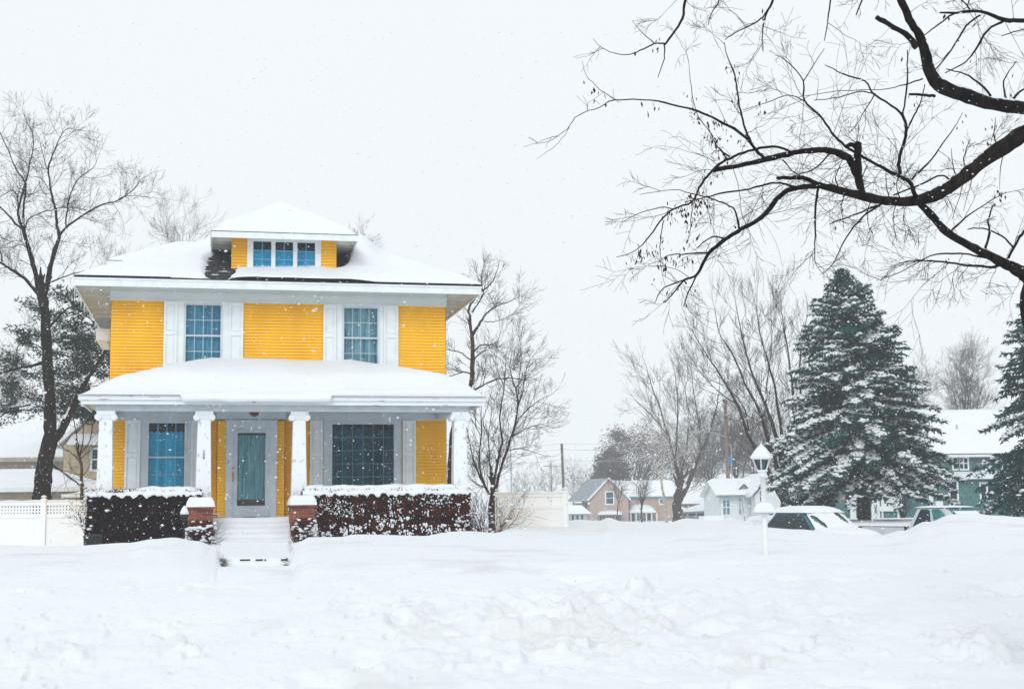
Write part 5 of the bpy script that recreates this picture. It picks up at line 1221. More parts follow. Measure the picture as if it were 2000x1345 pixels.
# the pine behind the ash tree: long horizontal layers of needles
def pine():
    D = 54; rnd = random.Random(66); base = base_at(222, 1000, D)
    root = thing('pine_tree', base, 'dark pine with layered needle boughs behind the ash tree and the left house corner', 'tree')
    T = Traced(66, D); T.rt = 0
    tr, r_ = T.limb([(240, 1000, 9), (236, 850, 8), (228, 740, 7), (215, 650, 6), (190, 590, 4), (180, 560, 2)], 0, root=True, mb=T.trunk)
    nd = MB(); sn = MB()
    boughs = [([(225, 690), (170, 700), (110, 690), (60, 668), (42, 655)], 1.0), ([(232, 760), (170, 760), (100, 745), (40, 722), (12, 700)], 1.1), ([(235, 800), (160, 800), (90, 785), (30, 770), (8, 745)], 1.2), ([(236, 820), (180, 812), (120, 806), (50, 800), (-20, 808)], 1.3),
              ([(218, 660), (180, 655), (140, 640), (100, 625), (62, 600)], 1.0), ([(212, 645), (180, 625), (150, 600), (128, 572)], .9), ([(215, 655), (190, 660), (150, 665), (110, 660)], 1.1), ([(225, 700), (200, 690), (160, 680), (130, 668)], 1.1), ([(232, 740), (200, 730), (160, 728), (120, 730)], 1.1),
              ([(214, 640), (200, 620), (180, 590), (170, 575)], 1), ([(205, 625), (170, 610), (130, 630)], 1.), ([(230, 720), (205, 708), (180, 712), (150, 706)], 1), ([(236, 780), (200, 770), (160, 776), (130, 770)], .9), ([(230, 805), (190, 815), (160, 812), (130, 800)], .8), ([(60, 790), (20, 800), (-20, 830)], 1.2), ([(240, 700), (280, 680), (320, 660)], 1)]
    for pts, th in boughs:
        P, Rr = T.limb([(x, y, 1.6-.9*i/len(pts)) for i, (x, y) in enumerate(pts)], rnd.uniform(-3, 3), mb=T.crown)
        for i in range(2, len(P)):
            f = i/len(P)
            for k in range(int(75*(.45+f))):
                c = P[i]+Vector((rnd.gauss(0, .30), rnd.gauss(0, .55), rnd.gauss(.05, .17*th)))
                if noise.noise(Vector((c.x*1.6, c.y*.8, c.z*3.0))) < -.06: continue
                for q in range(4):
                    d = Vector((rnd.uniform(-1, 1), rnd.uniform(-1, 1), rnd.uniform(-.5, .9))).normalized()*rnd.uniform(.08, .18); w_ = d.cross(Vector((rnd.uniform(-1, 1), rnd.uniform(-1, 1), rnd.uniform(-1, 1)))).normalized()*.022
                    nd.add([c-w_, c+d, c+w_], [(0, 1, 2)])
            if rnd.random() < .5: 
                c = P[i]+Vector((rnd.gauss(0, .2), rnd.gauss(0, .3), .12)); sn.blob(c, rnd.uniform(.06, .2), rnd.uniform(.06, .15), .03, rnd)
    T.trunk.build('trunk', 'bark', root, smooth=True, origin=base); T.crown.build('branches', 'bark', root, origin=base)
    nd.build('crown', 'needle_pine', root, origin=base); sn.build('snow', 'snow_fine', root, smooth=True, origin=base)
pine()
b = base_at(6, 1000, 75); conifer('pine_tree', b, at(6, 795, 75).z-b.z, 2.2, 67, 'small dusty blue evergreen at the far left edge', 'needle', 70, .5, trunk_r=.2, droop=.15, bare=.35, shape=.55, per=5)

# ---------------------------------------------------------------- right of the yellow house
PA = dict(nc=[0, 4, 5, 5], wob=.16, up=.08, lr=.74, rr=.6, ang=(20, 52), rmin=.0032, rtw=.010)
traced_tree('locust_tree', 43, 44, [
    [(884, 1000, 9), (883, 940, 8.5), (884, 880, 8), (890, 820, 7), (907, 775, 6), (920, 748, 5.2), (923, 703, 5), (922, 658, 4.8)],
    [(922, 660, 4), (918, 621, 3.5), (916, 603, 3.2), (929, 580, 2.8), (942, 568, 2.4), (955, 558, 2), (964, 545, 1.6), (970, 530, 1)], [(941, 567, 1.8), (941, 540, 1.4), (944, 520, .9)],
    [(923, 655, 4), (938, 629, 3.4), (948, 615, 2.8), (959, 604, 2.4), (972, 596, 1.9), (989, 591, 1.5), (1004, 584, 1.1), (1018, 577, .7)], [(922, 610, 2.6), (935, 590, 2.1), (945, 568, 1.5), (948, 550, 1)],
    [(925, 688, 2.4), (937, 675, 2), (950, 673, 1.6), (966, 676, 1)], [(926, 702, 2), (940, 688, 1.7), (958, 678, 1.2), (970, 668, .8), (978, 648, .5)], [(922, 705, 2.4), (908, 694, 2), (899, 688, 1.7), (873, 683, 1.3), (850, 680, .8)], [(921, 730, 2.2), (905, 726, 1.9), (880, 734, 1.3)],
    [(945, 628, 1.6), (962, 628, 1.3), (985, 622, 1), (1006, 608, .6)]],
    'tall bare tree rising just behind the right corner of the yellow house', P=PA, dens=(6, .65, 2), start=.5, tm='bark_grey', cm='twig')
traced_tree('multi_stem_tree', 44, 42.5, [
    [(962, 1010, 8), (962, 985, 7.5), (964, 962, 6.5)],
    [(966, 966, 4.2), (977, 919, 3.8), (992, 874, 3.4), (1007, 826, 3), (1011, 777, 2.4), (1002, 745, 1.8), (996, 715, 1.2), (1000, 680, .7)], [(964, 962, 4), (966, 937, 3.6), (974, 889, 3.2), (981, 859, 2.8), (976, 815, 2.2), (984, 759, 1.6), (988, 710, 1)],
    [(955, 965, 3.4), (948, 950, 3.2), (929, 911, 2.4), (920, 880, 1.8), (915, 850, 1.2)], [(952, 960, 3), (938, 920, 2.6), (937, 880, 2.2), (940, 840, 1.8), (940, 803, 1.2)], [(960, 962, 2.6), (958, 920, 2.2), (955, 880, 1.8), (955, 840, 1.2), (962, 800, .8)],
    [(900, 770, 2.6), (925, 762, 2.6), (942, 753, 2.4), (966, 742, 2), (1003, 738, 1.5), (1022, 742, .9)], [(1006, 828, 2), (1026, 803, 1.7), (1045, 788, 1.3), (1058, 779, 1), (1080, 768, .6)], [(1000, 852, 1.9), (1026, 837, 1.6), (1055, 829, 1.1), (1076, 834, .6)], [(1009, 800, 1.8), (1022, 760, 1.4), (1030, 715, 1), (1045, 690, .6)],
    [(1011, 780, 1.6), (1014, 740, 1.3), (1018, 700, .9), (1014, 660, .5)], [(990, 880, 1.6), (1015, 875, 1.2), (1050, 885, .8)], [(985, 760, 1.3), (970, 720, 1), (960, 690, .7)], [(948, 950, 2), (930, 945, 1.4), (912, 925, .9)], [(938, 850, 1.4), (922, 820, 1.1), (905, 800, .7)]],
    'bare tree with several slender stems beside the right fence', P=PA, dens=(6.5, .66, 2), start=.8, tm='bark_grey', cm='twig')
# middle distance
traced_tree('vase_shaped_tree', 45, 62, [
    [(1538, 1012, 15), (1538, 990, 14), (1537, 965, 12)],
    [(1532, 985, 6), (1515, 950, 5.4), (1490, 900, 4.8), (1462, 850, 4.2), (1440, 790, 3.4), (1412, 740, 2.6), (1385, 700, 1.8), (1360, 660, 1.2), (1345, 635, .7)], [(1536, 975, 7), (1522, 930, 6), (1504, 870, 5), (1482, 800, 4), (1455, 750, 3), (1430, 690, 2.2), (1405, 650, 1.5), (1395, 600, .8)],
    [(1538, 970, 8), (1530, 915, 6.5), (1518, 860, 5), (1495, 790, 4), (1468, 725, 3), (1450, 660, 2), (1440, 610, 1)], [(1537, 965, 6), (1535, 900, 5), (1524, 830, 4), (1514, 760, 3.4), (1495, 690, 2.4), (1482, 640, 1.6), (1478, 590, .8)],
    [(1539, 965, 6), (1556, 905, 5), (1552, 820, 4), (1546, 740, 3), (1538, 680, 2.2), (1528, 620, 1.2), (1525, 588, .7)], [(1540, 975, 6), (1556, 935, 5.4), (1564, 870, 4.4), (1566, 800, 3.2), (1562, 720, 2.2), (1570, 650, 1.2)], [(1462, 850, 2.6), (1455, 800, 2), (1425, 760, 1.6), (1395, 745, 1)], [(1495, 790, 2.4), (1500, 730, 1.8), (1508, 660, 1.2), (1505, 610, .7)], [(1440, 790, 2.2), (1410, 770, 1.6), (1375, 735, 1), (1350, 700, .6)]],
    'large bare vase-shaped tree behind the lamp post, left of the spruce', P=dict(nc=[0, 4, 5, 5], wob=.11, up=.10, lr=.72, rr=.6, ang=(15, 40), rmin=.0045, rtw=.013), dens=(3.2, 1.3, 2), start=.9, tm='bark_grey', cm='twig', snow=.12, base_z=.2)
traced_tree('forked_tree', 46, 110, [
    [(1322, 1015, 9), (1322, 985, 8), (1324, 965, 7)], [(1323, 975, 5.5), (1327, 940, 5), (1318, 900, 4), (1305, 850, 3), (1290, 800, 2.2), (1272, 750, 1.5), (1262, 715, .8)], [(1326, 980, 6), (1340, 955, 5.5), (1352, 925, 5), (1368, 885, 4), (1385, 845, 3), (1398, 800, 2.2), (1405, 760, 1.2)],
    [(1318, 900, 3), (1322, 850, 2.4), (1324, 790, 1.8), (1318, 730, 1)], [(1305, 850, 2), (1280, 820, 1.6), (1250, 790, 1)], [(1368, 885, 2.4), (1366, 830, 2), (1355, 770, 1.4), (1350, 715, .8)], [(1326, 940, 3), (1340, 880, 2.4), (1345, 820, 1.6), (1338, 760, 1)], [(1385, 845, 1.8), (1400, 830, 1.4), (1425, 810, .8)]],
    'big forked bare tree at the right end of the tan house', P=dict(nc=[0, 5, 6, 5], wob=.14, up=.1, lr=.72, rr=.6, ang=(18, 45), rmin=.008, rtw=.022), dens=(1.8, 2.0, 2), start=.9, tm='bark_grey', cm='twig_grey', snow=.15, base_z=-.6)
traced_tree('pale_barked_tree', 47, 104, [
    [(1302, 1018, 4), (1299, 985, 3.6), (1294, 955, 3.4), (1292, 935, 3)], [(1292, 940, 2.4), (1280, 912, 2), (1266, 892, 1.6), (1240, 888, 1.2), (1215, 892, .8)], [(1293, 938, 2.4), (1296, 905, 2), (1300, 875, 1.4), (1308, 845, 1)], [(1294, 930, 2), (1306, 905, 1.6), (1312, 880, 1.2), (1318, 860, .7)], [(1276, 905, 1.4), (1276, 880, 1.2), (1262, 860, .8)], [(1300, 912, 1.4), (1318, 898, 1), (1335, 885, .7)]],
    'smaller tree with pale flaking bark before the tan house', P=dict(nc=[0, 4, 4], wob=.22, up=.05, lr=.6, rr=.6, ang=(20, 50), rmin=.009, rtw=.03), dens=(1.8, 1.9, 2), start=.8, tm='bark_pale', cm='bark_pale', base_z=-.6)
for (px, dep, ty, lab, sd_) in ((1207, 100, 905, 'slim young bare tree in front of the gable of the tan house', 71), (1254, 98, 905, 'young bare tree in front of the snow awning of the tan house', 72)):
    generic_tree('young_tree', px, 1016, dep, ty, 24, sd_, lab, 4, rpx=2.6 if sd_ == 72 else 1.5, lev=2, dens=1.2)
generic_tree('bare_tree', 1888, 900, 105, 668, 62, 73, 'bare round-crowned tree behind the green house roof', 6, rpx=5, dens=1.3)
generic_tree('bare_tree', 1790, 900, 115, 700, 40, 74, 'faint bare tree between the spruce and the green house ridge', 4, rpx=3)
generic_tree('bare_tree', 1440, 1010, 130, 790, 60, 75, 'bare tree behind the utility pole', 5, rpx=4, dens=1.5)
generic_tree('bare_tree', 1385, 1010, 135, 800, 60, 76, 'bare tree behind the low garage, left of the utility pole', 5, rpx=4, dens=1.6)
generic_tree('bare_tree', 1480, 1010, 140, 800, 50, 77, 'bare tree behind the white house roof', 5, rpx=4, dens=1.5)
# a dense leaf-holding oak mass and low evergreen behind the tan house
def oak():
    D = 178; rnd = random.Random(81); base = at(1240, 1015, D); base.z = -.8
    root = thing('oak_tree', base, 'broad purple-brown oak still holding its leaves behind the tan house', 'tree'); T = Tree(81); T.rt = .1
    T.branch(base, Vector((0, 0, 1)), 5.5, .35, 3, dict(nc=[0, 4, 5, 6], wob=.15, up=.1, lr=.8, rr=.6, ang=(30, 70), rmin=.02))
    lf = MB(); puffs = [(1192, 885, 26), (1222, 866, 30), (1182, 918, 24), (1256, 866, 34), (1300, 878, 36), (1214, 912, 36), (1262, 915, 42), (1312, 925, 36), (1340, 900, 28), (1205, 850, 16), (1170, 935, 16), (1365, 925, 24)]
    for k in range(27000):
        cx_, cy_, pr = rnd.choice(puffs); px, py = rnd.gauss(cx_, pr*.50), rnd.gauss(cy_, pr*.46)
        if py > 965: continue
        p = at(px, py, D+rnd.gauss(0, 2.5)); q = noise.noise(p*.5)+.7*noise.noise(p*1.3)
        if q < -.12+rnd.uniform(-.3, .1): continue
        s_ = rnd.uniform(.07, .19); d = Vector((rnd.uniform(-1, 1), rnd.uniform(-1, 1), rnd.uniform(-1, 1))).normalized()*s_; w_ = d.cross(Vector((rnd.uniform(-1, 1), rnd.uniform(-1, 1), rnd.uniform(-1, 1)))).normalized()*s_*.45
        lf.add([p-w_, p+d, p+w_, p-d*.5], [(0, 1, 2, 3)])
    T.trunk.build('trunk', 'bark_grey', root, origin=base); T.crown.build('branches', 'twig', root, origin=base); lf.build('crown', 'purple_leaf', root, origin=base)
oak()
b = at(1196, 1010, 180); b.z = -.8; conifer('spruce_tree', b, at(1196, 872, 180).z-b.z, 4.2, 82, 'grey-green evergreen at the left foot of the purple-brown oak', 'needle_pine', 90, .35, trunk_r=.2, droop=.1, bare=.05, shape=.5, per=4, blade=.4, clump=1.6)
for i, (px, ty, hwid, dep, lab) in enumerate(((1040, 905, 34, 190, 'faint bare tree just right of the thin pole above the fence'), (1075, 895, 30, 200, 'faint bare tree between the two poles above the fence'), (1120, 890, 32, 185, 'faint bare tree right of the greenish pole'), (1148, 905, 26, 175, 'low faint bare tree left of the tan house gable'), (1012, 920, 26, 205, 'faint low bare tree at the left end of the far tree line'))):
    generic_tree('distant_tree', px, 1012, dep, ty, hwid, 90+i, lab, 4, rpx=1.3, lev=2, dens=.9, group='faint bare trees of the far tree line')

# ---------------------------------------------------------------- poles and wires
def pole(px0, py0, px1, py1, d, r0, r1, matn, label, zb=-1, name='utility_pole'):
    A = at(px0, py0, d); B = at(px1, py1, d); base = Vector((A.x, A.y, zb)); h = thing(name, base, label, 'utility pole')
    k = (A.z-zb)/(B.z-A.z); foot = A-(B-A)*k
    base = foot; h.location = foot
    q = MB(); q.tube([Vector((0, 0, 0)), (B-foot)*.5, B-foot], [r0, (r0+r1)/2, r1], 10); q.build('pole_shaft', matn, h, smooth=True)
    return h, foot, B
h, ft, tp_ = pole(1425, 1012, 1416, 780, 100, .155, .115, 'pole', 'leaning brown utility pole with transformer and street lamp arm before the white house')
def rel(px, py, d, o): return at(px, py, d)-o
q = MB(); c = rel(1411, 822, 99.6, ft); q.lathe(c.x, c.y, [(.11, c.z), (.13, c.z+.05), (.13, c.z+.62), (.08, c.z+.68), (.02, c.z+.7)], 12); q.build('transformer', 'metal', h)
q = MB(); a0 = rel(1417, 852, 100, ft); q.tube([a0, rel(1395, 845, 99.5, ft), rel(1370, 842, 99, ft), rel(1362, 843, 98.8, ft)], [.035, .03, .03, .03], 6); arm = q.build('lamp_arm', 'metal', h)
q = MB(); c = rel(1358, 843, 98.8, ft); q.blob(c, .42, .16, .09, random.Random(2), jit=0); q.build('lamp_head', 'metal', arm, smooth=True)
q = MB(); c = rel(1424.5, 900, 99.75, ft); q.cbox(c.x, c.y, c.z-.33, .26, .06, .70); q.build('blue_band', 'bluetag', h)
q = MB(); q.tube([rel(1428, 868, 99.8, ft), rel(1430, 960, 99.8, ft), rel(1432, 1012, 99.8, ft)], [.03, .03, .03], 5); q.build('conduit', 'metal', h)
q = MB()
for k in range(2): c = rel(1413+6*k, 782+3*k, 99.8, ft); q.lathe(c.x, c.y, [(.05, c.z-.1), (.07, c.z), (.04, c.z+.08)], 8)
q.build('insulators', 'rubber', h)
g1, f1, t1 = pole(1101, 962, 1097, 866, 112, .13, .10, 'pole_green', 'short greenish utility pole standing above the right fence end')
g2, f2, t2 = pole(999, 962, 997, 872, 120, .06, .05, 'metal', 'thin grey pole above the right fence, beside the multi-stem tree')
g3, f3, t3 = pole(1077, 960, 1076, 901, 170, .08, .06, 'pole', 'far thin pole with a crossarm between the two nearer poles')
q = MB(); c = rel(1076, 910, 170, f3); q.box(c.x-.9, c.x+.9, -.06, .06, c.z-.05, c.z+.05); q.build('crossarm', 'pole', g3)
wi = MB()
def wire(A, B, sag, r=.012):
    n = 16; wi.tube([A.lerp(B, i/n)-Vector((0, 0, sag*4*(i/n)*(1-i/n))) for i in range(n+1)], [r]*(n+1), 4)
for dz in (0, -.45, -1.3):
    w_ = MB(); old = wi; wi = w_
    wire(t1+Vector((0, 0, dz)), tp_+Vector((0, 0, dz*1.2-1.8)), .5); wire(t1+Vector((0, 0, dz)), t1+Vector((-26, 22, dz-.2)), .4)
    o = w_.build('overhead_wire', 'metal', origin=t1); tag(o, {0: 'topmost thin wire strung from the greenish pole', -.45: 'middle thin wire strung from the greenish pole', -1.3: 'lowest thin wire strung from the greenish pole'}[dz], 'wire', 'overhead wires')
# leaning marker stake by the white house
q = MB(); A, B = at(1456, 1016, 70), at(1450, 980, 70); q.tube([A-Vector((0, 0, .3)), B], [.03, .025], 6); tag(q.build('marker_stake', 'metal', origin=A), 'thin dark stake leaning in the snow in front of the white house', 'stake')
# ---------------------------------------------------------------- neighbours' houses
class House:
    """builder in a facade frame: x right, y back, z up; front plane at distance d, optionally turned"""
    def __init__(s, px, d, label, name='house', ang=0., zb=None):
        a = at(px, 1000, d); s.d = d; s.ang = ang; s.O = Vector((a.x, d, 0)); s.ua = Vector((math.cos(ang), math.sin(ang), 0)); s.va = Vector((-math.sin(ang), math.cos(ang), 0))
        s.o = thing(name, s.O, label, 'house', rz=ang)
    def p(s, px, py, y=0.):
        dd = _f+CR*((px-1000)/FPX)+CU*((672.5-py)/FPX)
        k = (y+s.O.dot(s.va))/dd.dot(s.va); P = dd*k
        return (P-s.O).dot(s.ua), EYE+P.z
    def rect(s, x0, y0, x1, y1, y=0.):
        a = s.p(x0, (y0+y1)/2, y)[0]; b = s.p(x1, (y0+y1)/2, y)[0]; xm = (x0+x1)/2
        return a, b, s.p(xm, y1, y)[1], s.p(xm, y0, y)[1]
    def clapbox(s, u0, u1, y0, y1, z0, z1, m, name='wall', ex=.16):
        q = MB()
        clap(q, (u0, y0), (u1-u0, 0), z0, z1, (0, -1), ex=ex, lap=.025); clap(q, (u0, y1), (0, y0-y1), z0, z1, (-1, 0), ex=ex, lap=.025); clap(q, (u1, y0), (0, y1-y0), z0, z1, (1, 0), ex=ex, lap=.025)
        q.box(u0+.03, u1-.03, y0+.03, y1, z0, z1-.01)
        return q.build(name, m, s.o)
    def win(s, r, y, fm='housewhite', gm='farglass', cols=1, rows=2, w_=None, sill=0, name='window'):
        u0, u1, z0, z1 = r; w_ = w_ or .09; q = MB()
        q.box(u0-w_, u0, y-.06, y+.02, z0-w_, z1+w_); q.box(u1, u1+w_, y-.06, y+.02, z0-w_, z1+w_); q.box(u0, u1, y-.06, y+.02, z1, z1+w_); q.box(u0, u1, y-.06, y+.02, z0-w_, z0)
        for i in range(1, cols): u = u0+(u1-u0)*i/cols; q.box(u-.03, u+.03, y-.055, y+.0, z0, z1)
        for i in range(1, rows): z = z0+(z1-z0)*i/rows; q.box(u0, u1, y-.054, y+.0, z-.03, z+.03)
        if sill: q.box(u0-w_-.12, u1+w_+.12, y-.14, y-.061, z0-w_-.28, z0-w_)
        f = q.build(name, fm, s.o); g = MB(); g.box(u0, u1, y-.04, y-.03, z0, z1); g.build('pane', gm, f)
        return f
    def gable_roof(s, u0, u1, y0, y1, ze, zr, thick=.22, m='housewhite', sm='snow', name='roof', snow=True, over=.0, gm='housewhite'):
        """ridge along x, front slope from (y0,ze) up to the middle"""
        ym = (y0+y1)/2; q = MB()
        q.poly_prism([(u0, y0, ze-.14), (u0, ym, zr-.14), (u0, y1, ze-.14), (u0, y1, ze), (u0, ym, zr), (u0, y0, ze)], (u1-u0, 0, 0))
        r = q.build(name, m, s.o)
        w2 = MB(); w2.poly_prism([(u0+.3, y0+.4, ze-.10), (u0+.3, ym, zr-.2), (u0+.3, y1-.4, ze-.10)], (u1-u0-.6, 0, 0)); w2.build('gable_wall', gm, s.o)
        if snow:
            n = MB()
            def f(a, b):
                y = y0-.04+(y1-y0+.08)*b; t = 1-abs(b*2-1); e = min(a, 1-a)*(u1-u0)
                return (u0-.03+(u1-u0+.06)*a, y, ze+.004+(zr-ze)*t+thick*sstep(min(e/.4, t*8+.25))*(.85+.3*noise.noise(Vector((a*(u1-u0)*.4, b*5, s.d)))))
            n.grid(f, 40, 20)
            n.grid(lambda a, b: (f(a, 0)[0], f(a, 0)[1], f(a, 0)[2]*(1-b)+(ze-.01)*b), 40, 2); n.grid(lambda a, b: (f(0, a)[0], f(0, a)[1], f(0, a)[2]*(1-b)+(ze+(zr-ze)*(1-abs(2*a-1))-.02)*b), 20, 2); n.grid(lambda a, b: (f(1, a)[0], f(1, a)[1], f(1, a)[2]*(1-b)+(ze+(zr-ze)*(1-abs(2*a-1))-.02)*b), 20, 2)
            n.build('snow', sm, r, smooth=True)
        return r
# -- left neighbours
h = House(60, 62, 'long beige neighbour house with a big snowy roof behind the ash tree')
r = h.rect(-200, 893, 124, 1000); h.clapbox(r[0], r[1], 0, 8, -.2, r[3], 'beige_grey')
ze = h.p(60, 893, -.4)[1]; zr = h.p(60, 806, 3.8)[1]-.2; u1 = h.p(124, 893)[0]
h.gable_roof(r[0]-.4, u1+.5, -.5, 8.2, ze, zr, .25, gm='beige')
q = MB(); q.box(r[0]-.4, u1+.5, -.56, -.5, ze-.18, ze+.0); q.build('eave_board', 'beige_grey', h.o)
h2 = House(175, 56, 'beige clapboard house with a gable and blue window seen past the left porch corner')
r = h2.rect(123, 860, 262, 1000); h2.clapbox(r[0], r[1], 0, 7, -.2, h2.p(180, 868)[1], 'beige')
q = MB(); pk = h2.p(193, 800); a0 = h2.p(120, 868)[0]; a1 = h2.p(262, 868)[0]; zz = h2.p(180, 868)[1]
q.poly_prism([(a0+.2, -.01, zz), (a1-.2, -.01, zz), ((a0+a1)/2, -.01, pk[1])], (0, 7, 0)); q.build('gable', 'beige', h2.o)
q = MB(); m_ = (a0+a1)/2
q.poly_prism([(a0-.2, -.15, zz-.12), (m_, -.15, pk[1]+.05), (m_, -.15, pk[1]+.24), (a0-.2, -.15, zz+.07)], (0, 8, 0)); q.poly_prism([(a1+.2, -.15, zz-.12), (m_+.001, -.15, pk[1]+.05), (m_+.001, -.15, pk[1]+.24), (a1+.2, -.15, zz+.07)], (0, 8, 0)); rf_ = q.build('roof', 'snow', h2.o)
h2.win(h2.rect(181, 878, 191, 916), 0, gm='farglass', cols=1, rows=2)
q = MB(); e0 = h2.rect(130, 852, 175, 868, -.8); q.poly_prism([(e0[0], -.9, zz-.02), (e0[0], 0, zz+.45), (e0[0], 0, zz-.02)], (e0[1]-e0[0]+2, 0, 0)); q.build('porch_roof', 'snow', h2.o)
h3 = House(70, 48, 'low tan garage with a snowy roof just behind the left fence', name='garage')
r = h3.rect(-150, 955, 150, 1000); h3.clapbox(r[0], r[1], 0, 5, -.2, r[3], 'beige_grey')
q = MB(); zc = h3.p(60, 952, -.3)[1]; zt_ = h3.p(70, 915, 2.6)[1]; ul, ur = r[0]-.3, h3.p(152, 950)[0]+.2
q.add([(ul, -.35, zc), (ur, -.35, zc), (ur, 5.3, zc), (ul, 5.3, zc), (h3.p(66, 915, 2.4)[0]-1.2, 2.5, zt_), (h3.p(100, 915, 2.4)[0], 2.5, zt_)], [(0, 1, 5, 4), (1, 2, 5), (2, 3, 4, 5), (3, 0, 4)]); q.build('roof', 'snow', h3.o)
q = MB(); q.box(ul, ur, -.4, -.352, zc-.14, zc+.01); q.build('fascia', 'housewhite', h3.o)
h3.win(h3.rect(92, 959, 101, 977), 0, gm='farglass', rows=1, w_=.03)
h4 = House(165, 43, 'small shed with a snow-covered roof between the left fence and the yellow house', name='shed')
a = h4.rect(127, 969, 215, 1000); q = MB(); q.box(a[0], a[1], .3, 3, -.2, a[3]); q.build('wall', 'beige_grey', h4.o)
q = MB(); q.box(a[0]-.15, a[1], .1, .16, a[3]-.02, a[3]+.08); q.build('fascia', 'housewhite', h4.o)
tz = h4.p(185, 937, 1.5)[1]
q = MB(); q.grid(lambda x, y: (a[0]-.2+(a[1]-a[0]+.2)*x, .08+3*y, a[3]+.085+(tz-a[3])*min(1, sstep(x*1.25)*.75+.25*min(1, x*1.6))*min(1, y*2.4)), 24, 14); q.build('roof_snow', 'snow', h4.o, smooth=True)

# -- the tan house
t = House(1230, 160, 'tan house with a steep front gable, bay window and snowy roof far down the street')
G = t.rect(1152, 974, 1228, 1030); t.clapbox(G[0], G[1], 0, 9, -2.2, t.p(1190, 974)[1], 'tan', ex=.3)
pk = t.p(1190, 936); q = MB(); zz = t.p(1190, 974)[1]
q.poly_prism([(G[0], -.01, zz), (G[1], -.01, t.p(1228, 974)[1]), ((G[0]+G[1])/2, -.01, pk[1])], (0, 9, 0)); q.build('gable', 'tan', t.o)
q = MB(); m_ = (G[0]+G[1])/2; zl = t.p(1152, 977)[1]
for s_, u in ((-1, G[0]-.25), (1, G[1]+.25)): q.poly_prism([(u, -.35, zl-.1), (m_+s_*.001, -.35, pk[1]+.05), (m_+s_*.001, -.35, pk[1]+.30), (u, -.35, zl+.15)], (0, .22, 0))
q.build('rake_boards', 'housewhite', t.o)
bk = t.p(1168, 938, 9); lf = t.p(1123, 975, 7)
q = MB(); q.poly_prism([(G[0]-.3, -.2, zl), (m_, -.2, pk[1]+.2), (m_, -.2, pk[1]+.05), (G[0]-.3, -.2, zl-.1)], (-1.9, 9.5, 0)); q.poly_prism([(G[1]+.3, -.2, zl), (m_, -.2, pk[1]+.22), (m_, -.2, pk[1]+.07), (G[1]+.3, -.2, zl-.1)], (0, 9.5, 0)); q.build('gable_roof', 'slate', t.o)
S = t.rect(1124, 977, 1152, 1030, 6); t.clapbox(S[0], S[1]+.3, 5.9, 9, -2.2, S[3]-.3, 'tan', name='side_wall', ex=.3)
t.win(t.rect(1184, 961, 1197.5, 983), 0, w_=.14, gm='farglass')
W = t.rect(1228.5, 969, 1320, 1030, 2.5); t.clapbox(W[0], W[1], 2.5, 9, -2.2, W[3], 'tan', name='wing_wall', ex=.3)
zr = t.p(1260, 942, 6)[1]; t.gable_roof(W[0]-2.4, W[1]+.2, 2.2, 9.6, W[3], zr, .3, gm='tan')
q = MB(); q.box(W[0], W[1]+.2, 2.12, 2.2, W[3]-.15, W[3]); q.build('eave_board', 'farglass_pale', t.o)
t.win(t.rect(1289, 975, 1295, 983, 2.5), 2.5, w_=.15, gm='farglass_pale', rows=1)
B = t.rect(1170, 1004, 1214, 1026, -.9); q = MB(); q.box(B[0], B[1], -.9, -.02, -2.2, B[2]+.1); q.box(B[0]-.1, B[1]+.1, -1, -.02, B[3]-.05, B[3]+.1); bw_ = q.build('bay_window', 'housewhite', t.o)
for i in range(7): 
    w_ = (B[1]-B[0])/7; q = MB(); q.box(B[0]+w_*i+.1, B[0]+w_*(i+1)-.1, -.93, -.905, B[2]+.12, B[3]-.06); q.build('pane', 'farglass', bw_)
q = MB(); q.grid(lambda a, b: (B[0]-.1+(B[1]-B[0]+.2)*a, -1.05+1.05*b, B[3]+.1+.36*math.sin(math.pi*a)**.4*b**.6), 16, 6); q.grid(lambda a, b: (B[0]-.1+(B[1]-B[0]+.2)*a, -1.05, B[3]+.1*b), 16, 1); q.build('snow', 'snow', bw_, smooth=True)
A_w = t.rect(1229, 984, 1281, 998, .6); q = MB(); q.grid(lambda a, b: (A_w[0]+(A_w[1]-A_w[0])*a, .4+2.08*b, A_w[2]+(A_w[3]-A_w[2])*(b**.7)*(math.sin(math.pi*min(1, max(0, a)))**.35)), 24, 8); q.box(A_w[0], A_w[1], .42, .55, A_w[2]-.16, A_w[2]); q.build('awning', 'snow', t.o)
P_ = t.rect(1230, 1000, 1280, 1030, 2.4); q = MB()
for i in range(6): x = P_[0]+(P_[1]-P_[0])*i/5; q.box(x-.07, x+.07, .6, .74, -2.2, A_w[2]-.16)
q.box(P_[0]+1, P_[0]+1.6, 2.42, 2.49, -2.2, P_[3]); q.build('porch_posts', 'housewhite', t.o)
t.win(t.rect(1246, 1000, 1252, 1024, 2.5), 2.5, gm='garage', rows=1); t.win(t.rect(1262, 1002, 1272, 1015, 2.5), 2.5, gm='farglass', rows=1); t.win(t.rect(1231, 1002, 1238, 1018, 2.5), 2.5, gm='farglass', rows=1)
q = MB(); c = t.rect(1283, 984, 1287, 1004, 2.45); q.box(c[0], c[1], 2.40, 2.49, c[2], c[3]); q.build('orange_panel', 'orange', t.o)
sh = House(1130, 150, 'low grey shed with a thick snow roof left of the tan house', name='shed')
a = sh.rect(1108, 1003, 1147, 1030); q = MB(); q.box(a[0], a[1], 0, 4, -2, a[3]); q.build('wall', 'metal', sh.o)
for i in range(3): q = MB(); x = a[0]+.5+i*.5; q.box(x, x+.2, -.03, -.005, -1, a[3]-.1); q.build('door_board', 'darkwood', sh.o)
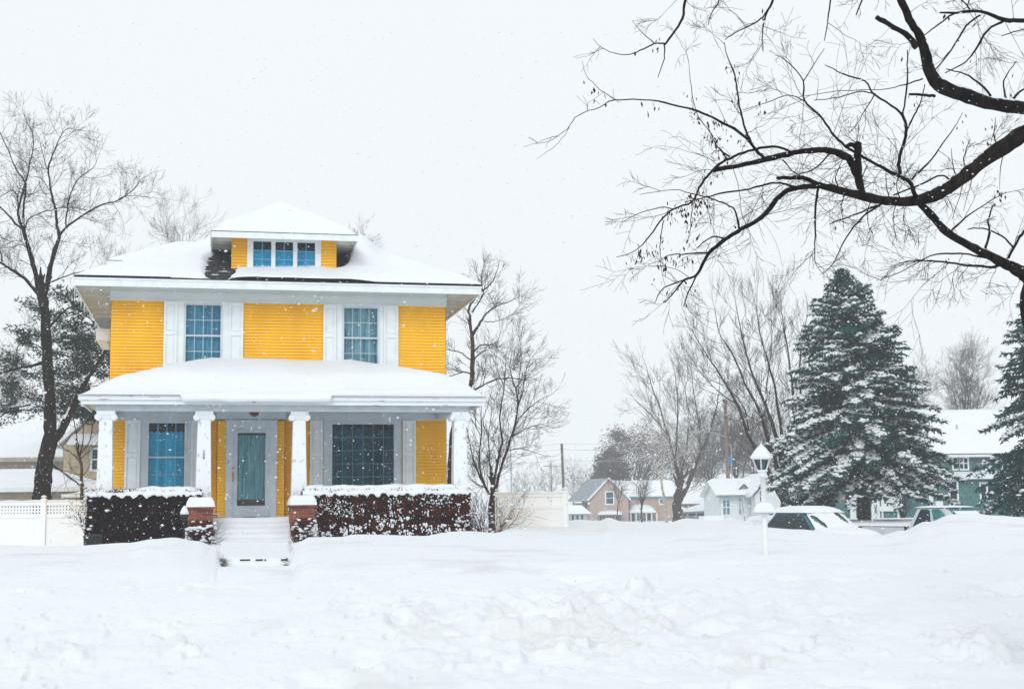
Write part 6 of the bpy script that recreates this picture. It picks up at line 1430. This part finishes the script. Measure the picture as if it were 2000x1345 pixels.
tz = sh.p(1125, 986, 1.5)[1]; q = MB(); q.add([(a[0]-.3, -.3, a[3]), (a[1]+.5, -.3, a[3]), (a[1]+.5, 4, a[3]), (a[0]-.3, 4, a[3]), (a[0]-.3, 1.5, tz), (sh.p(1136, 986, 1.5)[0], 1.5, tz)], [(0, 1, 5, 4), (1, 2, 5), (2, 3, 4, 5), (3, 0, 4), (0, 3, 2, 1)]); q.build('roof', 'snow', sh.o)
# -- garage, picket fence and white house
g = House(1375, 120, 'low brown open garage with a sagging snowy roof left of the white house', name='garage')
a = g.rect(1343, 990, 1420, 1030); q = MB(); q.box(a[0], a[1], 1.5, 6, -2, a[3]+.3); q.build('wall', 'garage', g.o)
q = MB()
for px in (1343, 1360, 1391, 1407): x = g.p(px, 1000)[0]; q.box(x-.07, x+.07, 0, .14, -2, g.p(px, 992)[1])
q.box(a[0], a[1], 1.40, 1.49, -2, g.p(1375, 1006)[1]); q.build('porch_posts', 'metal', g.o)
z0, z1 = g.p(1336, 995)[1], g.p(1411, 991)[1]; t0, t1 = g.p(1360, 984, 3)[1], g.p(1400, 972, 3)[1]
q = MB(); q.grid(lambda x, y: (a[0]-.4+(a[1]-a[0]+.4)*x, -.3+6*y, (z0+(z1-z0)*x)+((t0-z0)*.4+((t1-z1)-(t0-z0)*.4)*sstep(x*1.5))*min(1, 2*y)*1.0), 24, 10); q.grid(lambda x, y: (a[0]-.4+(a[1]-a[0]+.4)*x, -.3, (z0+(z1-z0)*x)-.18*y), 24, 1); q.build('roof_snow', 'snow', g.o, smooth=True)
q = MB(); q.box(a[0]-.4, a[1], -.26, -.2, z0-.3, z0-.12); q.build('eave_board', 'slate', g.o)
pf_ = thing('picket_fence', at(1368, 1018, 78), 'short white picket fence in the snow before the low garage', 'fence')
A = at(1366, 1012, 78); B_ = at(1412, 1010, 77)
for i in range(17):
    c = A.lerp(B_, i/16)-pf_.location; q = MB(); q.box(c.x-.028, c.x+.028, c.y-.01, c.y+.01, -.9, c.z+.10); q.add([(c.x-.028, c.y-.01, c.z+.1), (c.x+.028, c.y-.01, c.z+.1), (c.x+.028, c.y+.01, c.z+.1), (c.x-.028, c.y+.01, c.z+.1), (c.x, c.y, c.z+.15)], [(0, 1, 4), (1, 2, 4), (2, 3, 4), (3, 0, 4)]); q.build('picket', 'vinyl', pf_)
q = MB(); a_, b_ = A-pf_.location, B_-pf_.location; q.tube([a_+Vector((0, .03, -.1)), b_+Vector((0, .03, -.1))], [.03, .03], 4); q.build('rail', 'vinyl', pf_)
wh = House(1440, 95, 'white clapboard house with a snowy roof and small dormer behind the lamp post')
a = wh.rect(1407, 966, 1534, 1030); wh.clapbox(a[0], a[1], 0, 8, -1.5, wh.p(1450, 966)[1], 'housewhite', ex=.2)
ze = wh.p(1450, 966, -.3)[1]; zr = wh.p(1450, 938, 3.5)[1]
wh.gable_roof(a[0]-.3, a[1]+.2, -.4, 7.8, ze, zr, .2)
q = MB(); q.box(a[0]-.3, a[1]+.2, -.46, -.4, ze-.16, ze+.0); q.build('eave_board', 'slate', wh.o)
dm = MB(); c = wh.p(1452, 945, .6); w0 = wh.p(1442, 950, .6)[0]; w1 = wh.p(1463, 950, .6)[0]
dm.poly_prism([(w0, .6, wh.p(1452, 958, .6)[1]), (w1, .6, wh.p(1452, 958, .6)[1]), ((w0+w1)/2, .6, c[1])], (0, 3, 0)); dmo = dm.build('dormer', 'slate', wh.o)
q = MB(); zb_ = wh.p(1452, 958, .6)[1]
for s_, u in ((-1, w0-.15), (1, w1+.15)): q.poly_prism([(u, .4, zb_), ((w0+w1)/2+s_*.001, .4, c[1]+.05), ((w0+w1)/2+s_*.001, .4, c[1]+.3), (u, .4, zb_+.2)], (0, 3.2, 0))
q.build('snow', 'snow', dmo)
pk = wh.p(1500, 930, -2); q = MB(); e0 = wh.p(1474, 966, -2)[0]; e1 = wh.p(1536, 985, -2)[0]; zz = wh.p(1474, 966, -2)[1]
wh.clapbox(e0, e1, -2, -.47, -1.5, zz, 'housewhite', name='front_gable_wall', ex=.2)
q.poly_prism([(e0+.05, -1.98, zz), (e1-.05, -1.98, zz), ((e0+e1)/2, -1.98, pk[1])], (0, 6, 0)); q.build('front_gable', 'housewhite', wh.o)
q = MB()
for s_, u in ((-1, e0-.35), (1, e1+.35)): q.poly_prism([(u, -2.3, zz-.15), ((e0+e1)/2+s_*.001, -2.3, pk[1]+.02), ((e0+e1)/2+s_*.001, -2.3, pk[1]+.3), (u, -2.3, zz+.15)], (0, 8, 0))
q.build('front_gable_roof', 'snow', wh.o)
wh.win(wh.rect(1412, 976, 1425, 1004), 0, cols=2, gm='farglass_pale'); wh.win(wh.rect(1467, 975, 1472.5, 1000), 0, gm='farglass_pale'); wh.win(wh.rect(1484, 958, 1487, 978, -2), -2, gm='farglass_dark', w_=.05)
q = MB(); c = wh.rect(1443, 993, 1447, 1002); q.box(c[0], c[1], -.15, -.03, c[2], c[3]); q.tube([((c[0]+c[1])/2, -.08, c[3]), ((c[0]+c[1])/2, -.08, wh.p(1444, 968)[1])], [.03, .03], 6); q.build('power_meter', 'metal', wh.o)
rb = House(1580, 92, 'white house with red chimney mostly hidden by the large spruce')
a = rb.rect(1548, 966, 1648, 1030); rb.clapbox(a[0], a[1], 0, 8, -1.5, a[3], 'housewhite', ex=.2)
rb.gable_roof(a[0]-.3, a[1]+.2, -.4, 8, rb.p(1560, 966, -.4)[1], rb.p(1560, 926, 3.8)[1], .25)
c = rb.rect(1557.5, 908, 1570, 940, 4); q = MB(); q.box(c[0], c[1], 4, 4.5, c[2], c[3]); ch = q.build('chimney', 'redbrick2', rb.o); q = MB(); q.box(c[0]-.05, c[1]+.05, 3.95, 4.55, c[3], c[3]+.12); q.build('snow', 'snow', ch, bevel=.03)

# -- the green house
gh = House(1830, 76, 'green shingled house with a long snowy roof behind the pickup and spruces')
zb = .2
U = lambda x, y=0., py=950: gh.p(x, py, y)[0]
Z_ = lambda py, y=0., px=1900: gh.p(px, py, y)[1]
q1 = gh.clapbox(U(1817), U(2120), 0, 8, zb, Z_(933), 'green', ex=.22)
q2 = gh.clapbox(U(1757), U(1815), .0, 8, zb, Z_(930, 0, 1790), 'teal', name='blue_green_wall', ex=.22)
gh.clapbox(U(1650), U(1755.5), -1.5+1.5, 7, zb, Z_(926, 0, 1700), 'green', name='left_wall', ex=.22)
gh.clapbox(U(1822), U(2120), 1.2, 8, Z_(922, 1.2), Z_(889, 1.2), 'green', name='upper_wall', ex=.22)
q = MB(); q.poly_prism([(U(1818), -.35, Z_(932, -.35)), (U(1818), 1.19, Z_(920, 1.2)), (U(1818), 1.19, Z_(932, -.35))], (U(2120)-U(1818), 0, 0)); q.build('porch_roof', 'snow', gh.o)
q = MB(); q.box(U(1815), U(2120), -.42, -.352, Z_(935, -.4), Z_(928.5, -.4)); q.box(U(1655), U(1812), -.2, -.13, Z_(930, 0, 1720), Z_(924, 0, 1720)); q.build('eave_board', 'housewhite', gh.o)
gh.gable_roof(U(1812), U(2140), .8, 8.8, Z_(886, .8), Z_(801, 4.8)-.2, .3, gm='green')
q = MB(); q.box(U(1812), U(2140), .74, .8, Z_(892, .8)+.0, Z_(887, .8)); q.build('upper_fascia', 'housewhite', gh.o)
q = MB(); q.box(U(1812), U(2140), .72, .79, Z_(887, .8)+.01, Z_(885.5, .8)); q.build('gutter', 'rubber', gh.o)
q = MB(); cxx = U(1861, 3.5, 835); q.tube([(cxx, 2.8, Z_(842, 2.8, 1861)), (cxx, 2.8, Z_(829, 2.8, 1861))], [.05, .05], 8); q.build('vent_pipe', 'metal', gh.o)
gh.gable_roof(U(1640), U(1814), -.3, 7.4, Z_(924, -.3, 1720), Z_(870, 3.5, 1720), .25, name='left_roof', gm='green')
gh.win(gh.rect(1874, 894, 1889, 915, 1.2), 1.2, gm='farglass_dark', cols=2, rows=2); gh.win(gh.rect(1862, 894, 1870, 915, 1.2), 1.2, gm='farglass_dark', rows=1)
gh.win(gh.rect(1958, 900, 1975, 918, 1.2), 1.2, gm='farglass_dark', rows=1)
gh.win(gh.rect(1916, 944, 1966, 975), 0, gm='farglass_dark', cols=1, rows=1)
q = MB(); x = U(1927); q.box(x-.05, x+.05, -.065, -.03, Z_(975), Z_(944)); x = U(1956); q.box(x-.05, x+.05, -.065, -.03, Z_(975), Z_(944)); q.build('mullions', 'housewhite', gh.o)
gh.win(gh.rect(1986, 946, 2010, 969), 0, gm='farglass_dark', cols=2, rows=1)
gh.win(gh.rect(1726, 960, 1748, 982), 0, gm='farglass_dark', cols=2, rows=2, w_=.16, sill=1)
gh.win(gh.rect(1667, 950, 1676, 985), 0, gm='farglass', cols=1, rows=2, w_=.12)
d_ = gh.rect(1856, 940, 1869, 1020); q = MB(); q.box(d_[0]-.1, d_[0], -.08, 0, zb, d_[3]+.1); q.box(d_[1], d_[1]+.1, -.08, 0, zb, d_[3]+.1); q.box(d_[0], d_[1], -.08, 0, d_[3], d_[3]+.1); df = q.build('door_frame', 'housewhite', gh.o)
q = MB(); q.box(d_[0], d_[1], -.05, -.03, zb, d_[3]); q.build('dark_door', 'farglass_dark', df)
d_ = gh.rect(1704, 958, 1714.5, 1010); q = MB(); w_ = .07
q.box(d_[0]-.08, d_[0]+w_, -.09, 0, zb, d_[3]+.08); q.box(d_[1]-w_, d_[1]+.08, -.09, 0, zb, d_[3]+.08); q.box(d_[0]+w_, d_[1]-w_, -.09, 0, d_[3]-.05, d_[3]+.08); zm = d_[2]+(d_[3]-d_[2])*.52; q.box(d_[0]+w_, d_[1]-w_, -.09, 0, zm-.05, zm+.05)
q.box(d_[0]+w_, d_[1]-w_, -.03, -.01, d_[2], zm-.05)
df = q.build('storm_door', 'housewhite', gh.o)
q = MB(); q.box(d_[0]+w_, d_[1]-w_, -.04, -.02, zm+.05, d_[3]-.05); q.build('pane', 'farglass_dark', df)
q = MB(); A_x, B_x = d_[0]+w_, d_[1]-w_; za, zc_ = d_[2]+.2, zm-.08
q.tube([(A_x, -.06, za), (B_x, -.06, zc_)], [.02, .02], 4); q.tube([(B_x, -.065, za), (A_x, -.065, zc_)], [.02, .02], 4); q.build('cross_bars', 'green', df)
q = MB()
for px, w_ in ((1757, .07), (1817, .12), (1664, .16), (1680, .16), (1721, .05), (1752, .05)): x = U(px); q.box(x-w_, x+w_, -.05, -.026, zb, Z_(930, 0, 1750))
q.build('corner_boards', 'housewhite', gh.o)
q = MB(); c = gh.rect(1826, 978, 1840, 990, -.3); q.box(c[0], c[1], -.5, -.2, c[2], c[3]); q.build('mailbox', 'housewhite', gh.o)
b = base_at(1763, 1008, 72); shrub('bare_shrub', b, 'small brown leafless shrub against the green house wall beside the pickup', 'shrub', 26, 1.5, .02, 99, 'twig_red', .3, .9, 0)

# ---------------------------------------------------------------- flag
fb = base_at(1651, 1016, 64); fg = thing('flag', fb, 'small striped red and white flag on a thin pole before the green house', 'flag')
q = MB(); tz = at(1651, 964, 64).z-fb.z; q.tube([(0, 0, 0), (0, 0, tz)], [.018, .014], 8); q.build('flag_pole', 'metal', fg)
def flagp(a, b):
    p0 = at(1642-0+20*a, 971+10*a*a-3*math.sin(a*6)+11*b-(5*(1-a)*b), 64)-fb
    return (p0.x, p0.y+.10*math.sin(a*9+b), p0.z)
q = MB()
for s_ in range(9):
    b0, b1 = s_/9, (s_+1)/9; n = 12; base_i = len(q.v)
    for i in range(n+1): q.v.append(Vector(flagp(i/n, b0))); q.v.append(Vector(flagp(i/n, b1)))
    for i in range(n): k_ = base_i+i*2; q.f.append((k_, k_+2, k_+3, k_+1)); q.m.append(s_ % 2)
fo_ = q.build('flag_cloth', ['flagred', 'flagwhite'], fg); so_ = fo_.modifiers.new('thick', 'SOLIDIFY'); so_.thickness = .004

# ---------------------------------------------------------------- vehicles
def lerp3(a, b, t): return Vector(a)*(1-t)+Vector(b)*t
def bil(Q, s_, t): return lerp3(lerp3(Q[0], Q[1], s_), lerp3(Q[3], Q[2], s_), t)
def panel(mb, Q, pts, off, nrm):
    P = [bil(Q, a, b)+Vector(nrm)*off for a, b in pts]; mb.poly_prism(P, -Vector(nrm)*.02)
def wheel(x, y, r, root):
    q = MB(); q.tube([(x, y-.11, r), (x, y+.11, r)], [r, r], 24); w_ = q.build('wheel', 'rubber', root); q = MB(); s_ = 1 if y > 0 else -1; q.tube([(x, y+s_*.09, r), (x, y+s_*.125, r)], [r*.6, r*.55], 16); q.build('rim', 'metal', w_)
def vehicle(name, loc, rz, label, cat, body, green, paint, gm, snowt=.12, bed=None):
    """body: lower side profile, green: dict of cabin corner points"""
    v = thing(name, loc, label, cat, rz=rz)
    W = .93; q = MB()
    q.poly_prism([(x, -W, z) for x, z in body], (0, 2*W, 0)); bo = q.build('body', paint, v, bevel=.05)
    xr0, xr1, xf1, xf0, zb_, zt = green; wt = .68; wb = .90
    L = [(xr0, -wb, zb_), (xf0, -wb, zb_), (xf1, -wt, zt), (xr1, -wt, zt)]; Rr = [(x, -y, z) for x, y, z in L]
    q = MB(); q.add(L+Rr, [(0, 1, 2, 3), (7, 6, 5, 4), (1, 5, 6, 2), (0, 3, 7, 4), (3, 2, 6, 7), (0, 4, 5, 1)]); cab = q.build('cabin', paint, v, bevel=.06)
    return v, bo, cab, L, Rr
# minivan, front turned towards the right of the camera
D = 44.3; c = at(1600, 1000, D); zg = -.42
van, bo, cab, L, Rr = vehicle('minivan', Vector((c.x-.02, D+.9, zg)), math.radians(-64), 'teal minivan buried in snow, its dark side glass showing beside the lamp post', 'minivan',
    [(-1.75, .3), (-1.8, .7), (-1.72, 1.06), (1.25, 1.06), (1.9, .98), (2.3, .80), (2.4, .5), (2.35, .28)], (-1.65, -1.0, .42, 1.32, 1.04, 1.74), 'tealcar', 'carglass')
for x in (-1.15, 1.6):
    for y in (-.86, .86): wheel(x, y, .33, van)
nn = (Vector(L[1])-Vector(L[0])).cross(Vector(L[3])-Vector(L[0])).normalized()
for Q_, n_ in ((L, nn), (Rr, Vector((nn.x, -nn.y, nn.z)))):
    for PP in ([(.015, .03), (.30, .03), (.30, .80), (.22, .84), (.12, .80), (.06, .60)], [(.305, .03), (.62, .03), (.62, .82), (.305, .80)], [(.625, .03), (.925, .03), (.93, .30), (.905, .72), (.84, .80), (.625, .82)]):
        q = MB(); panel(q, Q_, PP, .02, n_); q.build('side_window', 'carglass', cab)
F_ = [L[1], Rr[1], Rr[2], L[2]]; nf = (Vector(F_[1])-Vector(F_[0])).cross(Vector(F_[3])-Vector(F_[0])).normalized()
q = MB(); panel(q, F_, [(.05, .03), (.95, .03), (.93, .95), (.07, .95)], .02, nf); ws = q.build('windscreen', 'farglass_pale', cab)
sn = MB()
def ws_keep(a, b): return not ((((a-.17-.30*(.45-b))/.075)**2+((b-.45)/.30)**2 < 1) or (((a-.83-.12*(.5-b))/.075)**2+((b-.62)/.27)**2 < 1))
sn.grid(lambda a, b: bil(F_, a*.99+.005, b)+nf*(.045+.05*min(1, 6*min(a, 1-a, b+.1, 1.1-b))+.01*noise.noise(Vector((a*5, b*5, 1)))), 40, 26, keep=ws_keep)
sn.grid(lambda a, b: (-1.38+(.66+1.38)*a, -.78+1.56*b, 1.69+.22*(1-(2*a-1)**4)**.7*(1-(2*b-1)**4)**.5), 30, 20)
sn.grid(lambda a, b: (1.15+1.3*a, -.94+1.88*b, 1.06-.18*a**2+.17*(1-(2*b-1)**6)**.5*(1-max(0, a-.8)*4)), 24, 20)
sn.grid(lambda a, b: (1.15+1.3*a, -.945, .70+(.36-.18*a**2)*b), 24, 2)
sn.build('snow', 'snow_fine', van, smooth=True)
for y in (-1.0, 1.0):
    q = MB(); q.blob((1.05, y*1.06, 1.18), .09, .11, .08, random.Random(4), jit=.05); q.tube([(1.05, y*.88, 1.12), (1.05, y*1.0, 1.16)], [.03, .03], 6); q.build('mirror', 'rubber', cab, smooth=True)
q = MB()
for y in (-.45, .30): q.tube([(1.36, y, 1.10), (1.30, y+.45, 1.14)], [.012, .01], 4)
q.build('wiper', 'rubber', cab)
# pickup
D = 42.6; c = at(1830, 1000, D)
rzp = math.radians(-52)
pk_, bo, cab, L, Rr = vehicle('pickup_truck', Vector((c.x+.15, D+.5, -.36)), rzp, 'silver extended-cab pickup truck half hidden by the snow mound', 'pickup truck',
    [(-.50, .3), (-.50, 1.12), (1.6, 1.12), (2.4, 1.08), (2.85, 1.0), (2.95, .7), (2.9, .35)], (-.48, -.22, .78, 1.62, 1.10, 1.76), 'silver', 'carglass')
for x in (-1.45, 2.0):
    for y in (-.86, .86): wheel(x, y, .36, pk_)
nn = (Vector(L[1])-Vector(L[0])).cross(Vector(L[3])-Vector(L[0])).normalized(); nr = Vector((nn.x, -nn.y, nn.z))
for (a, b_, m_, tp2) in ((.09, .42, 'carglass', (.14, .44)), (.50, .86, 'carglass_teal', (.50, .80))):
    for Q, n_ in ((L, nn), (Rr, nr)):
        q = MB(); panel(q, Q, [(a, .07), (b_, .07), (tp2[1], .86), (tp2[1]-.05, .92), (tp2[0]+.03, .92), (tp2[0], .86)], .02, n_); q.build('side_window', m_, cab)
F_ = [L[1], Rr[1], Rr[2], L[2]]; nf = (Vector(F_[1])-Vector(F_[0])).cross(Vector(F_[3])-Vector(F_[0])).normalized()
q = MB(); panel(q, F_, [(.05, .05), (.95, .05), (.93, .93), (.07, .93)], .02, nf); q.build('windscreen', 'carglass_teal', cab)
sn = MB(); sn.grid(lambda a, b: bil(F_, .12+a*.80, b*.80)+nf*(.04+.05*min(1, 6*min(a, 1-a, b+.1, 1.0-b))), 20, 14)
sn.grid(lambda a, b: (-.30+1.18*a, -.72+1.44*b, 1.765+.055*(1-(2*a-1)**4)**.5*(1-(2*b-1)**4)**.5), 24, 14)
sn.grid(lambda a, b: (1.5+1.5*a, -.92+1.84*b, 1.10+.12*(1-(2*b-1)**6)**.5*(1-max(0, a-.8)*4)), 24, 20)
sn.grid(lambda a, b: (-2.05+1.48*a, -.86+1.72*b, 1.14+.08*(1-(2*b-1)**4)**.5), 10, 10)
sn.build('snow', 'snow_fine', pk_, smooth=True)
q = MB()
q.box(-2.15, -.56, -.93, -.87, .45, 1.18); q.box(-2.15, -.56, .87, .93, .45, 1.18); q.box(-2.15, -2.09, -.869, .869, .45, 1.16); q.box(-.62, -.56, -.869, .869, .45, 1.14); q.box(-2.08, -.63, -.869, .869, .55, .60)
bed_ = q.build('bed', 'silver', pk_, bevel=.02)
q = MB(); q.box(-2.165, -.55, -.945, -.855, 1.181, 1.205); q.box(-2.165, -.55, .855, .945, 1.181, 1.205); q.build('bed_rail', 'metal', bed_)
q = MB(); q.box(-.555, -.51, -.92, -.86, .5, 1.19); q.build('cab_gap', 'rubber', bed_)
for y in (-.90, .90): q = MB(); q.box(-2.175, -2.12, y-.055, y+.055, .78, 1.02); q.build('tail_light', 'red', pk_)
# ---------------------------------------------------------------- haze and falling snow
fs = MB(); rf = random.Random(77)
OCT = [(1, 0, 0), (-1, 0, 0), (0, 1, 0), (0, -1, 0), (0, 0, 1), (0, 0, -1)]; OF = [(0, 2, 4), (2, 1, 4), (1, 3, 4), (3, 0, 4), (2, 0, 5), (1, 2, 5), (3, 1, 5), (0, 3, 5)]
for k in range(38000):
    y = 5.5+28*rf.random()**.8; x = rf.uniform(-.46, .46)*y*1.05; z = rf.uniform(.2, 1.7+y*.36)
    r = rf.choice([.002, .0026, .003, .0036, .005])*rf.uniform(.8, 1.3); st = rf.uniform(1, 1.8)
    if (x/y < -.02) and hw(0, 0).y-4.5 < y: continue
    fs.add([(x+a*r*st, y+b*r, z+c*r) for a, b, c in OCT], OF)
o = fs.build('falling_snow', 'snow_fine'); tag(o, kind='stuff')
hz = MB(); hz.box(-330, 330, -40, 420, -3.2, 26)
m = bpy.data.materials.new('haze'); m.use_nodes = True; t = m.node_tree; t.nodes.clear()
oo = t.nodes.new('ShaderNodeOutputMaterial'); pv = t.nodes.new('ShaderNodeVolumePrincipled'); t.links.new(pv.outputs[0], oo.inputs['Volume'])
pv.inputs['Color'].default_value = (.93, .965, .99, 1); pv.inputs['Density'].default_value = .0013; pv.inputs['Anisotropy'].default_value = .0
o = hz.build('haze', m); tag(o, kind='stuff')
